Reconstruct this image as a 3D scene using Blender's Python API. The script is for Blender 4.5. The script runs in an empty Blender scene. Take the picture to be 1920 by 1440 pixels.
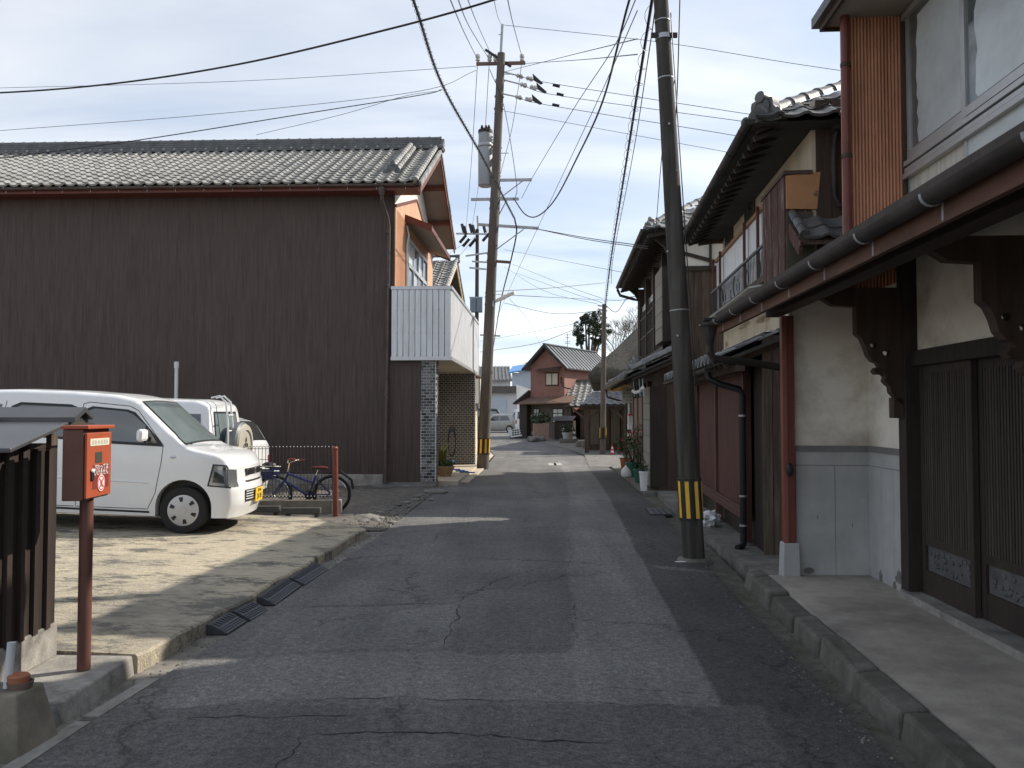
import bpy, bmesh, math, random
from mathutils import Vector, Matrix, noise as mnoise
random.seed(7)
R = math.radians
SC = bpy.context.scene
COL = SC.collection

# ------------------------------------------------------------------ camera
EYE = Vector((0.0, 0.0, 1.54))
FPX = 1555.0
PITCH = R(2.0)
cam = bpy.data.cameras.new('camera'); camo = bpy.data.objects.new('camera', cam); COL.objects.link(camo)
cam.sensor_width = 36.0; cam.lens = FPX / 1920.0 * 36.0
cam.clip_start = 0.05; cam.clip_end = 3000.0
camo.location = EYE; camo.rotation_euler = (R(90) + PITCH, 0, 0)
SC.camera = camo

# ------------------------------------------------------------------ sky and sun
SUN_AZ, SUN_EL = 63.0, 36.5           # azimuth from +Y towards +X
w = bpy.data.worlds.new('World'); SC.world = w; w.use_nodes = True
nt = w.node_tree; nt.nodes.clear()
N = nt.nodes.new; L = nt.links.new
out = N('ShaderNodeOutputWorld'); bg = N('ShaderNodeBackground'); bg.inputs['Strength'].default_value = 0.15
sky = N('ShaderNodeTexSky'); sky.sky_type = 'NISHITA'; sky.sun_disc = False
sky.sun_elevation = R(SUN_EL); sky.sun_rotation = R(SUN_AZ)
sky.air_density = 1.0; sky.dust_density = 0.7; sky.ozone_density = 1.3; sky.altitude = 20
tc = N('ShaderNodeTexCoord')
sep = N('ShaderNodeSeparateXYZ'); L(tc.outputs['Generated'], sep.inputs[0])
# project the view direction on a flat cloud layer so that clouds flatten towards the horizon
zc = N('ShaderNodeMath'); zc.operation = 'MAXIMUM'; L(sep.outputs['Z'], zc.inputs[0]); zc.inputs[1].default_value = 0.0
za = N('ShaderNodeMath'); za.operation = 'ADD'; L(zc.outputs[0], za.inputs[0]); za.inputs[1].default_value = 0.12
dx = N('ShaderNodeMath'); dx.operation = 'DIVIDE'; L(sep.outputs['X'], dx.inputs[0]); L(za.outputs[0], dx.inputs[1])
dy = N('ShaderNodeMath'); dy.operation = 'DIVIDE'; L(sep.outputs['Y'], dy.inputs[0]); L(za.outputs[0], dy.inputs[1])
cmb = N('ShaderNodeCombineXYZ'); L(dx.outputs[0], cmb.inputs[0]); L(dy.outputs[0], cmb.inputs[1])
mp = N('ShaderNodeMapping'); mp.inputs['Rotation'].default_value = (0, 0, R(28)); mp.inputs['Scale'].default_value = (0.42, 1.25, 1)
mp.inputs['Location'].default_value = (0.35, 0.6, 0)
L(cmb.outputs[0], mp.inputs['Vector'])
n1 = N('ShaderNodeTexNoise'); n1.inputs['Scale'].default_value = 1.15; n1.inputs['Detail'].default_value = 7
n1.inputs['Roughness'].default_value = 0.52; n1.inputs['Distortion'].default_value = 0.6
L(mp.outputs[0], n1.inputs['Vector'])
# thin veil of cirrus over the sky: bluish where it is thin, white where it is thick
cr = N('ShaderNodeValToRGB'); e_ = cr.color_ramp.elements
e_[0].position = 0.36; e_[0].color = (1.14, 1.30, 1.58, 1)
e_[1].position = 0.66; e_[1].color = (2.24, 2.22, 2.18, 1)
m_ = e_.new(0.50); m_.color = (1.62, 1.68, 1.78, 1)
L(n1.outputs['Fac'], cr.inputs[0])
bw = N('ShaderNodeRGBToBW'); L(sky.outputs[0], bw.inputs[0])
bm_ = N('ShaderNodeMath'); bm_.operation = 'MULTIPLY_ADD'; L(bw.outputs[0], bm_.inputs[0]); bm_.inputs[1].default_value = 0.05; bm_.inputs[2].default_value = 0.92
sc0 = N('ShaderNodeVectorMath'); sc0.operation = 'SCALE'; L(cr.outputs[0], sc0.inputs[0]); L(bm_.outputs[0], sc0.inputs['Scale'])
mx = N('ShaderNodeMix'); mx.data_type = 'RGBA'; mx.inputs[0].default_value = 0.84
L(sky.outputs[0], mx.inputs[6]); L(sc0.outputs[0], mx.inputs[7])
L(mx.outputs[2], bg.inputs['Color']); L(bg.outputs[0], out.inputs[0])

sd = bpy.data.lights.new('sun', 'SUN'); sd.energy = 2.2; sd.angle = R(0.6); sd.color = (1.0, 0.93, 0.82)
so = bpy.data.objects.new('sun', sd); COL.objects.link(so)
SUNV = Vector((math.cos(R(SUN_EL)) * math.sin(R(SUN_AZ)), math.cos(R(SUN_EL)) * math.cos(R(SUN_AZ)), math.sin(R(SUN_EL))))
so.rotation_euler = SUNV.to_track_quat('Z', 'Y').to_euler()
so.location = SUNV * 60

vs = SC.view_settings; vs.view_transform = 'Standard'; vs.look = 'None'; vs.gamma = 1.0; vs.exposure = 1.44
vs.use_curve_mapping = False

# ------------------------------------------------------------------ helpers
def at(px, py, Y):
    """point of the place seen in photo pixel (px,py) at depth Y"""
    a = (px - 960.0) / FPX; b = (720.0 - py) / FPX
    d = Vector((a, math.cos(PITCH) - b * math.sin(PITCH), math.sin(PITCH) + b * math.cos(PITCH)))
    return EYE + d * (Y / d.y)
def atz(px, py, z=0.0):
    a = (px - 960.0) / FPX; b = (720.0 - py) / FPX
    d = Vector((a, math.cos(PITCH) - b * math.sin(PITCH), math.sin(PITCH) + b * math.cos(PITCH)))
    return EYE + d * ((z - EYE.z) / d.z)

def tag(o, label=None, cat=None, group=None, kind=None):
    if label: o['label'] = label
    if cat: o['category'] = cat
    if group: o['group'] = group
    if kind: o['kind'] = kind
    return o
def thing(name, label, cat, loc=(0, 0, 0), rz=0.0, group=None):
    o = bpy.data.objects.new(name, None); COL.objects.link(o)
    o.empty_display_size = 0.2
    o.location = loc; o.rotation_euler = (0, 0, rz)
    return tag(o, label, cat, group)
def rootmat(o):
    return Matrix.Translation(o.location) @ o.rotation_euler.to_matrix().to_4x4()

class MB:
    def __init__(s): s.v = []; s.f = []
    def add(s, vs, fs):
        b = len(s.v); s.v += [Vector(p) for p in vs]; s.f += [tuple(i + b for i in f) for f in fs]; return s
    def box(s, x0, x1, y0, y1, z0, z1):
        vs = [(x, y, z) for z in (z0, z1) for y in (y0, y1) for x in (x0, x1)]
        return s.add(vs, [(0, 2, 3, 1), (4, 5, 7, 6), (0, 1, 5, 4), (2, 6, 7, 3), (0, 4, 6, 2), (1, 3, 7, 5)])
    def hexa(s, b, t):
        return s.add(list(b) + list(t), [(3, 2, 1, 0), (4, 5, 6, 7), (0, 1, 5, 4), (1, 2, 6, 5), (2, 3, 7, 6), (3, 0, 4, 7)])
    def bar(s, p, q, w, h, up=(0, 0, 1)):
        p = Vector(p); q = Vector(q); d = (q - p).normalized(); up = Vector(up)
        sx = d.cross(up)
        if sx.length < 1e-4: sx = d.cross(Vector((1, 0, 0)))
        sx.normalize(); sz = sx.cross(d)
        c = [(-1, -1), (1, -1), (1, 1), (-1, 1)]
        return s.hexa([p + sx * (a * w / 2) + sz * (b * h / 2) for a, b in c], [q + sx * (a * w / 2) + sz * (b * h / 2) for a, b in c])
    def tube(s, pts, r, n=8, caps=True):
        pts = [Vector(p) for p in pts]; m = len(pts)
        rs = r if isinstance(r, (list, tuple)) else [r] * m
        b = len(s.v); prev = None
        for i, p in enumerate(pts):
            d = (pts[min(i + 1, m - 1)] - pts[max(i - 1, 0)]).normalized()
            if prev is None:
                a = d.cross(Vector((0, 0, 1)))
                if a.length < 1e-3: a = d.cross(Vector((1, 0, 0)))
            else:
                a = prev - d * prev.dot(d)
            a.normalize(); prev = a; c = d.cross(a)
            for k in range(n):
                t = 2 * math.pi * k / n
                s.v.append(p + (a * math.cos(t) + c * math.sin(t)) * rs[i])
        for i in range(m - 1):
            for k in range(n):
                k2 = (k + 1) % n
                s.f.append((b + i * n + k, b + i * n + k2, b + (i + 1) * n + k2, b + (i + 1) * n + k))
        if caps:
            s.f.append(tuple(b + k for k in reversed(range(n)))); s.f.append(tuple(b + (m - 1) * n + k for k in range(n)))
        return s
    def trough(s, p, q, r, n=8, t=0.006):
        """half-round gutter from p to q, open on top"""
        p = Vector(p); q = Vector(q); d = (q - p).normalized(); sx = d.cross(Vector((0, 0, 1))).normalized(); b = len(s.v)
        for e in (p, q):
            for rr in (r, r - t):
                for k in range(n + 1):
                    a = math.pi + math.pi * k / n
                    s.v.append(e + sx * (rr * math.cos(a)) + Vector((0, 0, rr * math.sin(a))))
        m = n + 1
        for k in range(n):
            s.f.append((b + k, b + k + 1, b + 2 * m + k + 1, b + 2 * m + k))
            s.f.append((b + m + k + 1, b + m + k, b + 3 * m + k, b + 3 * m + k + 1))
        for e in (0, 2 * m):
            s.f.append(tuple(b + e + k for k in range(m)))
        for k in (0, n):
            s.f.append((b + k, b + m + k, b + 3 * m + k, b + 2 * m + k))
        return s
    def prism(s, poly, o, ux, uy, dv):
        o = Vector(o); ux = Vector(ux); uy = Vector(uy); dv = Vector(dv); n = len(poly); b = len(s.v)
        A = [o + ux * p[0] + uy * p[1] for p in poly]
        s.v += A + [p + dv for p in A]
        s.f.append(tuple(b + i for i in range(n))); s.f.append(tuple(b + n + i for i in reversed(range(n))))
        for i in range(n):
            j = (i + 1) % n; s.f.append((b + i, b + n + i, b + n + j, b + j))
        return s
    def lathe(s, prof, c=(0, 0, 0), n=20, ax=(0, 0, 1), closed=False):
        """prof: list of (radius, height along ax)"""
        ax = Vector(ax).normalized(); c = Vector(c)
        a = ax.cross(Vector((0, 0, 1)))
        if a.length < 1e-3: a = Vector((1, 0, 0))
        a.normalize(); e = ax.cross(a); b = len(s.v); m = len(prof)
        for r, h in prof:
            for k in range(n):
                t = 2 * math.pi * k / n
                s.v.append(c + ax * h + (a * math.cos(t) + e * math.sin(t)) * r)
        for i in range(m - 1):
            for k in range(n):
                k2 = (k + 1) % n
                s.f.append((b + i * n + k, b + i * n + k2, b + (i + 1) * n + k2, b + (i + 1) * n + k))
        if not closed:
            s.f.append(tuple(b + k for k in reversed(range(n)))); s.f.append(tuple(b + (m - 1) * n + k for k in range(n)))
        return s
    def sphere(s, c, rx, ry, rz, n=10, m=7):
        c = Vector(c); b = len(s.v)
        for i in range(m + 1):
            t = math.pi * i / m
            for k in range(n):
                a = 2 * math.pi * k / n
                s.v.append(c + Vector((rx * math.sin(t) * math.cos(a), ry * math.sin(t) * math.sin(a), rz * math.cos(t))))
        for i in range(m):
            for k in range(n):
                k2 = (k + 1) % n
                s.f.append((b + i * n + k, b + (i + 1) * n + k, b + (i + 1) * n + k2, b + i * n + k2))
        return s
    def xf(s, mat):
        s.v = [mat @ p for p in s.v]; return s
    def mesh(s, name, mat=None, smooth=False, ang=35):
        me = bpy.data.meshes.new(name); me.from_pydata([tuple(p) for p in s.v], [], s.f); me.validate(); me.update()
        if mat: me.materials.append(mat)
        if smooth:
            me.polygons.foreach_set('use_smooth', [True] * len(me.polygons))
            try: me.set_sharp_from_angle(angle=R(ang))
            except Exception: pass
        return me
    def build(s, name, mat, parent=None, smooth=False, bevel=0.0, world=False, ang=35):
        if world and parent is not None:
            s.xf(rootmat(parent).inverted())
        bm = None
        me = s.mesh(name, mat, smooth, ang)
        o = bpy.data.objects.new(name, me); COL.objects.link(o)
        if parent is not None: o.parent = parent
        if bevel:
            m = o.modifiers.new('bevel', 'BEVEL'); m.width = bevel; m.segments = 2; m.limit_method = 'ANGLE'; m.angle_limit = R(40)
        return o
def recalc(o):
    bm = bmesh.new(); bm.from_mesh(o.data); bmesh.ops.recalc_face_normals(bm, faces=bm.faces[:]); bm.to_mesh(o.data); bm.free(); return o
def inst(name, me, parent, mat4):
    o = bpy.data.objects.new(name, me); COL.objects.link(o)
    if parent is not None: o.parent = parent
    o.matrix_local = mat4
    return o
def frame(o, ux, uy, uz):
    m = Matrix((ux, uy, uz)).transposed().to_4x4(); m.translation = Vector(o); return m

# ------------------------------------------------------------------ materials
MATS = {}
def mat(name, col, rough=0.75, var=0.18, scale=4.0, bump=0.15, bscale=60.0, metal=0.0, stretch=(1, 1, 1), rnd=0.0,
        stain=None, samt=0.0, sscale=0.8, spec=0.4, sstretch=(1, 1, 1), col2=None, c2scale=0.6, c2pos=0.55, c2w=0.06, c2rough=0.65, coat=0.0, trans=0.0, ior=1.45, bdist=0.01, pits=0.0):
    if name in MATS: return MATS[name]
    m = bpy.data.materials.new(name); m.use_nodes = True; MATS[name] = m
    t = m.node_tree; n = t.nodes; p = n['Principled BSDF']; lk = t.links.new
    co = n.new('ShaderNodeTexCoord'); mp = n.new('ShaderNodeMapping'); mp.inputs['Scale'].default_value = stretch
    oi = n.new('ShaderNodeObjectInfo')
    lk(co.outputs['Object'], mp.inputs['Vector'])
    if rnd:
        of = n.new('ShaderNodeVectorMath'); of.operation = 'SCALE'; of.inputs[0].default_value = (31, 17, 23); lk(oi.outputs['Random'], of.inputs['Scale']); lk(of.outputs[0], mp.inputs['Location'])
    a = n.new('ShaderNodeTexNoise'); a.inputs['Scale'].default_value = scale; a.inputs['Detail'].default_value = 8; a.inputs['Roughness'].default_value = 0.6
    lk(mp.outputs[0], a.inputs['Vector'])
    cr = n.new('ShaderNodeValToRGB'); e = cr.color_ramp.elements
    e[0].position = 0.28; e[1].position = 0.72
    e[0].color = tuple(c * (1 - var) for c in col) + (1,); e[1].color = tuple(min(1, c * (1 + var)) for c in col) + (1,)
    lk(a.outputs['Fac'], cr.inputs[0]); cur = cr.outputs[0]
    def mixin(cur, fac_sock, c):
        x = n.new('ShaderNodeMix'); x.data_type = 'RGBA'; lk(fac_sock, x.inputs[0]); lk(cur, x.inputs[6]); x.inputs[7].default_value = tuple(c) + (1,); return x.outputs[2]
    if col2:
        b = n.new('ShaderNodeTexNoise'); b.inputs['Scale'].default_value = c2scale; b.inputs['Detail'].default_value = 9; b.inputs['Roughness'].default_value = c2rough
        lk(mp.outputs[0], b.inputs['Vector']); r2 = n.new('ShaderNodeValToRGB'); r2.color_ramp.elements[0].position = c2pos - c2w; r2.color_ramp.elements[1].position = c2pos + c2w
        lk(b.outputs['Fac'], r2.inputs[0]); cur = mixin(cur, r2.outputs[0], col2)
    if stain:
        mp2 = n.new('ShaderNodeMapping'); mp2.inputs['Scale'].default_value = sstretch; lk(co.outputs['Object'], mp2.inputs['Vector'])
        if rnd: lk(of.outputs[0], mp2.inputs['Location'])
        b = n.new('ShaderNodeTexNoise'); b.inputs['Scale'].default_value = sscale; b.inputs['Detail'].default_value = 6; b.inputs['Roughness'].default_value = 0.62
        lk(mp2.outputs[0], b.inputs['Vector']); r2 = n.new('ShaderNodeValToRGB'); r2.color_ramp.elements[0].position = 0.45; r2.color_ramp.elements[1].position = 0.72
        r2.color_ramp.elements[1].color = (samt, samt, samt, 1); lk(b.outputs['Fac'], r2.inputs[0]); cur = mixin(cur, r2.outputs[0], stain)
    if rnd:
        h = n.new('ShaderNodeHueSaturation'); mr = n.new('ShaderNodeMapRange'); mr.inputs[3].default_value = 1 - rnd; mr.inputs[4].default_value = 1 + rnd
        lk(oi.outputs['Random'], mr.inputs[0]); lk(mr.outputs[0], h.inputs['Value']); lk(cur, h.inputs['Color']); cur = h.outputs[0]
    lk(cur, p.inputs['Base Color'])
    p.inputs['Roughness'].default_value = rough; p.inputs['Metallic'].default_value = metal; p.inputs['Specular IOR Level'].default_value = spec
    if coat: p.inputs['Coat Weight'].default_value = coat; p.inputs['Coat Roughness'].default_value = 0.05
    if trans: p.inputs['Transmission Weight'].default_value = trans; p.inputs['IOR'].default_value = ior
    if bump:
        b = n.new('ShaderNodeTexNoise'); b.inputs['Scale'].default_value = bscale; b.inputs['Detail'].default_value = 5; b.inputs['Roughness'].default_value = 0.65
        lk(mp.outputs[0], b.inputs['Vector']); bp = n.new('ShaderNodeBump'); bp.inputs['Strength'].default_value = bump; bp.inputs['Distance'].default_value = bdist
        lk(b.outputs['Fac'], bp.inputs['Height']); lk(bp.outputs[0], p.inputs['Normal'])
    return m

def asphalt(name, base, light=1.0, cracks=0.5, tone=False):
    m = bpy.data.materials.new(name); m.use_nodes = True
    t = m.node_tree; n = t.nodes; p = n['Principled BSDF']; lk = t.links.new
    co = n.new('ShaderNodeTexCoord')
    def nz(scale, det, rough=0.6, v=None):
        a = n.new('ShaderNodeTexNoise'); a.inputs['Scale'].default_value = scale; a.inputs['Detail'].default_value = det; a.inputs['Roughness'].default_value = rough
        lk(v or co.outputs['Object'], a.inputs['Vector']); return a
    def ramp(src, p0, p1, c0, c1):
        r = n.new('ShaderNodeValToRGB'); r.color_ramp.elements[0].position = p0; r.color_ramp.elements[1].position = p1
        r.color_ramp.elements[0].color = tuple(c0) + (1,); r.color_ramp.elements[1].color = tuple(c1) + (1,); lk(src, r.inputs[0]); return r.outputs[0]
    def mul(a, b, f=1.0):
        x = n.new('ShaderNodeMix'); x.data_type = 'RGBA'; x.blend_type = 'MULTIPLY'; x.inputs[0].default_value = f; lk(a, x.inputs[6]); lk(b, x.inputs[7]); return x.outputs[2]
    fine = nz(95, 4, 0.75); mid = nz(22, 6, 0.7); big = nz(0.55, 7, 0.6)
    sp = n.new('ShaderNodeMapping'); sp.inputs['Scale'].default_value = (2.2, 0.16, 1); lk(co.outputs['Object'], sp.inputs['Vector'])
    streak = nz(1.1, 5, 0.55, sp.outputs[0])
    b0 = tuple(c * 0.36 for c in base); b1 = tuple(c * 1.78 for c in base)
    cur = ramp(fine.outputs['Fac'], 0.3, 0.72, b0, b1)
    cur = mul(cur, ramp(mid.outputs['Fac'], 0.3, 0.7, (0.58, 0.58, 0.59), (1.34, 1.33, 1.31)))
    cur = mul(cur, ramp(big.outputs['Fac'], 0.3, 0.7, (0.72, 0.72, 0.74), (1.26, 1.25, 1.22)))
    cur = mul(cur, ramp(streak.outputs['Fac'], 0.35, 0.68, (0.86, 0.86, 0.87), (1.16, 1.15, 1.13)))
    if tone:
        at_ = n.new('ShaderNodeAttribute'); at_.attribute_name = 'tone'; cur = mul(cur, at_.outputs['Color'])
    # cracks
    wv = nz(1.8, 5, 0.7); dm = n.new('ShaderNodeVectorMath'); dm.operation = 'MULTIPLY_ADD'; lk(wv.outputs['Color'], dm.inputs[0]); dm.inputs[1].default_value = (0.9, 0.9, 0); lk(co.outputs['Object'], dm.inputs[2])
    vo = n.new('ShaderNodeTexVoronoi'); vo.feature = 'DISTANCE_TO_EDGE'; vo.inputs['Scale'].default_value = 0.42; lk(dm.outputs[0], vo.inputs['Vector'])
    ck = ramp(vo.outputs['Distance'], 0.0, 0.010, (1 - cracks,) * 3, (1, 1, 1))
    brk = nz(0.9, 3); bk = ramp(brk.outputs['Fac'], 0.42, 0.56, (0, 0, 0), (1, 1, 1))
    x = n.new('ShaderNodeMix'); x.data_type = 'RGBA'; lk(bk, x.inputs[0]); x.inputs[6].default_value = (1, 1, 1, 1); lk(ck, x.inputs[7])
    cur = mul(cur, x.outputs[2])
    # pale stone chips
    v2 = n.new('ShaderNodeTexVoronoi'); v2.inputs['Scale'].default_value = 30; v2.inputs['Randomness'].default_value = 1; lk(co.outputs['Object'], v2.inputs['Vector'])
    chip = ramp(v2.outputs['Distance'], 0.12, 0.17, (1, 1, 1), (0, 0, 0))
    sel = n.new('ShaderNodeSeparateColor'); lk(v2.outputs['Color'], sel.inputs[0])
    s2 = ramp(sel.outputs[0], 0.90, 0.94, (0, 0, 0), (1, 1, 1)); cm = mul(chip, s2)
    x2 = n.new('ShaderNodeMix'); x2.data_type = 'RGBA'; lk(cm, x2.inputs[0]); lk(cur, x2.inputs[6]); x2.inputs[7].default_value = (0.30, 0.29, 0.27, 1)
    lk(x2.outputs[2], p.inputs['Base Color']); p.inputs['Roughness'].default_value = 0.86; p.inputs['Specular IOR Level'].default_value = 0.35
    ad = n.new('ShaderNodeMath'); ad.operation = 'ADD'; lk(fine.outputs['Fac'], ad.inputs[0]); lk(mid.outputs['Fac'], ad.inputs[1])
    bp = n.new('ShaderNodeBump'); bp.inputs['Strength'].default_value = 0.75; bp.inputs['Distance'].default_value = 0.012; lk(ad.outputs[0], bp.inputs['Height']); lk(bp.outputs[0], p.inputs['Normal'])
    return m

M_ROAD = asphalt('asphalt_old', (0.145, 0.142, 0.139), cracks=0.72)
M_ROADT = asphalt('asphalt_patched', (0.208, 0.204, 0.198), cracks=0.55, tone=True)
M_PATCH = asphalt('asphalt_smooth', (0.225, 0.221, 0.217), cracks=0.3)
M_TRENCH = asphalt('asphalt_dark', (0.080, 0.0785, 0.077), cracks=0.15)
M_COARSE = asphalt('asphalt_coarse', (0.118, 0.115, 0.112), cracks=0.8)
M_LOT = mat('lot_concrete', (0.45, 0.39, 0.285), 0.92, 0.25, 14, 0.9, 45, col2=(0.14, 0.128, 0.108), c2scale=2.4, c2pos=0.535, c2w=0.03, c2rough=0.82, stretch=(0.7, 1.3, 1), stain=(0.20, 0.185, 0.16), samt=0.75, sscale=0.6, bdist=0.02)
M_CONC = mat('concrete', (0.33, 0.31, 0.28), 0.9, 0.25, 9, 0.5, 70, stain=(0.12, 0.11, 0.095), samt=0.8, sscale=2.6, col2=(0.20, 0.19, 0.17), c2scale=3.5, c2pos=0.57, c2rough=0.8, c2w=0.05)
M_CONCD = mat('concrete_dark', (0.19, 0.18, 0.165), 0.92, 0.3, 7, 0.5, 60, stain=(0.06, 0.065, 0.05), samt=0.8, sscale=2.5)
M_MOSS = mat('mossy_concrete', (0.13, 0.12, 0.10), 0.95, 0.35, 9, 0.6, 50, stain=(0.05, 0.065, 0.025), samt=0.8, sscale=2.2)
M_WALK = mat('walk_concrete', (0.41, 0.37, 0.32), 0.9, 0.22, 5, 0.35, 80, stain=(0.12, 0.11, 0.10), samt=0.7, sscale=1.3)
M_SLAB = mat('porch_concrete', (0.48, 0.42, 0.33), 0.9, 0.15, 6, 0.2, 80, stain=(0.25, 0.21, 0.16), samt=0.6)
M_GRAVEL = mat('yard_gravel', (0.17, 0.15, 0.125), 0.95, 0.45, 30, 1.0, 45, col2=(0.28, 0.255, 0.22), c2scale=7, c2pos=0.60, stain=(0.07, 0.06, 0.05), samt=0.7, sscale=0.9, bdist=0.03)
M_EARTH = mat('earth', (0.16, 0.14, 0.11), 0.95, 0.3, 3, 0.6, 30)
M_STONE = mat('stone', (0.16, 0.155, 0.14), 0.85, 0.3, 9, 0.5, 40, rnd=0.3)
M_KERB = mat('kerb_stone', (0.125, 0.116, 0.10), 0.92, 0.35, 8, 0.8, 40, rnd=0.2, stain=(0.06, 0.065, 0.045), samt=0.7, sscale=3)
M_BROWN = mat('brown_siding', (0.060, 0.039, 0.034), 0.62, 0.28, 3, 0.12, 40, stretch=(3, 3, 0.25), stain=(0.125, 0.088, 0.074), samt=0.7, sscale=7, sstretch=(8, 8, 0.22))
M_REDTRIM = mat('red_trim', (0.15, 0.040, 0.026), 0.5, 0.2, 6, 0.1, 60, stain=(0.07, 0.03, 0.022), samt=0.6, sscale=3)
M_PIPEBR = mat('brown_pipe', (0.085, 0.058, 0.05), 0.5, 0.25, 6, 0.1, 50, stain=(0.16, 0.12, 0.10), samt=0.4, sscale=3)
M_GUTD = mat('dark_gutter', (0.024, 0.019, 0.017), 0.6, 0.3, 5, 0.1, 60, stain=(0.09, 0.075, 0.065), samt=0.5, sscale=3)
M_ORANGE = mat('orange_siding', (0.66, 0.375, 0.225), 0.55, 0.08, 4, 0.05, 60, stain=(0.38, 0.16, 0.08), samt=0.5, sscale=2.5, sstretch=(3, 3, 0.4))
M_ORANGE2 = mat('rust_corrugated', (0.56, 0.275, 0.165), 0.5, 0.14, 4, 0.08, 60, stain=(0.19, 0.07, 0.04), samt=0.6, sscale=2, sstretch=(4, 4, 0.4))
M_PANELW = mat('white_panel', (0.70, 0.71, 0.73), 0.45, 0.05, 4, 0.04, 40, stain=(0.42, 0.42, 0.40), samt=0.5, sscale=3, sstretch=(4, 4, 0.4), rnd=0.05)
M_ALU = mat('aluminium', (0.52, 0.52, 0.52), 0.38, 0.08, 8, 0.03, 60, metal=0.6)
M_GALV = mat('galvanised', (0.42, 0.43, 0.44), 0.5, 0.15, 12, 0.05, 60, metal=0.4)
M_CREAM = mat('cream_plaster', (0.60, 0.52, 0.40), 0.9, 0.1, 4, 0.15, 120, stain=(0.36, 0.28, 0.18), samt=0.75, sscale=1.6, sstretch=(1.5, 1.5, 0.6))
M_CREAM2 = mat('entrance_plaster', (0.84, 0.775, 0.69), 0.9, 0.08, 3, 0.12, 140, stain=(0.36, 0.30, 0.23), samt=0.8, sscale=1.7, sstretch=(1, 1, 1.2))
M_GREYPL = mat('grey_plaster', (0.41, 0.405, 0.395), 0.85, 0.10, 5, 0.15, 140, stain=(0.55, 0.54, 0.52), samt=0.5, sscale=2.6, sstretch=(1, 1, 0.7), col2=(0.30, 0.29, 0.275), c2scale=1.1, c2pos=0.69)
M_WHITEPL = mat('white_plaster', (0.72, 0.70, 0.65), 0.85, 0.08, 4, 0.1, 90, stain=(0.45, 0.42, 0.36), samt=0.5, sscale=1.5)
M_WOODD = mat('dark_wood', (0.062, 0.040, 0.030), 0.7, 0.35, 4, 0.35, 30, stretch=(4, 4, 0.5), stain=(0.085, 0.06, 0.045), samt=0.5, sscale=3, sstretch=(5, 5, 0.5), rnd=0.15)
M_WOODB = mat('blackened_wood', (0.035, 0.025, 0.020), 0.65, 0.35, 4, 0.3, 30, stretch=(4, 4, 0.6), rnd=0.2)
M_WOODW = mat('weathered_boards', (0.080, 0.056, 0.042), 0.85, 0.4, 5, 0.6, 20, stretch=(7, 7, 0.4), stain=(0.17, 0.145, 0.12), samt=0.55, sscale=4, sstretch=(8, 8, 0.5), rnd=0.28)
M_WOODR = mat('redbrown_wood', (0.105, 0.042, 0.033), 0.62, 0.3, 5, 0.25, 30, stretch=(6, 6, 0.4), stain=(0.045, 0.024, 0.02), samt=0.7, sscale=3, sstretch=(5, 5, 0.5), rnd=0.15)
M_PEEL = mat('peeling_wood', (0.085, 0.038, 0.028), 0.8, 0.35, 5, 0.5, 25, stretch=(8, 8, 0.35), col2=(0.50, 0.45, 0.40), c2scale=6.0, c2pos=0.60, c2w=0.03, c2rough=0.7, rnd=0.15)
M_POST = mat('red_post', (0.16, 0.046, 0.034), 0.5, 0.2, 5, 0.15, 40, stretch=(5, 5, 0.6), stain=(0.08, 0.03, 0.024), samt=0.6, sscale=3)
M_TILE = mat('silver_tile', (0.29, 0.285, 0.268), 0.5, 0.22, 6, 0.2, 60, rnd=0.22, stain=(0.11, 0.105, 0.09), samt=0.6, sscale=5, spec=0.5)
M_TILED = mat('dark_tile', (0.115, 0.115, 0.115), 0.5, 0.35, 6, 0.3, 60, rnd=0.25, stain=(0.05, 0.05, 0.045), samt=0.6, sscale=5, spec=0.5)
M_TILEG = mat('grey_tile', (0.20, 0.20, 0.20), 0.5, 0.3, 6, 0.3, 60, rnd=0.22, stain=(0.08, 0.08, 0.07), samt=0.7, sscale=4, spec=0.5)
M_SHEET = mat('roof_underlay', (0.06, 0.058, 0.055), 0.9, 0.2)
M_SOFFIT = mat('soffit_boards', (0.30, 0.275, 0.235), 0.85, 0.1, 4, 0.1, 50)
M_POLE = mat('pole_concrete', (0.115, 0.096, 0.082), 0.85, 0.25, 5, 0.3, 70, stretch=(2, 2, 0.35), stain=(0.22, 0.20, 0.175), samt=0.45, sscale=3, sstretch=(3, 3, 0.3), rnd=0.1)
M_POLEG = mat('grey_pole', (0.046, 0.040, 0.034), 0.85, 0.3, 5, 0.35, 70, stretch=(2, 2, 0.3), stain=(0.17, 0.16, 0.145), samt=0.45, sscale=2.5, sstretch=(4, 4, 0.35))
M_BLACK = mat('black_plastic', (0.018, 0.018, 0.019), 0.45, 0.2, 6, 0.05)
M_CABLE = mat('cable_black', (0.016, 0.017, 0.020), 0.5, 0.1, 6, 0)
M_YELLOW = mat('yellow_reflector', (0.85, 0.48, 0.03), 0.35, 0.12, 8, 0.05, stain=(0.40, 0.22, 0.03), samt=0.4, sscale=5)
M_PAINT = mat('white_car_paint', (0.76, 0.765, 0.765), 0.28, 0.02, 3, 0, coat=0.7)
M_SILVER = mat('silver_car_paint', (0.42, 0.42, 0.41), 0.32, 0.02, 3, 0, metal=0.5, coat=0.6)
M_DARKCAR = mat('dark_car_paint', (0.02, 0.024, 0.03), 0.3, 0.02, 3, 0, coat=0.6)
M_GLASS = mat('car_glass', (0.035, 0.04, 0.04), 0.05, 0.35, 2.2, 0, spec=1.0, coat=1.0)
M_GLASSL = mat('windscreen_glass', (0.19, 0.235, 0.24), 0.05, 0.30, 1.6, 0, spec=1.0, coat=1.0)  # lighter than car_glass: reflected sky is put into the base colour
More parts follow.
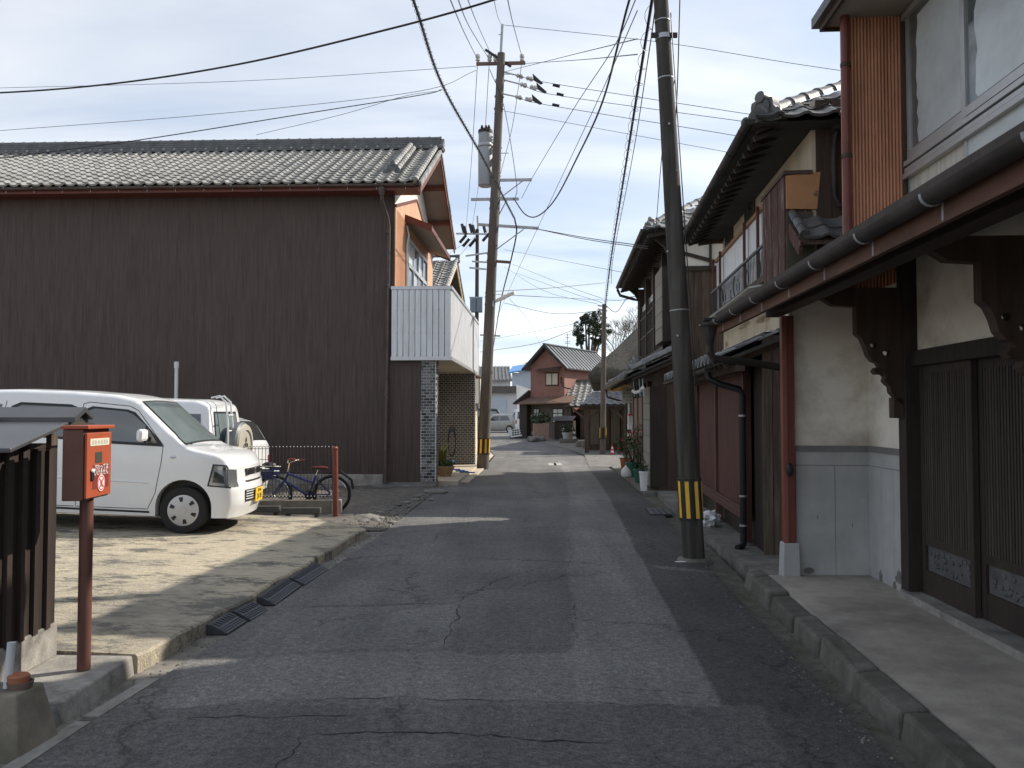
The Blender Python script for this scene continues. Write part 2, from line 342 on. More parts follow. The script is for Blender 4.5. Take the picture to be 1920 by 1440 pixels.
M_RUBBER = mat('rubber', (0.018, 0.017, 0.017), 0.8, 0.2, 8, 0.1)
M_HUB = mat('hubcap', (0.50, 0.49, 0.48), 0.4, 0.06, 5, 0, metal=0.3)
M_CHROME = mat('chrome', (0.7, 0.7, 0.7), 0.15, 0.03, 4, 0, metal=1.0)
M_LAMP = mat('headlamp', (0.50, 0.53, 0.57), 0.2, 0.05, 9, 0, metal=0.8, coat=1.0)
M_TAIL = mat('tail_lamp', (0.45, 0.02, 0.015), 0.2, 0.1, 9, 0, coat=0.6)
M_PLATEY = mat('yellow_plate', (0.78, 0.50, 0.03), 0.45, 0.04, 5, 0)
M_INK = mat('black_ink', (0.02, 0.02, 0.02), 0.6, 0.05, 5, 0)
M_WHITE = mat('white_paint', (0.78, 0.78, 0.76), 0.5, 0.05, 5, 0.05, stain=(0.5, 0.49, 0.46), samt=0.3)
M_RED = mat('red_box_paint', (0.36, 0.078, 0.034), 0.45, 0.06, 5, 0.03, stain=(0.30, 0.07, 0.03), samt=0.35)
M_REDB = mat('redbrown_paint', (0.115, 0.048, 0.036), 0.5, 0.15, 5, 0.05, stain=(0.22, 0.09, 0.065), samt=0.4, sscale=3)
M_SIGNRED = mat('sign_red', (0.62, 0.04, 0.05), 0.5, 0.05, 5, 0)
M_BLUE = mat('blue_paint', (0.012, 0.02, 0.13), 0.3, 0.1, 5, 0, coat=0.5)
M_HOSE = mat('blue_hose', (0.02, 0.13, 0.42), 0.4, 0.1, 5, 0)
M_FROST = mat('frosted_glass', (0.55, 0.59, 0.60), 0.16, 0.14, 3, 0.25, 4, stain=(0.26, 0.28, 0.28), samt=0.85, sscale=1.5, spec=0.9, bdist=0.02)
M_WINDOW = mat('window_glass', (0.05, 0.058, 0.06), 0.08, 0.2, 3, 0.04, 3, spec=0.9)
M_CURTAIN = mat('curtain', (0.55, 0.50, 0.40), 0.8, 0.2, 6, 0.3, 30, stretch=(8, 8, 0.3))
M_THATCH = mat('thatch', (0.088, 0.080, 0.068), 0.95, 0.4, 10, 1.0, 25, stretch=(1, 1, 0.45), stain=(0.05, 0.055, 0.04), samt=0.6, sscale=0.9, bdist=0.06)
M_OCHRE = mat('ochre_wall', (0.42, 0.25, 0.095), 0.9, 0.12, 3, 0.15, 60)
M_REDWALL = mat('red_wall', (0.28, 0.145, 0.12), 0.9, 0.12, 2.5, 0.2, 60, stain=(0.20, 0.10, 0.08), samt=0.6, sscale=0.8, sstretch=(1, 1, 0.5))
M_METROOF = mat('grey_metal_roof', (0.105, 0.118, 0.13), 0.42, 0.14, 3, 0.05, 30, stain=(0.17, 0.18, 0.19), samt=0.5, sscale=1.2)
M_BLUEROOF = mat('blue_roof', (0.10, 0.27, 0.55), 0.5, 0.12, 3, 0.05)
M_BLUEWALL = mat('pale_blue_wall', (0.42, 0.47, 0.55), 0.8, 0.06, 3, 0.05)
M_GWALL = mat('garage_wall', (0.58, 0.60, 0.61), 0.75, 0.06, 2, 0.05, stain=(0.4, 0.4, 0.38), samt=0.4)
M_LEAF = mat('leaf_green', (0.055, 0.095, 0.030), 0.6, 0.45, 12, 0, rnd=0.1)
M_LEAFD = mat('leaf_dark', (0.030, 0.050, 0.022), 0.6, 0.45, 3, 0)
M_LEAFY = mat('leaf_yellow', (0.20, 0.22, 0.06), 0.6, 0.3, 12, 0)
M_FLOWER = mat('flower_red', (0.60, 0.05, 0.09), 0.6, 0.3, 20, 0)
M_BARK = mat('bark', (0.085, 0.072, 0.058), 0.9, 0.3, 8, 0.6, 20, stretch=(3, 3, 0.6))
M_TWIG = mat('twig', (0.15, 0.12, 0.10), 0.9, 0.2, 8, 0)
M_TERRA = mat('terracotta', (0.33, 0.13, 0.07), 0.85, 0.2, 6, 0.1)
M_PLASTW = mat('white_plastic', (0.68, 0.69, 0.68), 0.45, 0.05, 4, 0.02)
M_SADDLE = mat('red_saddle', (0.12, 0.018, 0.018), 0.5, 0.1, 5, 0)
M_GREEN = mat('green_plastic', (0.02, 0.11, 0.075), 0.5, 0.1, 5, 0)
M_FAR = mat('far_hill', (0.10, 0.11, 0.075), 0.95, 0.35, 0.12, 0, 5)
M_HUTM = mat('hut_metal', (0.085, 0.085, 0.09), 0.35, 0.15, 4, 0.05, 50, metal=0.3)
M_BRICK = mat('dark_brick', (0.12, 0.12, 0.122), 0.5, 0.25, 12, 0.3, 60, rnd=0.85)
M_MORTAR = mat('mortar', (0.72, 0.71, 0.68), 0.9, 0.12, 9, 0.2)
M_EMBLEM = mat('emblem_grey', (0.16, 0.19, 0.165), 0.7, 0.15, 8, 0)
M_SIGNW = mat('sign_cream', (0.40, 0.40, 0.355), 0.7, 0.12, 5, 0.1, stain=(0.24, 0.24, 0.21), samt=0.6, sscale=5)

def text_part(body, size, mat_, parent, mat4, depth=0.002, name='lettering'):
    c = bpy.data.curves.new('text', 'FONT'); c.body = body; c.size = size; c.align_x = 'CENTER'; c.align_y = 'CENTER'; c.extrude = depth
    o = bpy.data.objects.new('text', c); COL.objects.link(o)
    dg = bpy.context.evaluated_depsgraph_get(); me = bpy.data.meshes.new_from_object(o.evaluated_get(dg))
    bpy.data.objects.remove(o); bpy.data.curves.remove(c)
    me.materials.clear(); me.materials.append(mat_)
    return inst(name, me, parent, mat4)
# ------------------------------------------------------------------ ground, road, lot
def lerp_pts(pts, y):
    for (x0, y0), (x1, y1) in zip(pts, pts[1:]):
        if y0 <= y <= y1: return x0 + (x1 - x0) * (y - y0) / (y1 - y0)
    return pts[0][0] if y < pts[0][1] else pts[-1][0]
ROAD_L = [(-2.6, -8), (-2.35, 0), (-2.1, 4.2), (-1.9, 6.5), (-1.66, 10.5), (-1.5, 16), (-1.1, 20), (-0.75, 24), (-0.62, 30), (-1.2, 38), (-3.5, 50), (-9, 62), (-22, 74)]
ROAD_R = [(1.2, -8), (1.45, 0), (1.70, 3.6), (1.90, 7.6), (2.32, 13), (2.55, 18), (2.75, 24), (2.55, 30), (2.3, 36), (1.6, 44), (1.2, 50), (1.5, 62), (2.0, 78)]
ys = [-8, -4, 0, 2, 3, 4, 5, 6, 7, 8, 9, 10, 11, 12, 13, 14, 15, 16, 17, 18, 20, 22, 24, 26, 28, 30, 33, 36, 40, 44, 50, 56, 62, 68, 74]
def strip(fl, fr, ys, z, thick=0.0, jit=0.0, zf=None):
    m = MB(); a = []; 
    for y in ys:
        xl, xr = fl(y), fr(y)
        if jit: xl += random.uniform(-jit, jit); xr += random.uniform(-jit, jit)
        zz = zf(y) if zf else z
        a.append((Vector((xl, y, zz)), Vector((xr, y, zz))))
    n = len(a)
    m.v = [p for q in a for p in q]
    m.f = [(2 * i, 2 * i + 1, 2 * i + 3, 2 * i + 2) for i in range(n - 1)]
    if thick:
        b = len(m.v); m.v += [p - Vector((0, 0, thick)) for p in m.v]
        for i in range(n - 1):
            m.f += [(2 * i, 2 * i + 2, b + 2 * i + 2, b + 2 * i), (2 * i + 1, b + 2 * i + 1, b + 2 * i + 3, 2 * i + 3)]
        m.f += [(0, b, b + 1, 1), (2 * n - 2, 2 * n - 1, b + 2 * n - 1, b + 2 * n - 2)]
    return m
def dense(a, b, st):
    n = max(1, int(round((b - a) / st))); return [a + (b - a) * i / n for i in range(n + 1)]
RL = lambda y: lerp_pts(ROAD_L, y)
RR = lambda y: lerp_pts(ROAD_R, y)

g = MB(); S = 900; g.add([(-S, -60, -0.14), (S, -60, -0.14), (S, 2 * S, -0.14), (-S, 2 * S, -0.14)], [(0, 1, 2, 3)])
tag(g.build('ground', M_EARTH), kind='structure')
road = strip(RL, RR, ys, 0.0, 0.2).build('road', M_ROAD); tag(road, kind='structure')
def road_sheet(pts_l, pts_r, y0, y1, z, m, st=0.16, jit=0.012):
    o = strip(lambda y: lerp_pts(pts_l, y), lambda y: lerp_pts(pts_r, y), dense(y0, y1, st), z, 0, jit).build('road_patch', m, road)
    return o
# smooth lighter patch down the right of the carriageway, darker trench along the right edge, coarse older squares
def W(px, py): p = atz(px, py); return (p.x, p.y)
pr = [W(1430, 1440), W(1345, 1320), W(1265, 1165), W(1205, 1055), W(1178, 1000), W(1140, 930), W(1112, 888), W(1090, 862)]
def inpoly(P, x, y):
    c = False; n = len(P)
    for i in range(n):
        (x0, y0), (x1, y1) = P[i], P[i - 1]
        if (y0 > y) != (y1 > y) and x < (x1 - x0) * (y - y0) / (y1 - y0) + x0: c = not c
    return c
PA = [W(*p) for p in ((1045, 862), (1090, 862), (1112, 888), (1140, 930), (1178, 1000), (1205, 1055), (1265, 1165), (1345, 1308), (1372, 1330), (1180, 1322), (980, 1316), (760, 1311), (500, 1312), (300, 1330), (352, 1240), (480, 1236), (620, 1226), (835, 1222), (900, 1230), (985, 1227), (1060, 1226), (1077, 1212), (1074, 1120), (1060, 1060), (1065, 1000), (1068, 930), (1058, 888))]
PB_ = [W(*p) for p in ((540, 1140), (700, 1138), (862, 1132), (850, 1170), (832, 1216), (620, 1219), (480, 1229), (440, 1232), (470, 1195))]
PC = [W(*p) for p in ((1205, 1058), (1330, 1072), (1385, 1078), (1240, 1068))]
def road_tone(x, y):
    wx = x + .022 * mnoise.noise((x * 6, y * 6, 0)) + .012 * mnoise.noise((x * 25, y * 25, 4)); wy = y + .025 * mnoise.noise((x * 6, y * 6, 7)) + .014 * mnoise.noise((x * 25, y * 25, 9))
    t = .66
    if wy < 4.42: t = .56
    if inpoly(PA, wx, wy): t = .84
    elif inpoly(PB_, wx, wy): t = .77
    elif inpoly(PC, wx, wy): t = .74
    elif 2.0 < wy < 21.5 and wx > (lerp_pts(pr, wy) if wy > 4.4 else 1.16 + .10 * (wy - 3)): t = .39
    if t == .66 and .0 < x - (-.43) < .0: t = .6
    if .66 <= t < .7 and 5.28 < wy < 8.0 and wx > -.42 + .05 * (wy - 5.3): t = .57
    # tyre polish: a little paler along the wheel tracks
    for c in (-.55, .75): t *= 1 + .10 * math.exp(-((x - c - .03 * y) / .22) ** 2) * (.6 + .6 * mnoise.noise((x * 2, y * .5, 2)))
    return t
rows_ = []; y = -1.0
while y < 27: rows_.append(y); y += .026 * max(1, y / 4)
rg_ = MB(); nc = 112; tones = []
for y in rows_:
    a, b = RL(y) + .002, RR(y) - .002
    for i in range(nc + 1):
        x = a + (b - a) * i / nc; rg_.v.append(Vector((x, y, .005))); tones.append(road_tone(x, y))
for j in range(len(rows_) - 1):
    for i in range(nc): rg_.f.append((j * (nc + 1) + i, j * (nc + 1) + i + 1, (j + 1) * (nc + 1) + i + 1, (j + 1) * (nc + 1) + i))
ro_ = rg_.build('road_surface', M_ROADT, road)
at_ = ro_.data.attributes.new('tone', 'FLOAT_COLOR', 'POINT'); at_.data.foreach_set('color', [c for t in tones for c in (t, t, t, 1.0)])
M_CRACK = mat('crack', (0.014, 0.014, 0.015), 0.95, 0.3, 9, 0)
def crack(pts, wd, z=.0075):
    P = [Vector(W(*p)).to_3d() for p in pts]; Q = []
    for a, b in zip(P, P[1:]):
        k = max(1, int((b - a).length / .03)); nr = Vector((-(b - a).y, (b - a).x, 0)).normalized()
        for i in range(k):
            t = a + (b - a) * (i / k); Q.append(t + nr * (.05 * mnoise.noise((t.x * 4, t.y * 4, 3)) + .025 * mnoise.noise((t.x * 15, t.y * 15, 5))))
    Q.append(P[-1]); mb = MB()
    for i, q in enumerate(Q):
        d = (Q[min(i + 1, len(Q) - 1)] - Q[max(i - 1, 0)]).normalized(); n_ = Vector((-d.y, d.x, 0)); h = wd * .62 * (.25 + abs(mnoise.noise((q.x * 9, q.y * 9, 1))) * 1.5) * min(1, i / 4 + .1, (len(Q) - 1 - i) / 4 + .1)
        mb.v += [Vector((q.x, q.y, z)) + n_ * h, Vector((q.x, q.y, z)) - n_ * h]
    mb.f = [(2 * i, 2 * i + 1, 2 * i + 3, 2 * i + 2) for i in range(len(Q) - 1)]
    return mb.build('road_crack', M_CRACK, road)
for c, wd in (([(560, 1378), (700, 1377), (820, 1376), (920, 1380), (1010, 1392), (1165, 1396)], .011), ([(350, 1345), (470, 1350), (600, 1344), (680, 1342)], .007), ([(560, 1315), (760, 1310), (960, 1317), (1110, 1321), (1290, 1326)], .006), ([(540, 1139), (700, 1137), (862, 1131)], .010), ([(862, 1134), (850, 1170), (832, 1218)], .009),
              ([(862, 1131), (885, 1115), (925, 1092), (975, 1076), (1045, 1057)], .008), ([(640, 1052), (760, 1060), (900, 1058), (1040, 1056)], .006), ([(700, 1215), (780, 1208), (835, 1200)], .006), ([(1065, 1000), (1072, 1040), (1062, 1062)], .006), ([(560, 1378), (540, 1420), (520, 1460)], .008), ([(430, 1098), (560, 1100), (640, 1108)], .006), ([(1200, 1060), (1290, 1064), (1370, 1070)], .007), ([(1076, 1130), (1078, 1175), (1076, 1212)], .006), ([(1220, 1408), (1240, 1430), (1290, 1450)], .006), ([(1120, 1290), (1230, 1300), (1330, 1302)], .004)): crack(c, wd)
M_MARK = mat('worn_white_paint', (0.42, 0.41, 0.39), 0.8, 0.25, 12, 0.3, 80, col2=(0.12, 0.12, 0.12), c2scale=20, c2pos=0.60)
# painted squares in the carriageway
for sx in (1036, 1046):
    p = atz(sx, 871)
    m = MB(); m.add([(p.x - .13, p.y - .5, .010), (p.x + .10, p.y - .5, .010), (p.x + .12, p.y + .5, .010), (p.x - .11, p.y + .5, .010)], [(0, 1, 2, 3)]); m.build('road_marking', M_MARK, road)

# left channel beside the road
gutl = strip(lambda y: RL(y) - 0.30, lambda y: RL(y) + 0.01, dense(2.6, 12.2, 0.3), -0.012, 0.1, 0.006).build('drain_channel', mat('dirty_channel', (0.20, 0.185, 0.16), .95, .35, 9, .7, 50, stain=(.08, .075, .06), samt=.8, sscale=1.8, col2=(.33, .31, .275), c2scale=2.2, c2pos=.62, c2rough=.8)); tag(gutl, kind='structure')
edge = MB()
for i, y in enumerate(dense(2.9, 4.9, 0.62)[:-1]):
    a, b = RL(y) - 0.015, RL(y + 0.60) - 0.015
    edge.hexa([(a - .05, y, -.02), (a + .03, y, -.02), (b + .03, y + .60, -.02), (b - .05, y + .60, -.02)], [(a - .05, y, .012), (a + .03, y, .012), (b + .03, y + .60, .012), (b - .05, y + .60, .012)])
edge.build('channel_edging', M_CONC, gutl)

# parking lot: a concrete slab tilted towards the street
LOTE = [(-2.32, 3.9), (-2.24, 5.0), (-2.07, 6.43), (-1.90, 9.5), (-1.84, 10.45), (-1.98, 10.75), (-2.3, 10.95)]
def lot_z(x): return 0.09 + 0.04 * max(0.0, -1.95 - x)
lm = MB(); rows = []
for y in dense(5.0, 11.4, 0.12):
    xe = lerp_pts(LOTE, y) if y < 10.95 else -2.3 - (y - 10.95) * 1.2
    xe += random.uniform(-0.014, 0.014) + 0.015 * math.sin(y * 5)
    xs = [xe, xe - .015, xe - .3, xe - 1, -4.5, -6, -8, -10, -15]
    rows.append([Vector((x, y, (lot_z(x) if k else lot_z(x) - .015) + 0.004 * mnoise.noise((x * 3, y * 3, 0)))) for k, x in enumerate(xs)])
nn = len(rows[0])
for r in rows: lm.v += r
for i in range(len(rows) - 1):
    for k in range(nn - 1): lm.f.append((i * nn + k, i * nn + nn + k, i * nn + nn + k + 1, i * nn + k + 1))
b = len(lm.v); lm.v += [Vector((r[0].x, r[0].y, -.05)) for r in rows]
for i in range(len(rows) - 1): lm.f.append((i * nn, b + i, b + i + 1, (i + 1) * nn))
b = len(lm.v); lm.v += [Vector((p.x, p.y, -.05)) for p in rows[0]]
for k in range(nn - 1): lm.f.append((k, k + 1, b + k + 1, b + k))
b = len(lm.v); e0 = (len(rows) - 1) * nn; lm.v += [Vector((p.x, p.y, -.05)) for p in rows[-1]]
for k in range(nn - 1): lm.f.append((e0 + k, b + k, b + k + 1, e0 + k + 1))
lot = lm.build('parking_lot', M_LOT); recalc(lot); tag(lot, kind='structure')
# small slab under the box post and the hut
sl = MB(); sl.hexa([(-3.9, 4.2, -.05), (-2.23, 4.2, -.05), (-2.235, 4.985, -.05), (-3.9, 4.985, -.05)], [(-3.9, 4.2, .105), (-2.25, 4.2, .10), (-2.255, 4.985, .10), (-3.9, 4.985, .12)])
tag(sl.build('pavement_slab', M_CONC, bevel=0.012), kind='structure')
sl = MB(); sl.hexa([(-3.9, 3.93, -.05), (-2.24, 3.93, -.05), (-2.235, 4.19, -.05), (-3.9, 4.19, -.05)], [(-3.9, 3.93, .08), (-2.29, 3.93, .075), (-2.27, 4.19, .085), (-3.9, 4.19, .09)])
tag(sl.build('pavement_slab', M_CONCD, bevel=0.015), kind='structure')
# gravel yard in front of the brown house
ym = MB(); xs = dense(-13, -1.45, 0.2); yy = dense(10.9, 17.5, 0.2)
for y in yy:
    for x in xs:
        xx = min(x, RL(y) - 0.02)
        h = 0.03 + 0.03 * mnoise.noise((x * 1.7, y * 1.7, 1)) + 0.012 * mnoise.noise((x * 6, y * 6, 2))
        if xx > RL(y) - 0.3: h = min(h, 0.004)
        ym.v.append(Vector((xx, y, h)))
n = len(xs)
for i in range(len(yy) - 1):
    for k in range(n - 1): ym.f.append((i * n + k, i * n + k + 1, (i + 1) * n + k + 1, (i + 1) * n + k))
tag(ym.build('gravel_yard', M_GRAVEL, smooth=True), kind='structure')

# right side: mossy channel, kerb stones, pavement slab
KB = lambda y: 2.40 - 0.31 + 0.075 * (y - 7.35)      # outer face of the kerb
chan = strip(lambda y: RR(y) - 0.01, lambda y: KB(y) + 0.04, dense(-4, 12.5, 0.3), -0.03, 0.08, 0.0).build('drain_channel', M_MOSS); tag(chan, kind='structure')
walk = strip(lambda y: KB(y) + 0.17, lambda y: 2.40 + 0.055 * (y - 7.35) + 1.2, dense(-4, 7.35, 0.4), 0.115, 0.2, 0.004).build('pavement', M_WALK); tag(walk, kind='structure')
y = -3.0
while y < 7.5:
    ln = random.uniform(0.55, 0.72); a, b = KB(y), KB(y + ln - .02)
    if y < 7.2: z = 0.10 + random.uniform(-.012, .012)
    m = MB(); d = [random.uniform(-.016, .016) for _ in range(8)]; ye = min(y + ln - .02, 7.6)
    b = KB(ye)
    m.hexa([(a + d[0], y, -.06), (a + .16, y, -.06), (b + .16, ye, -.06), (b + d[1], ye, -.06)],
           [(a + .02 + d[2], y, z + d[3]), (a + .165, y, z + .01), (b + .165, ye, z + .01), (b + .02 + d[4], ye, z + d[5])])
    m.build('kerb_stone', M_KERB, walk, bevel=0.02); y += ln
# raised stone ledge in front of the second and third house
led = MB(); yl = dense(7.62, 15.7, 0.35)
led = strip(lambda y: KB(y) + 0.10 - 0.012 * (y - 7.6), lambda y: 2.62 + .087 * (y - 8.75) + 0.5, yl, 0.06, 0.2, 0.03)
tag(led.build('stone_ledge', M_CONCD), kind='structure')
led = strip(lambda y: RR(y) + 0.06, lambda y: 2.78 + .06 * (y - 16) + 0.6, dense(15.7, 23.5, 0.4), 0.05, 0.2, 0.02)
tag(led.build('stone_ledge', M_CONCD), kind='structure')
chan = strip(lambda y: RR(y) - 0.01, lambda y: RR(y) + 0.30, dense(12.5, 23.5, 0.4), -0.035, 0.08, 0.0).build('drain_channel', M_MOSS); tag(chan, kind='structure')
# far yard on both sides
fy = MB(); fy.add([(2.2, 23.6, .012), (14, 23.6, .012), (14, 48, .012), (1.0, 48, .012), (2.3, 36, .012), (2.62, 30, .012)], [(0, 1, 2, 3, 4, 5)])
tag(fy.build('forecourt', M_CONCD), kind='structure')
fl = MB(); fl.add([(-9, 24.0, .012), (-.80, 24.0, .012), (-.66, 30, .012), (-1.3, 38, .012), (-3.8, 50, .012), (-9, 50, .012)], [(0, 1, 2, 3, 4, 5)])
tag(fl.build('forecourt', M_SLAB), kind='structure')
# ------------------------------------------------------------------ tiles
def tile_mesh(name, w, l, amp, m, thick=0.018):
    prof = [(0.0, .35), (.12, .05), (.35, -.1), (.58, .1), (.75, .8), (.88, 1.0), (1.0, .55)]
    b = MB(); n = len(prof)
    for yy, dz in ((0.0, thick), (l * 1.12, 0.0)):
        for u, h in prof: b.v.append(Vector((u * w * 1.04, yy, h * amp + dz)))
    for u, h in prof: b.v.append(Vector((u * w * 1.04, 0.003, h * amp - 0.012)))
    for k in range(n - 1):
        b.f.append((k, k + 1, n + k + 1, n + k)); b.f.append((2 * n + k, 2 * n + k + 1, k + 1, k))
    b.f.append((n - 1, 2 * n - 1, 3 * n - 1))
    return b.mesh(name, m, True, 50)
def tile_roof(parent, o, ux, uy, ncol, nrow, w, l, me, inside=None, limit=300, jit=0.004, name='roof_tile', order=None, lift=0.03):
    ux = Vector(ux).normalized(); uy = Vector(uy).normalized(); uz = ux.cross(uy).normalized(); o = Vector(o) + uz * lift
    cells = [(i, j) for i in range(nrow) for j in range(ncol)]
    if inside: cells = [c for c in cells if inside((c[1] + .5) * w, (c[0] + .5) * l)]
    if order: cells.sort(key=order)
    rest = MB()
    for q, (i, j) in enumerate(cells):
        t = o + ux * (j * w + random.uniform(-jit, jit)) + uy * (i * l + random.uniform(-jit, jit)) + uz * random.uniform(-jit, jit)
        a = R(random.uniform(-1.2, 1.2)); ca, sa = math.cos(a), math.sin(a)
        f = frame(t, ux * ca + uy * sa, uy * ca - ux * sa, uz)
        if q < limit: inst(name, me, parent, f)
        else:
            rest.add([f @ v.co for v in me.vertices], [tuple(p.vertices) for p in me.polygons])
    if rest.v:
        r = rest.build(name + 's_beyond', me.materials[0], parent, smooth=True, ang=50); tag(r, kind='stuff')
def cap_mesh(name, r, l, m, n=7):
    b = MB()
    for yy, k in ((0, 1.12), (l * .16, 1.12), (l * .16, 1.0), (l * 1.05, .97)):
        for i in range(n):
            a = math.pi * i / (n - 1); b.v.append(Vector((math.cos(a) * r * k, yy, math.sin(a) * r * k)))
    for s in range(3):
        for i in range(n - 1): b.f.append((s * n + i, s * n + n + i, s * n + n + i + 1, s * n + i + 1))
    b.f.append(tuple(range(n)))
    return b.mesh(name, m, True, 45)
def ridge_row(parent, p, q, me, l, name='ridge_tile', up=(0, 0, 1)):
    p = Vector(p); q = Vector(q); d = q - p; n = max(1, int(round(d.length / l))); d.normalize()
    sx = d.cross(Vector(up)).normalized(); sz = sx.cross(d)
    for i in range(n):
        t = p + d * (i * (q - p).length / n)
        inst(name, me, parent, frame(t, sx, d, sz))
def onigawara(parent, c, sx, fwd, s, m):
    """horned end tile: disc face, swirls and feet"""
    sx = Vector(sx).normalized(); fwd = Vector(fwd).normalized(); c = Vector(c); up = Vector((0, 0, 1))
    b = MB(); pts = []
    for i in range(17):
        a = math.pi * i / 16; rr = s * (0.5 + 0.05 * math.cos(8 * a)); pts.append((math.cos(a) * rr * 1.05, math.sin(a) * rr * 1.15 + s * .12))
    pts = [(s * .75, -s * .25), (s * .8, 0)] + pts + [(-s * .8, 0), (-s * .75, -s * .25)]
    b.prism(pts, c, sx, up, -fwd * s * .35)
    b.lathe([(s * .30, 0), (s * .34, s * .06), (s * .22, s * .10), (s * .2, s * .07), (0.001, s * .08)], c + up * s * .3, 14, fwd)
    b.lathe([(s * .16, 0), (s * .18, s * .08), (.001, s * .12)], c + sx * s * .62 - up * s * .02, 10, fwd)
    b.lathe([(s * .16, 0), (s * .18, s * .08), (.001, s * .12)], c - sx * s * .62 - up * s * .02, 10, fwd)
    b.tube([c + up * s * .62 - fwd * s * .6, c + up * s * .66 + fwd * s * .12], s * .2, 10)
    return recalc(b.build('ridge_end_tile', m, parent, smooth=True, ang=40, bevel=0))
def ribbed(m, o, u, v, nrm, W_, H_, pitch, depth, duty=0.5, sharp=.25):
    """ribbed sheet spanning u (across ribs) x v; appended to m"""
    u = Vector(u); v = Vector(v); nrm = Vector(nrm); o = Vector(o); n = max(1, int(round(W_ / pitch))); p = W_ / n; pts = []
    for i in range(n):
        for a, h in ((0, 0), (duty * (1 - sharp), 0), (duty, 1), (duty + (1 - duty) * (1 - sharp), 1)): pts.append(((i + a) * p, h * depth))
    pts.append((W_, 0))
    b = len(m.v)
    for t in (0, H_):
        for a, h in pts: m.v.append(o + u * a + v * t + nrm * h)
    k = len(pts)
    for i in range(k - 1): m.f.append((b + i, b + i + 1, b + k + i + 1, b + k + i))
    return m
TM_L = tile_mesh('roof_tile', 0.24, 0.215, 0.043, M_TILE, .028)
TM_D = tile_mesh('roof_tile', 0.265, 0.235, 0.034, M_TILED)
TM_G = tile_mesh('roof_tile', 0.265, 0.235, 0.034, M_TILEG)
CAP_L = cap_mesh('ridge_tile', 0.075, 0.26, M_TILED); CAP_V = cap_mesh('verge_tile', 0.062, 0.235, M_TILE)
CAP_D = cap_mesh('ridge_tile', 0.085, 0.27, M_TILED); CAP_G = cap_mesh('ridge_tile', 0.085, 0.27, M_TILEG)

# ------------------------------------------------------------------ the big brown house on the left
BH = thing('brown_house', 'long two storey house with dark brown ribbed wall and silver tiled roof', 'house', (-1.58, 17.3, 0), R(-2.3))
XL = -12.6; EZ = 6.20; RZ = 7.93; RY = 2.80; FY = 6.10; VX = -0.28; WX = -0.89
sl_ = (RZ - EZ) / (RY + 0.5)
m = MB(); ribbed(m, (XL, 0.0, .26), (1, 0, 0), (0, 0, 1), (0, -1, 0), -1.06 - XL, 5.87, 0.088, 0.0024, .86, .5)
m.build('ribbed_cladding', M_BROWN, BH)
m = MB(); ribbed(m, (-1.06, 0.0, .10), (1, 0, 0), (0, 0, 1), (0, -1, 0), .74, 2.56, 0.088, 0.0024, .86, .5); m.build('ribbed_cladding', M_BROWN, BH)
m = MB(); ribbed(m, (-1.06, 0.0, 2.66), (1, 0, 0), (0, 0, 1), (0, -1, 0), .17, 3.47, 0.088, 0.0024, .86, .5); m.build('ribbed_cladding', M_BROWN, BH)
MB().box(XL, WX - .02, .02, 5.7, 0.1, 6.15).build('wall_core', M_BROWN, BH)
MB().box(XL, -1.10, -.05, .05, -.05, .262).build('foundation', M_CONC, BH, bevel=.01)
MB().box(-1.10, -.30, -.04, .05, -.05, .10).build('foundation', M_CONCD, BH, bevel=.01)
MB().box(-1.3, .02, -.30, -.05, -.08, .065).build('stone_step', M_CONCD, BH, bevel=.015)
# eave: soffit, fascia, gutter
MB().box(XL, VX - .06, -.42, .0, 6.125, 6.145).build('soffit', M_REDTRIM, BH)
MB().box(XL, VX - .04, -.45, -.42, 6.115, 6.21).build('fascia', M_REDTRIM, BH)
MB().trough((XL, -.51, 6.225), (VX - .1, -.51, 6.225), .05).build('gutter', M_PIPEBR, BH, smooth=True)
hk = MB().box(-.008, .008, -.55, -.44, 6.21, 6.23).box(-.006, .006, -.456, -.452, 6.13, 6.20).mesh('gutter_hook', M_GALV)
x = VX - .3
while x > XL: inst('gutter_hook', hk, BH, Matrix.Translation((x, -.025, 0))); x -= .60
m = MB(); m.lathe([(.05, 0), (.075, .12), (.075, .16)], (-1.07, -.50, 6.0), 10); m.build('rain_hopper', M_PIPEBR, BH)
m = MB(); m.tube([(-1.07, -.50, 6.03), (-1.07, -.47, 5.90), (-1.02, -.12, 5.62), (-1.0, -.07, 5.45), (-1.015, -.07, 2.9), (-1.035, -.085, 1.0), (-1.045, -.085, .08)], .036, 10); pipe = m.build('downpipe', M_PIPEBR, BH, smooth=True)
for z in (5.3, 4.2, 2.78, 1.9, .95): MB().tube([(-1.03, -.078, z), (-1.03, -.078, z + .04)], .044, 10).build('pipe_band', M_PIPEBR, pipe)
# roof slabs
m = MB(); m.hexa([(XL, -.5, EZ), (VX, -.5, EZ), (VX, RY, RZ), (XL, RY, RZ)], [(XL, -.5, EZ + .05), (VX, -.5, EZ + .05), (VX, RY, RZ + .05), (XL, RY, RZ + .05)])
m.hexa([(XL, RY, RZ), (VX, RY, RZ), (VX, FY, EZ), (XL, FY, EZ)], [(XL, RY, RZ + .05), (VX, RY, RZ + .05), (VX, FY, EZ + .05), (XL, FY, EZ + .05)])
roof = m.build('roof', M_SHEET, BH)
up = Vector((0, RY + .5, RZ - EZ)).normalized(); SLL = math.hypot(RY + .5, RZ - EZ)
ncol = int((VX - .18 - XL) / .24); x0 = VX - .18 - ncol * .24
tile_roof(roof, (x0, -.53, EZ + .03), (1, 0, 0), up, ncol, int(SLL / .215), .24, .215, TM_L, limit=300, order=lambda c: c[0] * 1.0 - c[1] * .02)
ridge_row(roof, (VX - .10, -.55, EZ + .09), (VX - .10, RY - .12, RZ + .07), CAP_V, .232, 'verge_tile')
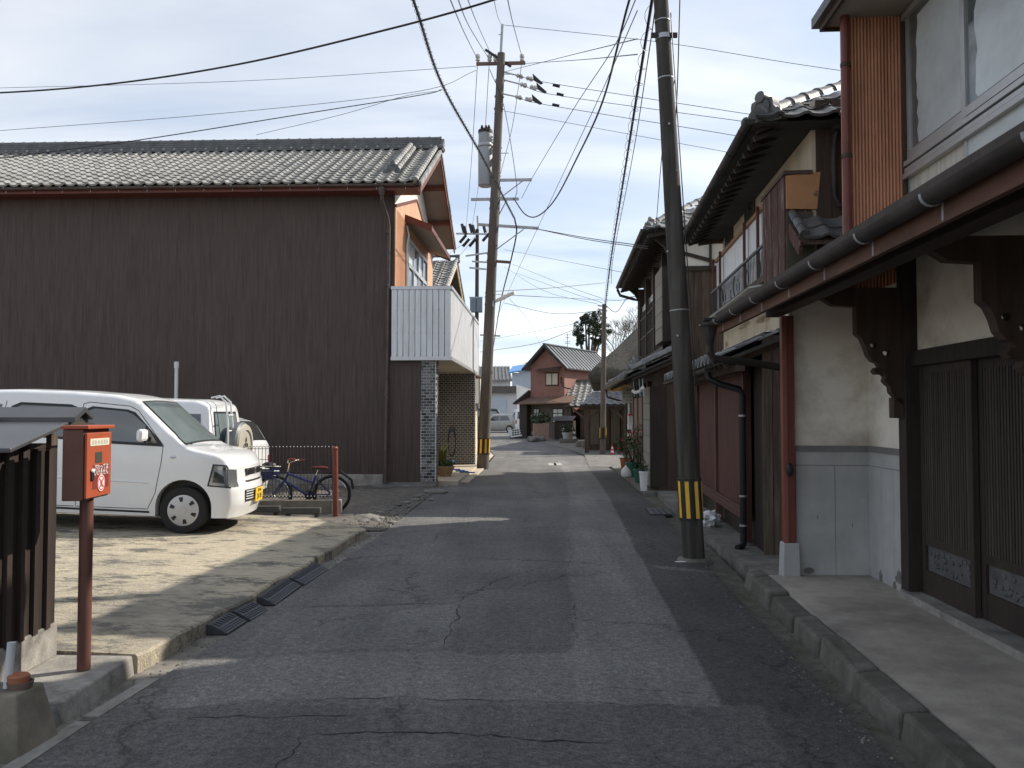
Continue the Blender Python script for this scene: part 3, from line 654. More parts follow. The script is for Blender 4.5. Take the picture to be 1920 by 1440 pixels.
# row of side tiles hanging over the verge
vt = MB().box(-.02, .03, 0, .215, -.085, .02).mesh('verge_tile', M_TILE)
for s_, n_ in ((1, 16), (-1, 16)):
    for i in range(n_):
        d = Vector((0, (RY + .5) * s_, RZ - EZ)).normalized(); nrm = Vector((1, 0, 0)).cross(d) * s_
        base = Vector((VX, -.53 if s_ > 0 else FY + .02, EZ + .05)) + d * (i * .232)
        inst('verge_tile', vt, roof, frame(base, (1, 0, 0), d, nrm) if s_ > 0 else frame(base + d * .215, (1, 0, 0), -d, -nrm * -1))
# second roll and descending ridge near the gable
dr = Vector((VX - .78, .35, EZ + (.85) * sl_))
ridge_row(roof, (VX - .62, .30, EZ + .8 * sl_ + .14), (VX - .62, RY - .25, RZ + .02), CAP_V, .232, 'descending_ridge_tile')
ridge_row(roof, (VX - .78, .30, EZ + .8 * sl_ + .14), (VX - .78, RY - .25, RZ + .02), CAP_V, .232, 'descending_ridge_tile')
ridge_row(roof, (VX - .70, .28, EZ + .8 * sl_ + .22), (VX - .70, RY - .25, RZ + .10), CAP_V, .232, 'descending_ridge_tile')
onigawara(roof, (VX - .70, .22, EZ + .72 * sl_ + .12), (1, 0, 0), (0, -1, 0), .27, M_TILED)
m = MB()
for k, (hw, z) in enumerate(((.18, 0), (.16, .055), (.15, .11), (.14, .165), (.13, .22))):
    m.box(XL, VX - .02, RY - hw, RY + hw, RZ + .04 + z, RZ + .04 + z + .046)
m.build('ridge_courses', M_TILED, roof)
ridge_row(roof, (VX + .02, RY, RZ + .30), (XL, RY, RZ + .30), CAP_L, .27)
rk = MB().lathe([(.035, -.03), (.035, .03), (.02, .045)], (0, 0, 0), 8, (0, -1, 0)).mesh('ridge_stud', M_TILE)
x = VX - .2
while x > XL: inst('ridge_stud', rk, roof, Matrix.Translation((x, RY - .16, RZ + .09))); x -= .265
onigawara(roof, (VX + .06, RY, RZ + .10), (0, 1, 0), (1, 0, 0), .26, M_TILED)
# gable: verge boards, soffits, walls
m = MB()
for s_, ye in ((1, -.48), (-1, FY - .02)):
    m.bar((VX - .01, ye, EZ - .06), (VX - .01, RY, RZ - .06), .03, .20, (0, 0, 1))
m.build('verge_board', M_REDTRIM, BH)
m = MB()
m.hexa([(WX, -.42, EZ - .03), (VX - .03, -.42, EZ - .03), (VX - .03, RY, RZ - .05), (WX, RY, RZ - .05)], [(WX, -.42, EZ - .005), (VX - .03, -.42, EZ - .005), (VX - .03, RY, RZ - .01), (WX, RY, RZ - .01)])
m.hexa([(WX, RY, RZ - .05), (VX - .03, RY, RZ - .05), (VX - .03, FY - .05, EZ - .03), (WX, FY - .05, EZ - .03)], [(WX, RY, RZ - .01), (VX - .03, RY, RZ - .01), (VX - .03, FY - .05, EZ - .005), (WX, FY - .05, EZ - .005)])
m.build('gable_soffit', M_SOFFIT, BH)
for yy in (.9, 1.9, 3.8, 5.0):
    zz = RZ - abs(yy - RY) * sl_ - .10
    MB().bar((WX, yy, zz), (VX - .03, yy, zz), .16, .10).build('purlin', M_REDTRIM, BH)
m = MB(); m.prism([(0.02, 2.6), (5.7, 2.6), (5.7, EZ + .10), (RY, RZ - .04), (0.02, EZ + .10)], (WX - .06, 0, 0), (0, 1, 0), (0, 0, 1), (.06, 0, 0)); m.build('gable_wall', M_WHITEPL, BH)
m = MB(); m.prism([(-.012, 2.7), (5.69, 2.7), (5.69, 5.85), (RY, 6.72), (-.012, 5.88)], (WX + .002, 0, 0), (0, 1, 0), (0, 0, 1), (.022, 0, 0)); m.build('orange_cladding', M_ORANGE, BH)
m = MB(); m.bar((WX + .02, -.02, 5.90), (WX + .02, RY, 6.74), .05, .06); m.bar((WX + .02, RY, 6.74), (WX + .02, 5.69, 5.87), .05, .06); m.build('trim', M_REDTRIM, BH)
jt = MB().box(WX + .024, WX + .034, 0, .012, 2.7, 5.85).mesh('cladding_joint', M_ORANGE)
for i in range(11): inst('cladding_joint', jt, BH, Matrix.Translation((0, .10 + i * .115, 0)))
# awning over the balcony window
aw = MB(); aw.hexa([(WX, 1.15, 5.86), (WX + .60, 1.15, 5.66), (WX + .60, 4.8, 5.66), (WX, 4.8, 5.86)], [(WX, 1.15, 5.98), (WX + .60, 1.15, 5.72), (WX + .60, 4.8, 5.72), (WX, 4.8, 5.98)])
awo = aw.build('awning', M_SOFFIT, BH)
m = MB(); m.bar((WX, 1.14, 5.93), (WX + .62, 1.14, 5.68), .03, .14); m.bar((WX + .615, 1.13, 5.68), (WX + .615, 4.82, 5.68), .03, .11); m.bar((WX, 4.81, 5.93), (WX + .62, 4.81, 5.68), .03, .14)
m.hexa([(WX, 1.15, 5.985), (WX + .61, 1.15, 5.728), (WX + .61, 4.8, 5.728), (WX, 4.8, 5.985)], [(WX, 1.15, 6.0), (WX + .61, 1.15, 5.74), (WX + .61, 4.8, 5.74), (WX, 4.8, 6.0)])
m.build('awning_fascia', M_REDTRIM, awo)
MB().tube([(WX + .05, 1.22, 5.75), (WX + .09, 1.25, 5.55), (WX + .05, 1.25, 5.35), (WX + .05, 1.25, 2.7)], .03, 8).build('conduit', M_ALU, BH, smooth=True)
# balcony window
wn = MB(); wn.box(WX + .015, WX + .03, 1.35, 4.35, 2.8, 5.5); win = wn.build('window', M_CURTAIN, BH)
for i in range(4):
    y0 = 1.40 + i * .74
    MB().box(WX + .042, WX + .047, y0 + .04, y0 + .70, 2.85, 4.86).build('pane', M_WINDOW if i in (0, 2) else M_FROST, win)
    MB().box(WX + .042, WX + .047, y0 + .04, y0 + .70, 4.95, 5.45).build('pane', M_WINDOW if i % 2 else M_FROST, win)
m = MB()
for i in range(5): m.box(WX + .03, WX + .075, 1.36 + i * .74, 1.42 + i * .74, 2.8, 5.52)
m.box(WX + .03, WX + .08, 1.36, 4.38, 4.86, 4.95); m.box(WX + .03, WX + .08, 1.36, 4.38, 5.45, 5.53)
m.build('window_frame', M_ALU, win)
# balcony
bx0, bx1, by0, by1, bz0, bz1 = -.93, .31, -.09, 6.9, 2.68, 4.17
bal = MB().box(bx0, bx1, by0 + .03, by1, bz0 - .02, bz0 + .1).build('balcony', M_SOFFIT, BH)
pn = MB(); ww = (bx1 - bx0) / 10
pn.box(.006, ww - .007, -.030, .012, bz0 + .03, bz1 - .06)
pm = pn.mesh('balcony_panel', M_PANELW)
for i in range(10): inst('balcony_panel', pm, bal, Matrix.Translation((bx0 + i * ww, by0, 0)))
sc_ = MB().sphere((0, 0, 0), .007, .007, .007, 6, 4).mesh('screw', M_INK)
for i in range(10):
    for z in (2.74, 3.2, 3.68): inst('screw', sc_, bal, Matrix.Translation((bx0 + i * ww + ww - .01, by0 - .032, z)))
m = MB(); ribbed(m, (bx1, by0, bz0 + .03), (0, 1, 0), (0, 0, 1), (1, 0, 0), by1 - by0, bz1 - bz0 - .09, .124, .016, .8, .2); m.build('balcony_side_panels', M_PANELW, bal)
MB().box(bx0, bx1 - .04, by0 + .014, by0 + .06, bz0, bz1 - .05).box(bx1 - .05, bx1 - .006, by0 + .02, by1, bz0, bz1 - .05).build('balcony_backing', mat('panel_gap', (.2, .2, .2), .8), bal)
m = MB(); m.box(bx0 - .01, bx1 + .035, by0 - .045, by0 + .07, bz1 - .06, bz1 + .012); m.box(bx1 - .07, bx1 + .036, by0 + .071, by1 + .02, bz1 - .06, bz1 + .012)
m.build('balcony_rail', M_ALU, bal, bevel=.006)
m = MB(); m.box(bx0 - .01, bx1 + .03, by0 - .035, by0 + .05, bz0 - .045, bz0 + .03); m.box(bx1 - .05, bx1 + .031, by0 + .051, by1 + .02, bz0 - .045, bz0 + .03); m.build('balcony_skirt', M_ALU, bal)
# brick pillar and the brick wall at the back of the porch
pil = MB().box(-.315, -.006, .006, .30, .12, 2.66).build('brick_pillar', M_MORTAR, BH)
bh, bl = .0622, .121
brk = MB().box(0, bl - .010, -.010, .006, 0, bh - .010).mesh('brick', M_BRICK)
brh = MB().box(0, bl * .5 - .010, -.010, .006, 0, bh - .010).mesh('brick', M_BRICK)
for r_ in range(41):
    z = .12 + r_ * bh; xs = []
    off = (r_ % 2) * .06
    x = -.317
    lst = []
    if off: lst.append((x, brh)); x += bl * .5
    while x < -.06:
        lst.append((x, brk if x + bl < .004 else brh)); x += bl if x + bl < .004 else bl * .5
    for xx, me in lst: inst('brick', me, pil, Matrix.Translation((xx, .006, z)))
    for yy in (.012 + off, .133 + off):
        if yy + bl < .33: inst('brick', brk, pil, frame((-.006, yy, z), (0, 1, 0), (-1, 0, 0), (0, 0, 1)))
MB().box(-.325, .004, -.012, .31, 0.0, .118).build('pillar_foot', M_CONCD, BH)
bw_ = MB().box(-.95, .29, 6.02, 6.25, .09, 2.66).build('brick_wall', M_MORTAR, BH)
m = MB()
for r_ in range(41):
    x = -.94 + (r_ % 2) * .06
    while x < .28:
        m.box(x, min(x + bl - .012, .292), 6.008, 6.03, .10 + r_ * bh, .10 + r_ * bh + bh - .012); x += bl
    y_ = 6.03 + (r_ % 2) * .05
    m.box(.28, .302, y_, y_ + .10, .10 + r_ * bh, .10 + r_ * bh + bh - .012)
tag(m.build('bricks', mat('porch_brick', (0.085, 0.085, 0.085), 0.55, 0.6, 9, 0.3, 60), bw_), kind='stuff')
MB().box(-.9, -.86, .3, 6.0, .1, 2.66).build('inner_wall', M_CREAM, BH)
MB().box(-.9, .42, .34, 6.9, -.05, .10).build('porch_slab', M_SLAB, BH, bevel=.01)
MB().box(.42, .60, .9, 6.9, -.05, .04).build('porch_step', M_SLAB, BH, bevel=.01)
# ------------------------------------------------------------------ nearest house on the right (lattice entrance)
E = thing('entrance_house', 'old shop house with lattice doors, carved eave brackets and rust red ribbed upper wall', 'house', (2.40, 7.35, 0), -math.atan(.055))
MB().box(0.0, .095, -.03, .09, .40, 2.40).build('post', M_POST, E, bevel=.006)
MB().box(-.012, .03, -.036, -.02, .40, 2.40).build('post_lit_edge', mat('post_lit_edge', (0.26, 0.085, 0.06), .6, .2, 6, .2), E, bevel=.003)  # paler strip: the lit street side of the post put into colour
MB().hexa([(-.035, -.06, -.03), (.125, -.06, -.03), (.125, .10, -.03), (-.035, .10, -.03)], [(-.015, -.045, .40), (.118, -.045, .40), (.118, .10, .40), (-.015, .10, .40)]).build('post_footing', M_GREYPL, E, bevel=.008)
# side wall facing the camera and the short return wall, grey wainscot below, plaster above
MB().box(.10, .76, .05, .16, 1.25, 2.60).build('plaster_panel', M_CREAM2, E)
MB().box(.76, .86, -.74, .16, 1.25, 2.60).build('plaster_panel', M_CREAM2, E)
for a, b in ((.116, .452), (.456, .757)): MB().box(a, b, .032, .15, .08, 1.075).build('wainscot_panel', M_GREYPL, E)
MB().box(.116, .757, .034, .15, 1.079, 1.20).build('wainscot_band', M_GREYPL, E)
for a, b in ((-.74, -.515), (-.511, -.265), (-.261, .030)): MB().box(.742, .85, a, b, .08, 1.075).build('wainscot_panel', M_GREYPL, E)
MB().box(.744, .85, -.74, .030, 1.079, 1.20).build('wainscot_band', M_GREYPL, E)
m = MB(); m.box(.10, .757, .012, .15, 1.203, 1.228); m.box(.10, .757, .022, .15, 1.228, 1.25); m.box(.727, .85, -.74, .012, 1.203, 1.228); m.box(.736, .85, -.74, .022, 1.228, 1.25)
m.build('dado_moulding', mat('moulding', (0.20, 0.195, 0.19), .85, .15, 6, .1), E)
MB().box(.70, .86, -.88, -.742, .10, 2.75).build('door_post', M_WOODB, E, bevel=.006)
M_SCAR = mat('bare_render', (.19, .18, .165), .95, .3, 12, .6, 60)
for yy, zz, a, c in ((-.22, .14, .05, .07), (-.60, .21, .07, .06), (-.52, .13, .04, .05), (-.68, .14, .05, .05)):
    MB().prism([(math.cos(t) * a * random.uniform(.6, 1.2), math.sin(t) * c * random.uniform(.6, 1.2)) for t in [i * math.pi / 6 for i in range(12)]], (.7405, yy, zz), (0, 1, 0), (0, 0, 1), (.001, 0, 0)).build('plaster_scar', M_SCAR, E)
for xx, zz, a, c in ((.30, .62, .006, .018), (.60, .55, .004, .02), (.22, .15, .05, .03)):
    MB().prism([(math.cos(t) * a, math.sin(t) * c) for t in [i * math.pi / 4 for i in range(8)]], (xx, .0305, zz), (1, 0, 0), (0, 0, 1), (0, .001, 0)).build('plaster_scar', M_SCAR, E)
# carved brackets under the eave, with pierced holes
def bracket(y0, th=.09):
    # outline in (x,z): arm towards the street above, scrolls below
    outl = [(.70, 2.52), (.04, 2.52), (.02, 2.47), (.10, 2.43), (.17, 2.385), (.33, 2.375), (.345, 2.375), (.345, 2.16), (.385, 2.125), (.415, 2.06), (.435, 1.99), (.47, 1.945), (.505, 1.93), (.525, 1.90),
            (.495, 1.895), (.475, 1.868), (.495, 1.842), (.545, 1.842), (.565, 1.825), (.555, 1.79), (.575, 1.765), (.60, 1.745), (.605, 1.70), (.635, 1.665), (.655, 1.625), (.70, 1.60)]
    holes = [[(.475 + .028 * math.cos(a), 2.075 + .030 * math.sin(a) * (1 if math.sin(a) < 0 else .45)) for a in [i * math.pi / 5 for i in range(10)]],
             [(.575 + .034 * math.cos(a), 2.015 + .032 * math.sin(a) * (1 if math.sin(a) < 0 else .45)) for a in [i * math.pi / 5 for i in range(10)]]]
    from mathutils.geometry import tessellate_polygon
    loops = [[Vector((p[0], p[1], 0)) for p in outl]] + [[Vector((p[0], p[1], 0)) for p in reversed(h)] for h in holes]
    tris = tessellate_polygon(loops); flat = [p for l in loops for p in l]; nv = len(flat)
    m = MB(); m.v = [Vector((p.x, y0, p.y)) for p in flat] + [Vector((p.x, y0 + th, p.y)) for p in flat]
    for t in tris: m.f.append(tuple(t)); m.f.append(tuple(nv + i for i in reversed(t)))
    b = 0
    for l in loops:
        k = len(l)
        for i in range(k): j = (i + 1) % k; m.f.append((b + i, b + j, nv + b + j, nv + b + i))
        b += k
    return recalc(m.build('bracket', M_WOODD, E))
for y0 in (-.86, -2.78, -4.70):
    bracket(y0)
    MB().box(.62, .70, y0 + .0, y0 + .10, 1.50, 1.66).build('bracket_block', M_WOODD, E, bevel=.005)
MB().bar((.0, .32, 2.50), (.0, -7.2, 2.50), .13, .15).build('eave_beam', M_WOODD, E, bevel=.008)
MB().box(.74, .87, -7.2, -.88, 1.90, 2.02).build('lintel', M_WOODB, E, bevel=.006)
MB().box(.80, .88, -7.2, -.88, 2.02, 2.95).build('plaster_panel', M_CREAM2, E)
MB().box(.66, .96, -7.2, -.78, .10, .165).build('door_sill', M_CONC, E, bevel=.008)
# sliding lattice doors
slat = MB().box(-.011, .011, -.011, .011, .60, 1.84).mesh('slat', mat('lattice_wood', (0.060, 0.046, 0.038), .7, .3, 6, .3, 30, stretch=(6, 6, .5), rnd=.25))
for d in range(5):
    y1 = -.90 - d * .80; y0 = y1 - .80; xx = .80 + (d % 2) * .045
    dm = MB(); dm.box(xx, xx + .04, y0, y0 + .06, .165, 1.90); dm.box(xx, xx + .04, y1 - .06, y1, .165, 1.90); dm.box(xx + .002, xx + .038, y0 + .06, y1 - .06, 1.84, 1.90)
    dm.box(xx + .002, xx + .038, y0 + .06, y1 - .06, .54, .60); dm.box(xx + .002, xx + .038, y0 + .06, y1 - .06, .30, .345); dm.box(xx + .004, xx + .036, y0 + .06, y1 - .06, .165, .30)
    door = dm.build('lattice_door', M_WOODB, E)
    MB().box(xx + .030, xx + .034, y0 + .06, y1 - .06, .60, 1.84).build('door_paper', mat('door_paper', (0.035, 0.028, 0.022), .7, .3, 3, .1), door)
    n = 19
    for i in range(n): inst('slat', slat, door, Matrix.Translation((xx + .013, y0 + .06 + (i + .5) * .68 / n, 0)))
    for z in (.92, 1.22, 1.54): MB().box(xx + .016, xx + .026, y0 + .06, y1 - .06, z, z + .018).build('rail', M_WOODB, door)
    cv = MB(); cv.box(xx + .02, xx + .034, y0 + .06, y1 - .06, .345, .54)
    for q in range(34):
        cy = random.uniform(y0 + .10, y1 - .10); cz = random.uniform(.375, .51); cv.sphere((xx + .018, cy, cz), .012, random.uniform(.015, .035), random.uniform(.010, .022), 6, 4)
    cv.build('carved_panel', mat('carved_wood', (0.105, 0.10, 0.10), .6, .3, 9, .4, 40), door, smooth=True)
MB().box(1.0, 1.05, -7.2, -.9, .1, 2.9).build('inner_wall', M_WOODB, E)
# pent roof over the entrance
m = MB(); m.hexa([(-.50, .42, 2.435), (1.02, .42, 2.90), (1.02, -7.4, 2.90), (-.50, -7.4, 2.435)], [(-.50, .42, 2.475), (1.02, .42, 2.94), (1.02, -7.4, 2.94), (-.50, -7.4, 2.475)])
pr_ = m.build('pent_roof', M_WOODB, E)
raf = MB().bar((-.47, 0, 2.40), (.80, 0, 2.79), .045, .07).mesh('rafter', M_WOODD)
for i in range(24): inst('rafter', raf, pr_, Matrix.Translation((0, .30 - i * .32, 0)))
tile_roof(pr_, (-.47, -7.4, 2.47), (0, 1, 0), Vector((1.52, 0, .465)), 29, 3, .27, .235, TM_D, name='eave_tile')
MB().box(-.485, -.455, -7.4, .42, 2.285, 2.44).build('fascia', mat('worn_fascia', (0.125, 0.058, 0.04), .7, .3, 6, .3, 40, stretch=(4, .5, 4), stain=(0.05, .028, .022), samt=.6, sscale=3), E)
MB().trough((-.53, .46, 2.395), (-.53, -7.4, 2.395), .046).build('gutter', M_GUTD, E, smooth=True)
hk = MB().trough((-.53, -.008, 2.395), (-.53, .008, 2.395), .050, 8, .005).box(-.492, -.486, -.005, .005, 2.29, 2.36).mesh('gutter_hook', M_GALV)
for i in range(11): inst('gutter_hook', hk, E, Matrix.Translation((0, .15 - i * .72, 0)))
m = MB(); m.lathe([(.035, -.02), (.04, .0), (.075, .16), (.09, .17), (.09, .20)], (-.545, .50, 2.20), 10); m.build('rain_hopper', M_GUTD, E, smooth=True)
MB().tube([(-.545, .50, 2.24), (-.545, .50, 2.12), (-.50, .53, 2.06), (-.10, .62, 2.02), (.18, .70, 1.98)], .036, 10).build('downpipe', M_GUTD, E, smooth=True)
m = MB(); m.box(-.60, -.42, .46, .62, 2.42, 2.445); m.build('gutter_cover', M_GUTD, E)
# upper storey: rust red ribbed wing wall facing up the street, window wall along it
m = MB(); ribbed(m, (.535, -.16, 2.55), (1, 0, 0), (0, 0, 1), (0, -1, 0), .46, 2.45, .029, .022, .35, .3); m.build('ribbed_cladding', M_ORANGE2, E)
MB().box(.52, 1.08, -.145, -.06, 2.55, 5.0).build('wing_wall', M_ORANGE2, E); MB().box(1.08, 6.0, -.14, .55, 2.55, 5.0).build('core_wall', M_WOODD, E)
MB().tube([(.515, -.20, 5.0), (.515, -.20, 2.62)], .036, 10).build('downpipe', M_POST, E, smooth=True)
for z in (3.0, 3.75, 4.55): MB().tube([(.515, -.20, z), (.515, -.20, z + .035)], .043, 10).build('pipe_band', M_WOODD, E)
MB().box(.99, 1.06, -.215, -.165, 2.75, 5.0).build('corner_post', M_WOODD, E)
MB().box(1.07, 6.0, -7.4, -.15, 2.6, 5.0).build('upper_wall', M_SOFFIT, E)
wi = MB().box(1.045, 1.06, -7.2, -.22, 2.9, 4.98).build('window', M_ALU, E)
ys_ = [-.24 - i * 1.0 for i in range(8)]
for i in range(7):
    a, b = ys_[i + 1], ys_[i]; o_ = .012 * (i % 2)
    pn_ = MB().box(1.028 - o_, 1.034 - o_, a + .045, b - .045, 3.78, 4.93).build('pane', mat('dark_pane', (.10, .112, .112), .07, .3, 4, .1, 3, spec=.9), wi); jg = [(a + .05, 3.80), (b - .20, 3.80)] + [(b - .19 + random.uniform(-.025, .03), 3.84 + k * .075) for k in range(14)] + [(b - .2, 4.88), (a + .05, 4.90)]; MB().prism(jg, (1.0265 - o_, 0, 0), (0, 1, 0), (0, 0, 1), (.001, 0, 0)).build('pane_reflection', M_FROST, wi)  # pale jagged sheet paints a reflection into each dark pane
    MB().box(1.030 - o_, 1.036 - o_, a + .035, b - .035, 2.98, 3.55).build('pane', M_FROST if i else mat('dirty_pane', (.55, .53, .47), .3, .1, 3, .05, stain=(.3, .29, .26), samt=.7, sscale=4, sstretch=(5, 5, .6)), wi)
    m = MB()
    for yy in (a + .045, b): m.box(1.012 - o_, 1.044, yy - .045, yy, 3.70, 4.98); m.box(1.016 - o_, 1.044, yy - .04, yy - .005, 2.9, 3.60)
    m.box(1.010 - o_, 1.044, a, b, 3.715, 3.78); m.box(1.012 - o_, 1.044, a, b, 2.93, 2.98)
    m.build('window_frame', M_ALU, wi)
m = MB(); m.box(.985, 1.045, -7.3, -.22, 3.655, 3.70); m.box(.992, 1.045, -7.3, -.22, 3.60, 3.64); m.box(.975, 1.045, -7.3, -.22, 3.545, 3.59); m.build('window_rail', M_ALU, wi, bevel=.004)
m = MB(); m.box(.985, 1.045, -7.3, -.22, 4.93, 4.985); m.build('window_head', M_ALU, wi)
# upper roof
m = MB(); m.hexa([(.40, .0, 5.0), (6.6, .0, 5.0), (6.6, -7.6, 5.0), (.40, -7.6, 5.0)], [(.40, .0, 5.025), (6.6, .0, 5.025), (6.6, -7.6, 5.025), (.40, -7.6, 5.025)]); m.build('soffit', M_SOFFIT, E)
m = MB(); m.box(.37, .398, -7.6, .03, 4.97, 5.12); m.box(.398, 6.6, .002, .03, 4.97, 5.12); ur_f = m.build('fascia', M_WOODD, E)
m = MB(); m.prism([(.32, 5.12), (3.5, 6.65), (6.8, 5.12), (6.8, 5.03), (.32, 5.03)], (0, -7.7, 0), (1, 0, 0), (0, 0, 1), (0, 7.8, 0)); ur = m.build('roof', M_TILED, E)

CAP_S = cap_mesh('verge_tile', .045, .2, M_TILED)
# ------------------------------------------------------------------ hip roof helper
def hip_roof(parent, x0, x1, y0, y1, ez, rz, hip_near=True, tm=TM_D, cap=CAP_D, sheetmat=M_SHEET, tile_side=True, gut=True, oni=.24, tmat=M_TILED):
    xm = (x0 + x1) / 2; run = x1 - xm; h = rz - ez
    ya = y0 + run * .9 if hip_near else y0; yb = y1
    A, B, C, D = (x0, y0, ez), (x1, y0, ez), (x1, y1, ez), (x0, y1, ez); P, Q = (xm, ya, rz), (xm, yb, rz)
    m = MB(); m.add([A, B, C, D, P, Q], [(0, 1, 4), (0, 4, 5, 3), (1, 2, 5, 4), (3, 5, 2), (3, 2, 1, 0)])
    ro = m.build('roof', sheetmat, parent)
    if hip_near:
        dn = Vector((0, ya - y0, h)); ln = dn.length
        tile_roof(ro, (x0, y0 - .05, ez + .01), (1, 0, 0), dn, int((x1 - x0) / .265), int(ln / .235), .265, .235, tm, limit=220,
                  inside=lambda u, v: abs(u - run) < run * (1 - v / ln) - .02)
        ridge_row(ro, Vector(A) + Vector((.05, .05, .08)), Vector(P) + Vector((0, 0, .12)), cap, .27, 'hip_tile')
        ridge_row(ro, Vector(B) + Vector((-.05, .05, .08)), Vector(P) + Vector((0, 0, .12)), cap, .27, 'hip_tile')
        d = (Vector(A) - Vector(P)); d.z = 0; d.normalize()
        onigawara(ro, Vector(A) + Vector((.10, .12, .10)), Vector((-d.y, d.x, 0)), d, oni, tmat)
    if tile_side:
        sd_ = Vector((xm - x0, 0, h)); ls = sd_.length
        n_ = int((y1 - y0) / .265)
        tile_roof(ro, (x0 + .03, y1, ez - .01), (0, -1, 0), sd_, n_, 2, .265, .235, tm, limit=300, name='eave_tile',
                  inside=lambda u, v: (y1 - u) > y0 + v * .9)
    m = MB()
    for k, hw in enumerate((.17, .15, .13)): m.box(xm - hw, xm + hw, ya - .05, yb, rz - .02 + k * .06, rz + .035 + k * .06)
    m.build('ridge_courses', tmat, ro); ridge_row(ro, (xm, ya - .1, rz + .17), (xm, yb, rz + .17), cap, .27)
    onigawara(ro, (xm, ya - .15, rz + .02), (1, 0, 0), (0, -1, 0), oni, tmat)
    return ro
def rafters(parent, x0, x1, z0, z1, y0, y1, st, m=M_WOODB, w=.045, h=.06):
    me = MB().bar((x0, 0, z0), (x1, 0, z1), w, h).mesh('rafter', m); y = y0
    while y < y1: inst('rafter', me, parent, Matrix.Translation((0, y, 0))); y += st

# ------------------------------------------------------------------ second house on the right
B = thing('plaster_house', 'old two storey house with cream plaster, white balcony panels and peeling shutter box', 'house', (2.62, 8.75, 0), -math.atan(.087))
pk = [MB().box(0, .098, -.012, .012, .04, 2.36).mesh('plank', M_WOODW), MB().box(0, .122, -.014, .012, .04, 2.36).mesh('plank', M_WOODW)]
x = .02
for i in range(6):
    inst('plank', pk[i % 2], B, Matrix.Translation((x, -.01 + .006 * (i % 3), 0))); x += .104 if i % 2 == 0 else .128
MB().box(.05, 3.8, .01, 5.0, .02, 2.4).build('wall_core', M_WOODB, B)
# brown boarded bays on a raised frame
py_ = [.62, 2.62, 4.45]
for i, y in enumerate(py_): MB().box(-.07, .02, y - .035, y + .035, .06, 2.12).build('post', M_WOODR, B, bevel=.004)
for i in range(2):
    a, b = py_[i] + .036, py_[i + 1] - .036
    m = MB(); ribbed(m, (-.03, b, .47), (0, -1, 0), (0, 0, 1), (-1, 0, 0), b - a, 1.55, .045, .006, .6, .4); m.build('board_panel', M_WOODR, B)
m = MB(); m.box(-.085, .02, .58, 4.9, .34, .44); m.box(-.075, .02, .58, 4.9, .44, .47); m.build('bottom_rail', M_WOODR, B, bevel=.005)
MB().box(-.08, .02, .58, 4.9, 1.98, 2.06).build('top_rail', M_WOODR, B)
for y in (.62, 2.62, 4.45): MB().sphere((-.03, y, .05), .11, .10, .05, 8, 5).build('footing_stone', M_KERB, B)
# pent roof
m = MB(); m.hexa([(-.40, -.12, 2.06), (.50, -.12, 2.42), (.50, 5.1, 2.42), (-.40, 5.1, 2.06)], [(-.40, -.12, 2.10), (.50, -.12, 2.46), (.50, 5.1, 2.46), (-.40, 5.1, 2.10)])
pr2 = m.build('pent_roof', M_SHEET, B)
tile_roof(pr2, (-.45, 5.1, 2.09), (0, -1, 0), Vector((.9, 0, .36)), 19, 4, .27, .235, TM_G)
MB().bar((-.22, -.1, 2.04), (-.22, 5.0, 2.04), .09, .12).build('eave_beam', M_WOODW, B)
rafters(pr2, -.38, .4, 2.035, 2.35, 0, 5, .30, M_WOODW)
for i in range(16):
    MB().tube([(.14 + .02 * (i % 2), 4.9 - i * .3, 2.41), (.14 + .02 * (i % 2), 4.66 - i * .3, 2.41)], .035, 8).build('mortar_roll', M_WHITEPL, pr2)
MB().trough((-.49, 5.1, 2.05), (-.49, .3, 2.03), .045).build('gutter', M_GUTD, B, smooth=True)
m = MB(); m.tube([(-.49, .42, 2.03), (-.47, .40, 1.92), (-.36, .38, 1.86), (-.15, .37, 1.80), (-.12, .37, 1.74), (-.12, .37, .10)], .036, 10); dp = m.build('downpipe', M_BLACK, B, smooth=True)
for z in (1.5, .62, .3): MB().tube([(-.12, .37, z), (-.12, .37, z + .02)], .041, 10).build('pipe_band', M_GALV, dp)
MB().tube([(-.12, .37, .11), (-.16, .33, .08), (-.2, .30, .07)], .038, 10).build('pipe_shoe', M_BLACK, dp)
# upper storey
MB().box(.46, 3.9, -.36, 5.05, 2.40, 4.70).build('plaster_wall', M_CREAM, B)
for q in range(4):
    y = random.uniform(1.6, 4.8); a, c = random.uniform(.2, .5), random.uniform(.03, .08)
    pts = [(math.cos(t) * a * random.uniform(.45, 1.15), math.sin(t) * c * random.uniform(.4, 1.3)) for t in [i * math.pi / 9 for i in range(18)]]
    MB().prism(pts, (.455, y, random.uniform(2.58, 2.85)), (0, 1, 0), (0, 0, 1), (.004, 0, 0)).build('bare_clay_patch', mat('bare_clay', (0.36, 0.27, 0.18), .95, .3, 9, .6, 40), B)
m = MB(); ribbed(m, (.05, 5.0, 2.98), (0, -1, 0), Vector((1, 0, .18)).normalized(), Vector((-.18, 0, 1)), 4.2, .42, .075, .02, .5, .45); m.build('corrugated_awning', mat('clear_sheet', (0.6, 0.6, 0.56), .4, .2, 5, 0), B)
MB().box(.20, .47, .7, 5.06, 3.05, 3.13).build('balcony_floor', M_WOODD, B)
for y in (2.45, 4.1):
    MB().box(.43, .456, y - .05, y + .60, 4.10, 4.60).build('window_frame', M_WOODW, B)
    MB().box(.424, .429, y, y + .55, 4.14, 4.56).build('pane', M_WINDOW, B); MB().box(.418, .424, y + .26, y + .29, 4.14, 4.56).build('mullion', M_WOODW, B)
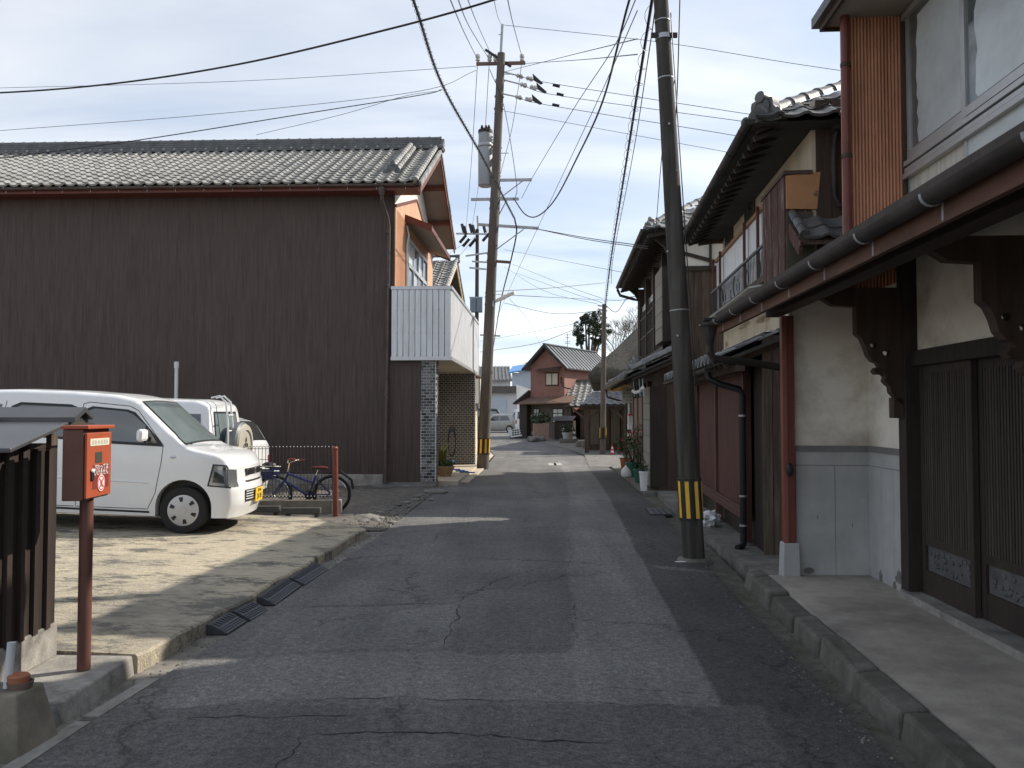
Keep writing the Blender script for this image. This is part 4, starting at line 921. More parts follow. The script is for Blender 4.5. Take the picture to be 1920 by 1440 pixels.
for i, (a, b) in enumerate(((.78, 1.48), (1.52, 2.35), (2.39, 3.35), (3.37, 4.35), (4.39, 5.05))): MB().box(.355, .375, a, b, 3.13, 4.04).build('white_panel', M_PANELW, B)
MB().bar((.345, .76, 4.06), (.345, 5.06, 4.06), .05, .05).build('panel_rail', mat('worn_rail', (0.30, 0.16, 0.08), .7, .3, 8, .3), B)
for y in (2.37, 4.37, 5.05, 1.50):
    MB().bar((.30, y, 3.1), (.30, y, 4.10), .035, .035).build('railing_post', M_WOODR, B)
MB().bar((.27, .74, 3.53), (.27, 5.06, 3.53), .03, .03).build('handrail', M_BLACK, B)
MB().bar((.27, .74, 3.16), (.27, 5.06, 3.16), .025, .025).build('handrail', M_BLACK, B)
ib = MB().tube([(.27, 0, 3.16), (.27, 0, 3.53)], .0045, 4).mesh('iron_bar', M_BLACK)
y = .80
while y < 5.05: inst('iron_bar', ib, B, Matrix.Translation((0, y, 0))); y += .092
def loop_bar(y, z, a, c):
    return MB().tube([(.255, y + a * math.cos(t), z + c * math.sin(t)) for t in [i * 2 * math.pi / 14 for i in range(15)]], .005, 4).build('iron_scroll', M_BLACK, B)
for y, z, a, c in ((1.2, 3.28, .06, .11), (1.2, 3.25, .03, .06), (1.95, 3.28, .06, .11), (2.6, 3.27, .08, .10), (2.9, 3.32, .06, .14), (3.15, 3.24, .04, .06), (3.7, 3.27, .08, .10), (3.95, 3.32, .06, .14), (4.7, 3.27, .07, .10)): loop_bar(y, z, a, c)
# shutter box with peeling paint, orange end
tb = MB().box(.20, .45, -.36, .66, 2.75, 3.96).build('shutter_box', M_PEEL, B)
pk2 = MB().box(.183, .199, 0, .140, 2.75, 3.96).mesh('shutter_board', M_PEEL)
for i in range(7): inst('shutter_board', pk2, tb, Matrix.Translation((.004 * (i % 2), -.355 + i * .145, 0)))
MB().box(.17, .46, -.40, .70, 3.96, 4.0).build('shutter_cap', M_WOODD, tb)
MB().hexa([(.20, -.39, 3.61), (.50, -.39, 3.60), (.50, -.362, 3.60), (.20, -.362, 3.61)], [(.20, -.39, 3.95), (.54, -.39, 3.98), (.54, -.362, 3.98), (.20, -.362, 3.95)]).build('shutter_end', mat('orange_plaster', (0.46, 0.235, 0.115), .9, .12, 5, .2, 60, col2=(0.10, 0.075, 0.06), c2scale=5, c2pos=.64), tb)
MB().box(.20, .46, -.385, -.362, 2.6, 3.58).build('shutter_side', mat('olive_board', (0.075, 0.068, 0.052), .8, .2, 5, .2), tb)
# boarded side wall facing the camera
pk3 = [MB().box(0, .145, -.385, -.362, 2.3, 4.72).mesh('plank', M_WOODD), MB().box(0, .17, -.389, -.362, 2.3, 4.72).mesh('plank', M_WOODD)]
x = .50
for i in range(8): inst('plank', pk3[i % 2], B, Matrix.Translation((x, 0, 0))); x += .151 if i % 2 == 0 else .176
# little tiled lean-to against that side
m = MB(); m.hexa([(.24, -.80, 3.16), (1.75, -.80, 3.16), (1.75, -.39, 3.44), (.24, -.39, 3.44)], [(.24, -.80, 3.20), (1.75, -.80, 3.20), (1.75, -.39, 3.48), (.24, -.39, 3.48)])
lt = m.build('lean_to_roof', M_WOODW, B)
tile_roof(lt, (.24, -.84, 3.19), (1, 0, 0), Vector((0, .41, .28)), 5, 2, .265, .22, TM_D)
MB().bar((.23, -.80, 3.12), (.23, -.39, 3.40), .03, .14).build('verge_board', M_PEEL, B)
ridge_row(lt, (.26, -.84, 3.25), (.26, -.39, 3.55), CAP_S, .2, 'verge_tile')
MB().box(.50, .78, -.62, -.58, 2.6, 3.12).build('gate_board', M_WOODW, B)
m = MB(); m.tube([(.72, -.46, 4.50), (.66, -.46, 4.28), (.655, -.44, 4.1), (.66, -.44, 3.72), (.70, -.45, 3.62), (.95, -.48, 3.56), (1.3, -.52, 3.50)], .028, 8); m.build('downpipe', M_GUTD, B, smooth=True)
MB().box(.64, .80, -.56, -.44, 4.36, 4.50).build('rain_hopper', M_GUTD, B, bevel=.01)
# roof
r2 = hip_roof(B, -.16, 5.6, -.62, 5.2, 4.42, 6.0, oni=.30)
m = MB(); m.hexa([(-.10, -.5, 4.36), (.6, -.5, 4.62), (.6, 5.15, 4.62), (-.10, 5.15, 4.36)], [(-.10, -.5, 4.39), (.6, -.5, 4.65), (.6, 5.15, 4.65), (-.10, 5.15, 4.39)]); m.build('soffit', M_WOODB, B)
rafters(r2, -.12, .5, 4.33, 4.57, -.4, 5.1, .28)
MB().bar((.05, 5.0, 4.40), (.5, 5.0, 4.46), .12, .14).build('bracket_arm', M_WOODW, B)
MB().trough((-.20, 5.2, 4.46), (-.20, -.62, 4.46), .056).build('gutter', M_GUTD, B, smooth=True)
hk = MB().trough((-.20, -.007, 4.46), (-.20, .007, 4.46), .061, 8, .005).tube([(-.16, 0, 4.42), (-.10, 0, 4.33), (-.03, 0, 4.30)], .005, 4).mesh('gutter_hook', M_GUTD)
for i in range(8): inst('gutter_hook', hk, B, Matrix.Translation((0, -.3 + i * .72, 0)))

# ------------------------------------------------------------------ third house on the right
T = thing('dark_timber_house', 'dark timber two storey house with grey shutter boxes and tiled pent roof', 'house', (2.78, 16.0, 0), -math.atan(.06))
MB().box(.05, 5.0, .02, 6.6, .05, 2.6).build('wall_core', M_WOODB, T)
pk4 = MB().box(0, .15, -.012, .015, .05, 2.6).mesh('plank', M_WOODD)
for i in range(9): inst('plank', pk4, T, Matrix.Translation((.05 + i * .155, 0, 0)))
def grey_box(z0, z1, x, y0, y1, n, dark_y):
    sb = MB().box(x, x + .3, y0, y1, z0, z1).build('shutter_box', M_WOODB, T)
    for i in range(n):
        a = z0 + (z1 - z0) * i / n; MB().box(x - .016, x, y0 + .01, y1 - .01, a + .006, z0 + (z1 - z0) * (i + 1) / n - .006).build('shutter_panel', mat('grey_board', (0.235, 0.225, 0.20), .8, .1, 5, .15, 60, rnd=.08), sb)
    return sb
grey_box(.12, 2.05, -.12, -.02, 1.15, 6, 0)
pm_ = MB().box(-.03, .05, -.04, .04, .05, 2.2).mesh('post', M_WOODD)
for y in (1.3, 2.5, 3.7, 4.9, 6.5): inst('post', pm_, T, Matrix.Translation((0, y, 0)))
for y0 in (1.35, 2.55, 3.75): MB().box(-.01, .0, y0, y0 + 1.1, .3, 1.9).build('lattice_panel', M_WOODR, T)
MB().box(-.06, .0, 4.95, 6.4, .1, 1.0).build('low_wall', M_GWALL, T, bevel=.01)
MB().box(-.05, .0, 4.95, 6.4, 1.02, 1.25).build('low_wall', M_GWALL, T)
# pent roof
m = MB(); m.hexa([(-.50, -.35, 2.22), (.50, -.35, 2.66), (.50, 6.9, 2.66), (-.50, 6.9, 2.22)], [(-.50, -.35, 2.26), (.50, -.35, 2.70), (.50, 6.9, 2.70), (-.50, 6.9, 2.26)])
pr3 = m.build('pent_roof', M_SHEET, T)
tile_roof(pr3, (-.55, 6.95, 2.25), (0, -1, 0), Vector((1.0, 0, .44)), 27, 4, .27, .24, TM_G)
ridge_row(pr3, (-.5, -.33, 2.36), (.45, -.33, 2.80), CAP_G, .24, 'verge_tile'); ridge_row(pr3, (-.5, 6.85, 2.36), (.45, 6.85, 2.80), CAP_G, .24, 'verge_tile')
ridge_row(pr3, (.30, 6.9, 2.74), (.30, -.3, 2.74), CAP_G, .27)
onigawara(pr3, (-.34, .75, 2.50), (0, 1, 0), (-1, -.5, 0), .24, M_TILEG)
onigawara(pr3, (-.40, -.32, 2.42), (1, 0, 0), (0, -1, 0), .22, M_TILEG)
ds = MB().lathe([(.062, 0), (.062, .05), (.045, .05), (.045, .042), (.001, .045)], (0, 0, 0), 12, (-1, 0, 0)).mesh('eave_roundel', M_TILEG)
for i in range(27): inst('eave_roundel', ds, pr3, Matrix.Translation((-.57, 6.85 - i * .27, 2.285)))
for i in range(19): inst('eave_roundel', ds, pr2, Matrix.Translation((-.47, 5.0 - i * .27, 2.125)))
for k in (0, 1): ridge_row(pr3, (-.5, -.2 + .14 * k, 2.37), (.45, -.2 + .14 * k, 2.81), CAP_G, .24, 'verge_tile')
rafters(pr3, -.48, .3, 2.18, 2.52, -.3, 6.8, .35)
MB().trough((-.60, 6.9, 2.22), (-.60, -.3, 2.22), .045).build('gutter', M_GUTD, T, smooth=True)
m = MB(); m.tube([(-.60, 6.8, 2.2), (-.56, 6.78, 1.98), (-.30, 6.7, 1.9), (-.06, 6.62, 1.85), (-.06, 6.62, .1)], .035, 8); m.build('downpipe', M_GUTD, T, smooth=True)
m = MB(); m.tube([(-.40, .45, 1.98), (-.36, .30, 1.94), (-.30, .05, 1.96), (-.28, -.25, 2.02)], .035, 8); so_ = m.build('hanging_bundle', M_PLASTW, T, smooth=True)
for y in (.40, .02, -.2): MB().tube([(-.40 + (.4 - y) * .2, y, 2.2), (-.38 + (.4 - y) * .2, y, 1.86)], .010, 5).build('cord', mat('pale_cord', (.35, .5, .55), .7), so_)
# upper storey
MB().box(.42, 5.0, .02, 6.6, 2.5, 5.0).build('upper_wall', M_WOODD, T)
pk5 = MB().box(0, .15, -.012, .018, 2.5, 4.28).mesh('plank', M_WOODW)
for i in range(10): inst('plank', pk5, T, Matrix.Translation((.42 + i * .155, 0.0, 0)))
MB().box(.42, 3.2, -.012, .018, 4.30, 4.92).build('plaster_band', M_WHITEPL, T)
m = MB(); m.bar((.42, -.03, 4.33), (3.2, -.03, 4.33), .04, .09); m.bar((.42, -.032, 4.86), (3.2, -.032, 4.86), .04, .10); m.bar((.42, -.034, 4.66), (1.05, -.034, 4.48), .035, .07); m.build('timber', M_WOODB, T)
for x in (.46, 1.05, 1.8, 2.6): MB().bar((x, -.04, 4.3), (x, -.04, 4.95), .10, .04).build('timber', M_WOODB, T)
grey_box(2.95, 4.42, .16, .22, 1.35, 5, 0)
MB().box(.30, .42, 1.4, 6.5, 2.85, 2.95).build('window_sill', M_WOODB, T)
lb = MB().box(.325, .345, -.012, .012, 2.95, 4.2).mesh('lattice_bar', M_WOODB)
wb = MB().box(.37, .39, 1.4, 6.5, 2.95, 4.4).build('window', M_FROST, T)
for i in range(40): inst('lattice_bar', lb, wb, Matrix.Translation((0, 1.45 + i * .128, 0)))
for z in (3.5, 4.0): MB().box(.315, .35, 1.4, 6.5, z, z + .035).build('lattice_rail', M_WOODB, wb)
for y in (1.4, 3.1, 4.8, 6.5): MB().box(.29, .42, y - .05, y + .05, 2.9, 4.9).build('post', M_WOODB, T)
r3 = hip_roof(T, -.22, 5.6, -.40, 6.95, 5.0, 6.75, tm=TM_G, cap=CAP_G, tmat=M_TILEG, oni=.22)
m = MB(); m.hexa([(-.16, -.3, 4.93), (.6, -.3, 5.1), (.6, 6.9, 5.1), (-.16, 6.9, 4.93)], [(-.16, -.3, 4.96), (.6, -.3, 5.13), (.6, 6.9, 5.13), (-.16, 6.9, 4.96)]); m.build('soffit', M_WOODB, T)
rafters(r3, -.18, .5, 4.90, 5.05, -.3, 6.9, .30)
MB().trough((-.265, 6.95, 5.03), (-.265, -.4, 5.03), .052).build('gutter', M_GUTD, T, smooth=True)
m = MB(); m.tube([(-.27, 6.85, 4.95), (-.20, 6.8, 4.78), (.15, 6.68, 4.66), (.30, 6.64, 4.6), (.30, 6.64, 2.75)], .04, 8); m.build('downpipe', M_GUTD, T, smooth=True)
m = MB(); m.prism([(0, 0), (.30, 0), (.12, -.16), (.02, -.34), (0, -.34)], (.30, 6.62, 4.93), (-1, 0, 0), (0, 0, 1), (0, .08, 0)); m.build('eave_bracket', M_WOODB, T)
m = MB(); m.prism([(0, 0), (.30, 0), (.12, -.16), (.02, -.34), (0, -.34)], (.30, .05, 4.93), (-1, 0, 0), (0, 0, 1), (0, .08, 0)); m.build('eave_bracket', M_WOODB, T)
# ------------------------------------------------------------------ neighbour beyond the brown house
NB = thing('neighbour_house', 'cream gabled house with tiled roof beyond the white balcony', 'house', (-1.75, 27.6, 0), R(-3))
MB().box(-8, -.62, -2.6, 2.9, 0, 5.25).build('wall', M_CREAM, NB)
m = MB(); m.prism([(-2.6, 5.2), (2.9, 5.2), (.1, 6.55)], (-.66, 0, 0), (0, 1, 0), (0, 0, 1), (.04, 0, 0)); m.build('gable_wall', M_CREAM, NB)
m = MB(); m.hexa([(-8, -3.1, 5.0), (-.1, -3.1, 5.0), (-.1, .1, 6.6), (-8, .1, 6.6)], [(-8, -3.1, 5.06), (-.1, -3.1, 5.06), (-.1, .1, 6.66), (-8, .1, 6.66)])
m.hexa([(-8, .1, 6.6), (-.1, .1, 6.6), (-.1, 3.3, 5.0), (-8, 3.3, 5.0)], [(-8, .1, 6.66), (-.1, .1, 6.66), (-.1, 3.3, 5.06), (-8, 3.3, 5.06)])
nr = m.build('roof', M_SHEET, NB)
tile_roof(nr, (-3.2, -3.15, 5.03), (1, 0, 0), Vector((0, 3.2, 1.6)), 11, 14, .28, .25, TM_L)
ridge_row(nr, (-.1, -3.1, 5.12), (-.1, .1, 6.72), CAP_V, .25, 'verge_tile'); ridge_row(nr, (-.08, .1, 6.78), (-6, .1, 6.78), CAP_L, .27)
vt2 = MB().box(-.02, .03, 0, .22, -.10, .02).mesh('verge_tile', M_TILED)
for i in range(14):
    d = Vector((0, -3.2, 1.6)).normalized(); base = Vector((-.1, 3.3, 5.08)) + d * (i * .25); inst('verge_tile', vt2, nr, frame(base + d * .22, (1, 0, 0), -d, Vector((1, 0, 0)).cross(-d)))
onigawara(nr, (-.04, .1, 6.66), (0, 1, 0), (1, 0, 0), .24, M_TILED)
MB().bar((-.12, -3.1, 4.95), (-.12, .1, 6.55), .04, .16).bar((-.12, .1, 6.55), (-.12, 3.3, 4.95), .04, .16).build('verge_board', M_CREAM, NB)
MB().box(-.6, -.1, 2.3, 2.9, 4.75, 5.0).build('eave_box', M_CREAM, NB)
# shop canopy boxes of the same house
can = MB().box(-1.2, .50, -3.4, -1.2, 1.98, 2.88).build('canopy', M_SOFFIT, NB)
for i in range(9): MB().box(.505, .525, -3.4 + i * .245, -3.17 + i * .245, 2.0, 2.85).build('canopy_panel', M_PANELW, can)
for i in range(6): MB().box(-.95 + i * .245, -.73 + i * .245, -3.425, -3.405, 2.0, 2.85).build('canopy_panel', mat('canopy_grey', (.20, .19, .18), .6), can)
MB().box(-1.2, .535, -3.44, -1.18, 2.88, 2.93).build('canopy_cap', M_REDTRIM, can); MB().box(-1.2, .535, -3.44, -1.18, 1.94, 1.98).build('canopy_cap', M_REDTRIM, can)
can2 = MB().box(-1.2, .62, .6, 3.2, 1.85, 2.72).build('canopy', M_SOFFIT, NB)
for i in range(10): MB().box(.625, .645, .6 + i * .255, .84 + i * .255, 1.87, 2.70).build('canopy_panel', M_PANELW, can2)
for i in range(7): MB().box(-1.1 + i * .245, -.88 + i * .245, .575, .595, 1.87, 2.70).build('canopy_panel', M_PANELW, can2)
MB().box(-1.2, .65, .57, 3.21, 2.72, 2.77).build('canopy_cap', M_REDTRIM, can2)
sh = MB().box(-.6, .32, -3.0, -2.92, .05, 1.95).build('shop_front', M_WHITEPL, NB)
for i in range(4): MB().box(.33, .36, -2.9 + i * .9, -2.1 + i * .9, .15, 1.9).build('shutter', M_PANELW, sh)
MB().box(-.6, .325, -2.9, 2.9, .05, 1.94).build('ground_floor_wall', M_CREAM, NB)
MB().tube([(.42, -2.6, .02), (.42, -2.6, 1.95)], .06, 8).build('canopy_post', M_ALU, NB)

# ------------------------------------------------------------------ thatched house and its porch
TH = thing('thatched_house', 'ochre walled farmhouse under a thick grey thatched roof', 'house', (3.3, 36.0, 0), R(-6))
MB().box(.7, 8.5, .8, 11, 0, 3.4).build('wall', M_OCHRE, TH)
def thatch():
    bm = bmesh.new(); x0, x1, y0, y1 = 0, 10.5, -.2, 12.0; ez, rz = 2.95, 8.3
    xm = (x0 + x1) / 2; nx, ny = 44, 40; vs_ = {}
    for j in range(ny + 1):
        for i in range(nx + 1):
            u, v = i / nx, j / ny; x = x0 + (x1 - x0) * u; y = y0 + (y1 - y0) * v
            d = min(x - x0, x1 - x, (y - y0), (y1 - y)); z = ez + .30 + (rz - ez) * min(1, d / (xm - x0)) * (0.92 + .08 * min(1, d / 5))
            z += .10 * mnoise.noise((x * .9, y * .9, 0)) + .05 * mnoise.noise((x * 3, y * 3, 3))
            if d == 0: z = ez + .22
            vs_[i, j] = bm.verts.new((x + .06 * mnoise.noise((x, y * 2, 5)), y + .06 * mnoise.noise((x * 2, y, 9)), z))
    for j in range(ny):
        for i in range(nx): bm.faces.new((vs_[i, j], vs_[i + 1, j], vs_[i + 1, j + 1], vs_[i, j + 1]))
    be = [e for e in bm.edges if e.is_boundary]; r = bmesh.ops.extrude_edge_only(bm, edges=be)
    c = Vector((xm, (y0 + y1) / 2, 0))
    for g in r['geom']:
        if isinstance(g, bmesh.types.BMVert):
            d = (c - g.co); d.z = 0; g.co += d.normalized() * .25; g.co.z = ez - .15 + .04 * mnoise.noise(g.co)
    be = [e for e in bm.edges if e.is_boundary]; bmesh.ops.contextual_create(bm, geom=be)
    bmesh.ops.recalc_face_normals(bm, faces=bm.faces[:])
    me = bpy.data.meshes.new('thatch'); bm.to_mesh(me); bm.free(); me.materials.append(M_THATCH)
    me.polygons.foreach_set('use_smooth', [True] * len(me.polygons))
    o = bpy.data.objects.new('thatch', me); COL.objects.link(o); o.parent = TH
thatch()
PO = thing('tiled_porch', 'low open porch with braced posts and grey tiled roof before the thatched house', 'porch', (2.62, 31.9, 0), R(-4))
m = MB(); m.hexa([(0, -.3, 1.80), (6, -.3, 1.80), (6, 2.6, 2.36), (.55, 2.6, 2.36)], [(0, -.3, 1.85), (6, -.3, 1.85), (6, 2.6, 2.41), (.55, 2.6, 2.41)]); pro = m.build('roof', M_SHEET, PO)
tile_roof(pro, (0, -.34, 1.835), (1, 0, 0), Vector((0, 2.9, .56)), 22, 10, .265, .29, tile_mesh('roof_tile', .265, .29, .032, mat('blue_grey_tile', (0.055, 0.062, 0.078), .42, .25, 6, .2, 60, rnd=.15)), inside=lambda u, v: u > v * .2)
for i, x in enumerate((.25, 1.75, 3.2, 4.6)):
    po = MB().box(x - .08, x + .08, -.02, .14, 0, 1.80).build('post', M_WOODD, PO)
    MB().bar((x + .05, .06, 1.30), (x + .60, .06, 1.72), .08, .09).build('brace', M_WOODD, po); MB().bar((x - .05, .06, 1.30), (x - .55, .06, 1.72), .08, .09).build('brace', M_WOODD, po)
MB().bar((-.05, .06, 1.74), (6, .06, 1.74), .12, .14).build('beam', M_WOODD, PO)
MB().box(.3, 6, 2.3, 2.45, 0, 2.2).build('back_wall', M_WOODD, PO)
for i in range(9): MB().box(.45 + i * .42, .80 + i * .42, 2.25, 2.295, .25, 2.1).build('board', M_WOODW if i % 2 else mat('pale_board', (.13, .115, .09), .8, .2, 5, .2, 20, stretch=(5, 5, .5)), PO)
MB().box(1.9, 2.6, 1.7, 2.2, .02, .45).build('bench', M_CONC, PO, bevel=.02)

# ------------------------------------------------------------------ red house at the bend
RH = thing('red_house', 'small terracotta red house with grey metal roof where the street bends', 'house', (2.15, 50.5, 0), R(-29))
w2 = 1.15; ov = .35
m = MB(); m.prism([(-w2, 0), (w2, 0), (w2, 4.40), (0, 5.52), (-w2, 4.40)], (0, 0, 0), (1, 0, 0), (0, 0, 1), (0, 7, 0)); m.build('wall', M_REDWALL, RH)
m = MB()
for s_ in (-1, 1):
    a = [(0, -.45, 5.62), (s_ * (w2 + ov), -.45, 4.16), (s_ * (w2 + ov), 7.4, 4.16), (0, 7.4, 5.62)]
    m.hexa(a, [(p[0], p[1], p[2] + .07) for p in a])
rr = recalc(m.build('roof', M_METROOF, RH))
for s_ in (-1, 1):
    for i in range(16):
        y = -.42 + i * .52; MB().bar((s_ * .02, y, 5.72), (s_ * (w2 + ov), y, 4.255), .04, .05).build('roof_seam', M_METROOF, rr)
MB().bar((0, -.46, 5.74), (0, 7.4, 5.74), .2, .06).build('ridge_cap', M_METROOF, rr)
MB().bar((w2 + ov + .01, -.45, 4.20), (w2 + ov + .01, 7.4, 4.20), .06, .08).build('gutter', M_GUTD, RH)
MB().bar((0, -.47, 5.60), (w2 + ov, -.47, 4.16), .04, .14).bar((0, -.47, 5.60), (-w2 - ov, -.47, 4.16), .04, .14).build('verge_board', M_GUTD, RH)
wd = MB().box(-.12, .78, -.03, .02, 3.18, 4.0).build('window', M_WOODB, RH)
for a, b in ((-.05, .30), (.36, .71)): MB().box(a, b, -.045, -.031, 3.26, 3.93).build('pane', M_CURTAIN, wd)
m = MB(); m.hexa([(-.60, -.45, 4.06), (.95, -.45, 4.10), (.95, 0, 4.32), (-.60, 0, 4.18)], [(-.60, -.45, 4.10), (.95, -.45, 4.14), (.95, 0, 4.37), (-.60, 0, 4.23)]); m.build('window_awning', M_WOODW, RH)
m = MB(); m.hexa([(-w2 - .35, -1.15, 2.05), (w2 + 1.0, -1.15, 2.10), (w2 + .7, 0, 2.50), (-w2 + .02, 0, 2.45)], [(-w2 - .35, -1.15, 2.12), (w2 + 1.0, -1.15, 2.17), (w2 + .7, 0, 2.57), (-w2 + .02, 0, 2.52)])
pr4 = m.build('pent_roof', mat('rusty_sheet', (.19, .115, .08), .8, .3, 3, .2, 20, stain=(.10, .07, .055), samt=.6), RH)
m = MB(); m.hexa([(-w2 - .65, -1.1, 2.06), (-w2 - .05, -.2, 2.85), (-w2 - .05, 3, 2.85), (-w2 - .65, 3, 2.06)], [(-w2 - .65, -1.1, 2.14), (-w2 - .05, -.2, 2.94), (-w2 - .05, 3, 2.94), (-w2 - .65, 3, 2.14)]); m.build('side_roof', M_TILED, RH)
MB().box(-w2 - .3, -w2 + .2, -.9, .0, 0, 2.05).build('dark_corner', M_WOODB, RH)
MB().box(-w2 + .2, w2 + .6, -.35, -.05, 0, 2.2).build('shop_front', mat('shop_wall', (.12, .10, .085), .85, .3, 4, .2), RH)
for a, b in ((-.75, -.35), (.55, 1.25)):
    f = MB().box(a, b, -.40, -.355, .95, 1.80).build('window', M_WOODB, RH)
    for i in range(2):
        for k in range(3): MB().box(a + .05 + i * (b - a - .05) / 2, a + i * (b - a - .05) / 2 + (b - a) / 2 - .02, -.412, -.401, 1.0 + k * .27, 1.22 + k * .27).build('pane', M_FROST, f)
MB().tube([(.95, -.05, 3.7), (.98, -.08, 3.35), (1.15, -.08, 3.1), (1.4, -.08, 3.0), (1.6, -.08, 3.0)], .04, 6).build('drain_hose', M_GUTD, RH)
# tiled outbuilding attached to the right
OB = thing('tiled_outbuilding', 'low outbuilding with checkered pale tile roof beside the red house', 'outbuilding', (4.9, 49.0, 0), R(-12))
MB().box(-.9, 3.4, 0.2, 5, 0, 2.2).build('wall', M_WOODD, OB)
m = MB(); m.hexa([(-1.3, -.6, 1.85), (3.5, -.6, 1.85), (3.5, 2.4, 3.40), (-1.9, 2.4, 3.40)], [(-1.3, -.6, 1.92), (3.5, -.6, 1.92), (3.5, 2.4, 3.47), (-1.9, 2.4, 3.47)]); ob = m.build('roof', M_SHEET, OB)
tile_roof(ob, (-1.75, -.62, 1.91), (1, 0, 0), Vector((0, 3, 1.55)), 14, 9, .37, .37, tile_mesh('roof_tile', .37, .37, .06, M_TILE, .03))
MB().box(-1.9, 3.5, 2.2, 2.6, 3.4, 3.62).build('ridge_courses', M_TILED, ob)
for i in range(8): MB().box(-.85 + i * .45, -.5 + i * .45, .15, .195, .1, 1.8).build('board', M_WOODW, OB)

# ------------------------------------------------------------------ garage and houses far down the street
GA = thing('white_garage', 'white garage with a pale roller shutter at the end of the street', 'garage', (-2.6, 78, 0), R(-6))
MB().box(-1.5, 3.0, 0, 8, -.1, 3.4).build('wall', M_GWALL, GA)
MB().box(-1.8, 3.05, -.35, 8, 3.4, 4.05).build('roof_edge', mat('garage_roof', (.12, .105, .095), .8, .2, 2, .1), GA)
m = MB(); ribbed(m, (2.1, -.02, .1), (-1, 0, 0), (0, 0, 1), (0, -1, 0), 3.4, 2.8, 3.4, .02)
shm = m.build('shutter', M_GWALL, GA)
for i in range(14): MB().box(-1.3, 2.1, -.07, -.045, .1 + i * .205, .29 + i * .205).build('shutter_slat', mat('shutter_slat', (.50, .56, .62), .6, .06, 3, .05), shm)
m = MB(); m.prism([(0, 0), (5, 0), (5, 3.0), (0, 4.3)], (3.05, 0, -.1), (.75, .66, 0), (0, 0, 1), (-.66 * .2, .75 * .2, 0)); m.build('side_wall', M_GWALL, GA)
HB = thing('blue_roof_house', 'pale blue house with a bright blue sheet roof behind the red house', 'house', (2.2, 92, 0), R(-4))
MB().box(-2.2, 3.5, 0, 7, 0, 6.0).build('wall', M_BLUEWALL, HB)
m = MB(); m.hexa([(-2.6, -.5, 5.9), (3.8, -.5, 6.9), (3.8, 7, 8.0), (-2.6, 7, 7.0)], [(-2.6, -.5, 6.05), (3.8, -.5, 7.05), (3.8, 7, 8.15), (-2.6, 7, 7.15)]); m.build('roof', M_BLUEROOF, HB)
wnb = MB().box(.4, 3.2, -.08, .02, 2.8, 5.0).build('window', M_ALU, HB)
for i in range(2): MB().box(.5 + i * 1.35, 1.72 + i * 1.35, -.10, -.081, 2.9, 4.85).build('pane', M_WINDOW, wnb)
HT = thing('far_tiled_house', 'distant house with small tiled gable above the blue roof', 'house', (3.5, 112, 0), R(-10))
MB().box(-2.5, 3.5, 0, 7, 0, 7.4).build('wall', M_BLUEWALL, HT)
m = MB(); m.prism([(-3.2, 7.2), (3.9, 7.2), (.3, 9.0)], (0, -.5, 0), (1, 0, 0), (0, 0, 1), (0, 8, 0)); m.build('roof', M_TILED, HT)
m = MB(); m.prism([(-2.3, 7.25), (2.9, 7.25), (.3, 8.5)], (0, -.62, 0), (1, 0, 0), (0, 0, 1), (0, .1, 0)); m.build('gable_wall', mat('pinkish_wall', (.5, .42, .38), .8), HT)
HF = thing('far_grey_house', 'distant grey tiled house above the white garage', 'house', (-3.2, 105, 0), R(-4))
MB().box(-3, 3.0, 0, 6, 0, 6.0).build('wall', M_GWALL, HF)
m = MB(); m.hexa([(-3.4, -.6, 5.5), (3.3, -.6, 5.5), (2.6, 3, 7.4), (-3, 3, 7.4)], [(-3.4, -.6, 5.7), (3.3, -.6, 5.7), (2.6, 3, 7.6), (-3, 3, 7.6)]); hfr = m.build('roof', M_TILEG, HF)
for i in range(14): MB().bar((-3.2 + i * .49, -.6, 5.75), (-3.0 + i * .43, 3, 7.65), .12, .1).build('tile_row', M_TILEG, hfr)
wf = MB().box(-1.5, -.2, -.06, .02, 3.4, 4.6).build('window', M_ALU, HF); MB().box(-1.4, -.3, -.08, -.061, 3.5, 4.5).build('pane', M_WINDOW, wf)
hl = MB(); pts = [(-400 + i * 25, 7 + 5 * mnoise.noise((i * .35, 0, 0)) + 4 * math.exp(-((i - 17.5) / 6) ** 2)) for i in range(36)]
for x, h in pts: hl.v += [Vector((x, 330, -2)), Vector((x, 330 + h * 4, h)), Vector((x, 480, -2))]
for i in range(35): hl.f += [(3 * i, 3 * i + 3, 3 * i + 4, 3 * i + 1), (3 * i + 1, 3 * i + 4, 3 * i + 5, 3 * i + 2)]
tag(hl.build('hills', M_FAR, smooth=True), kind='structure')
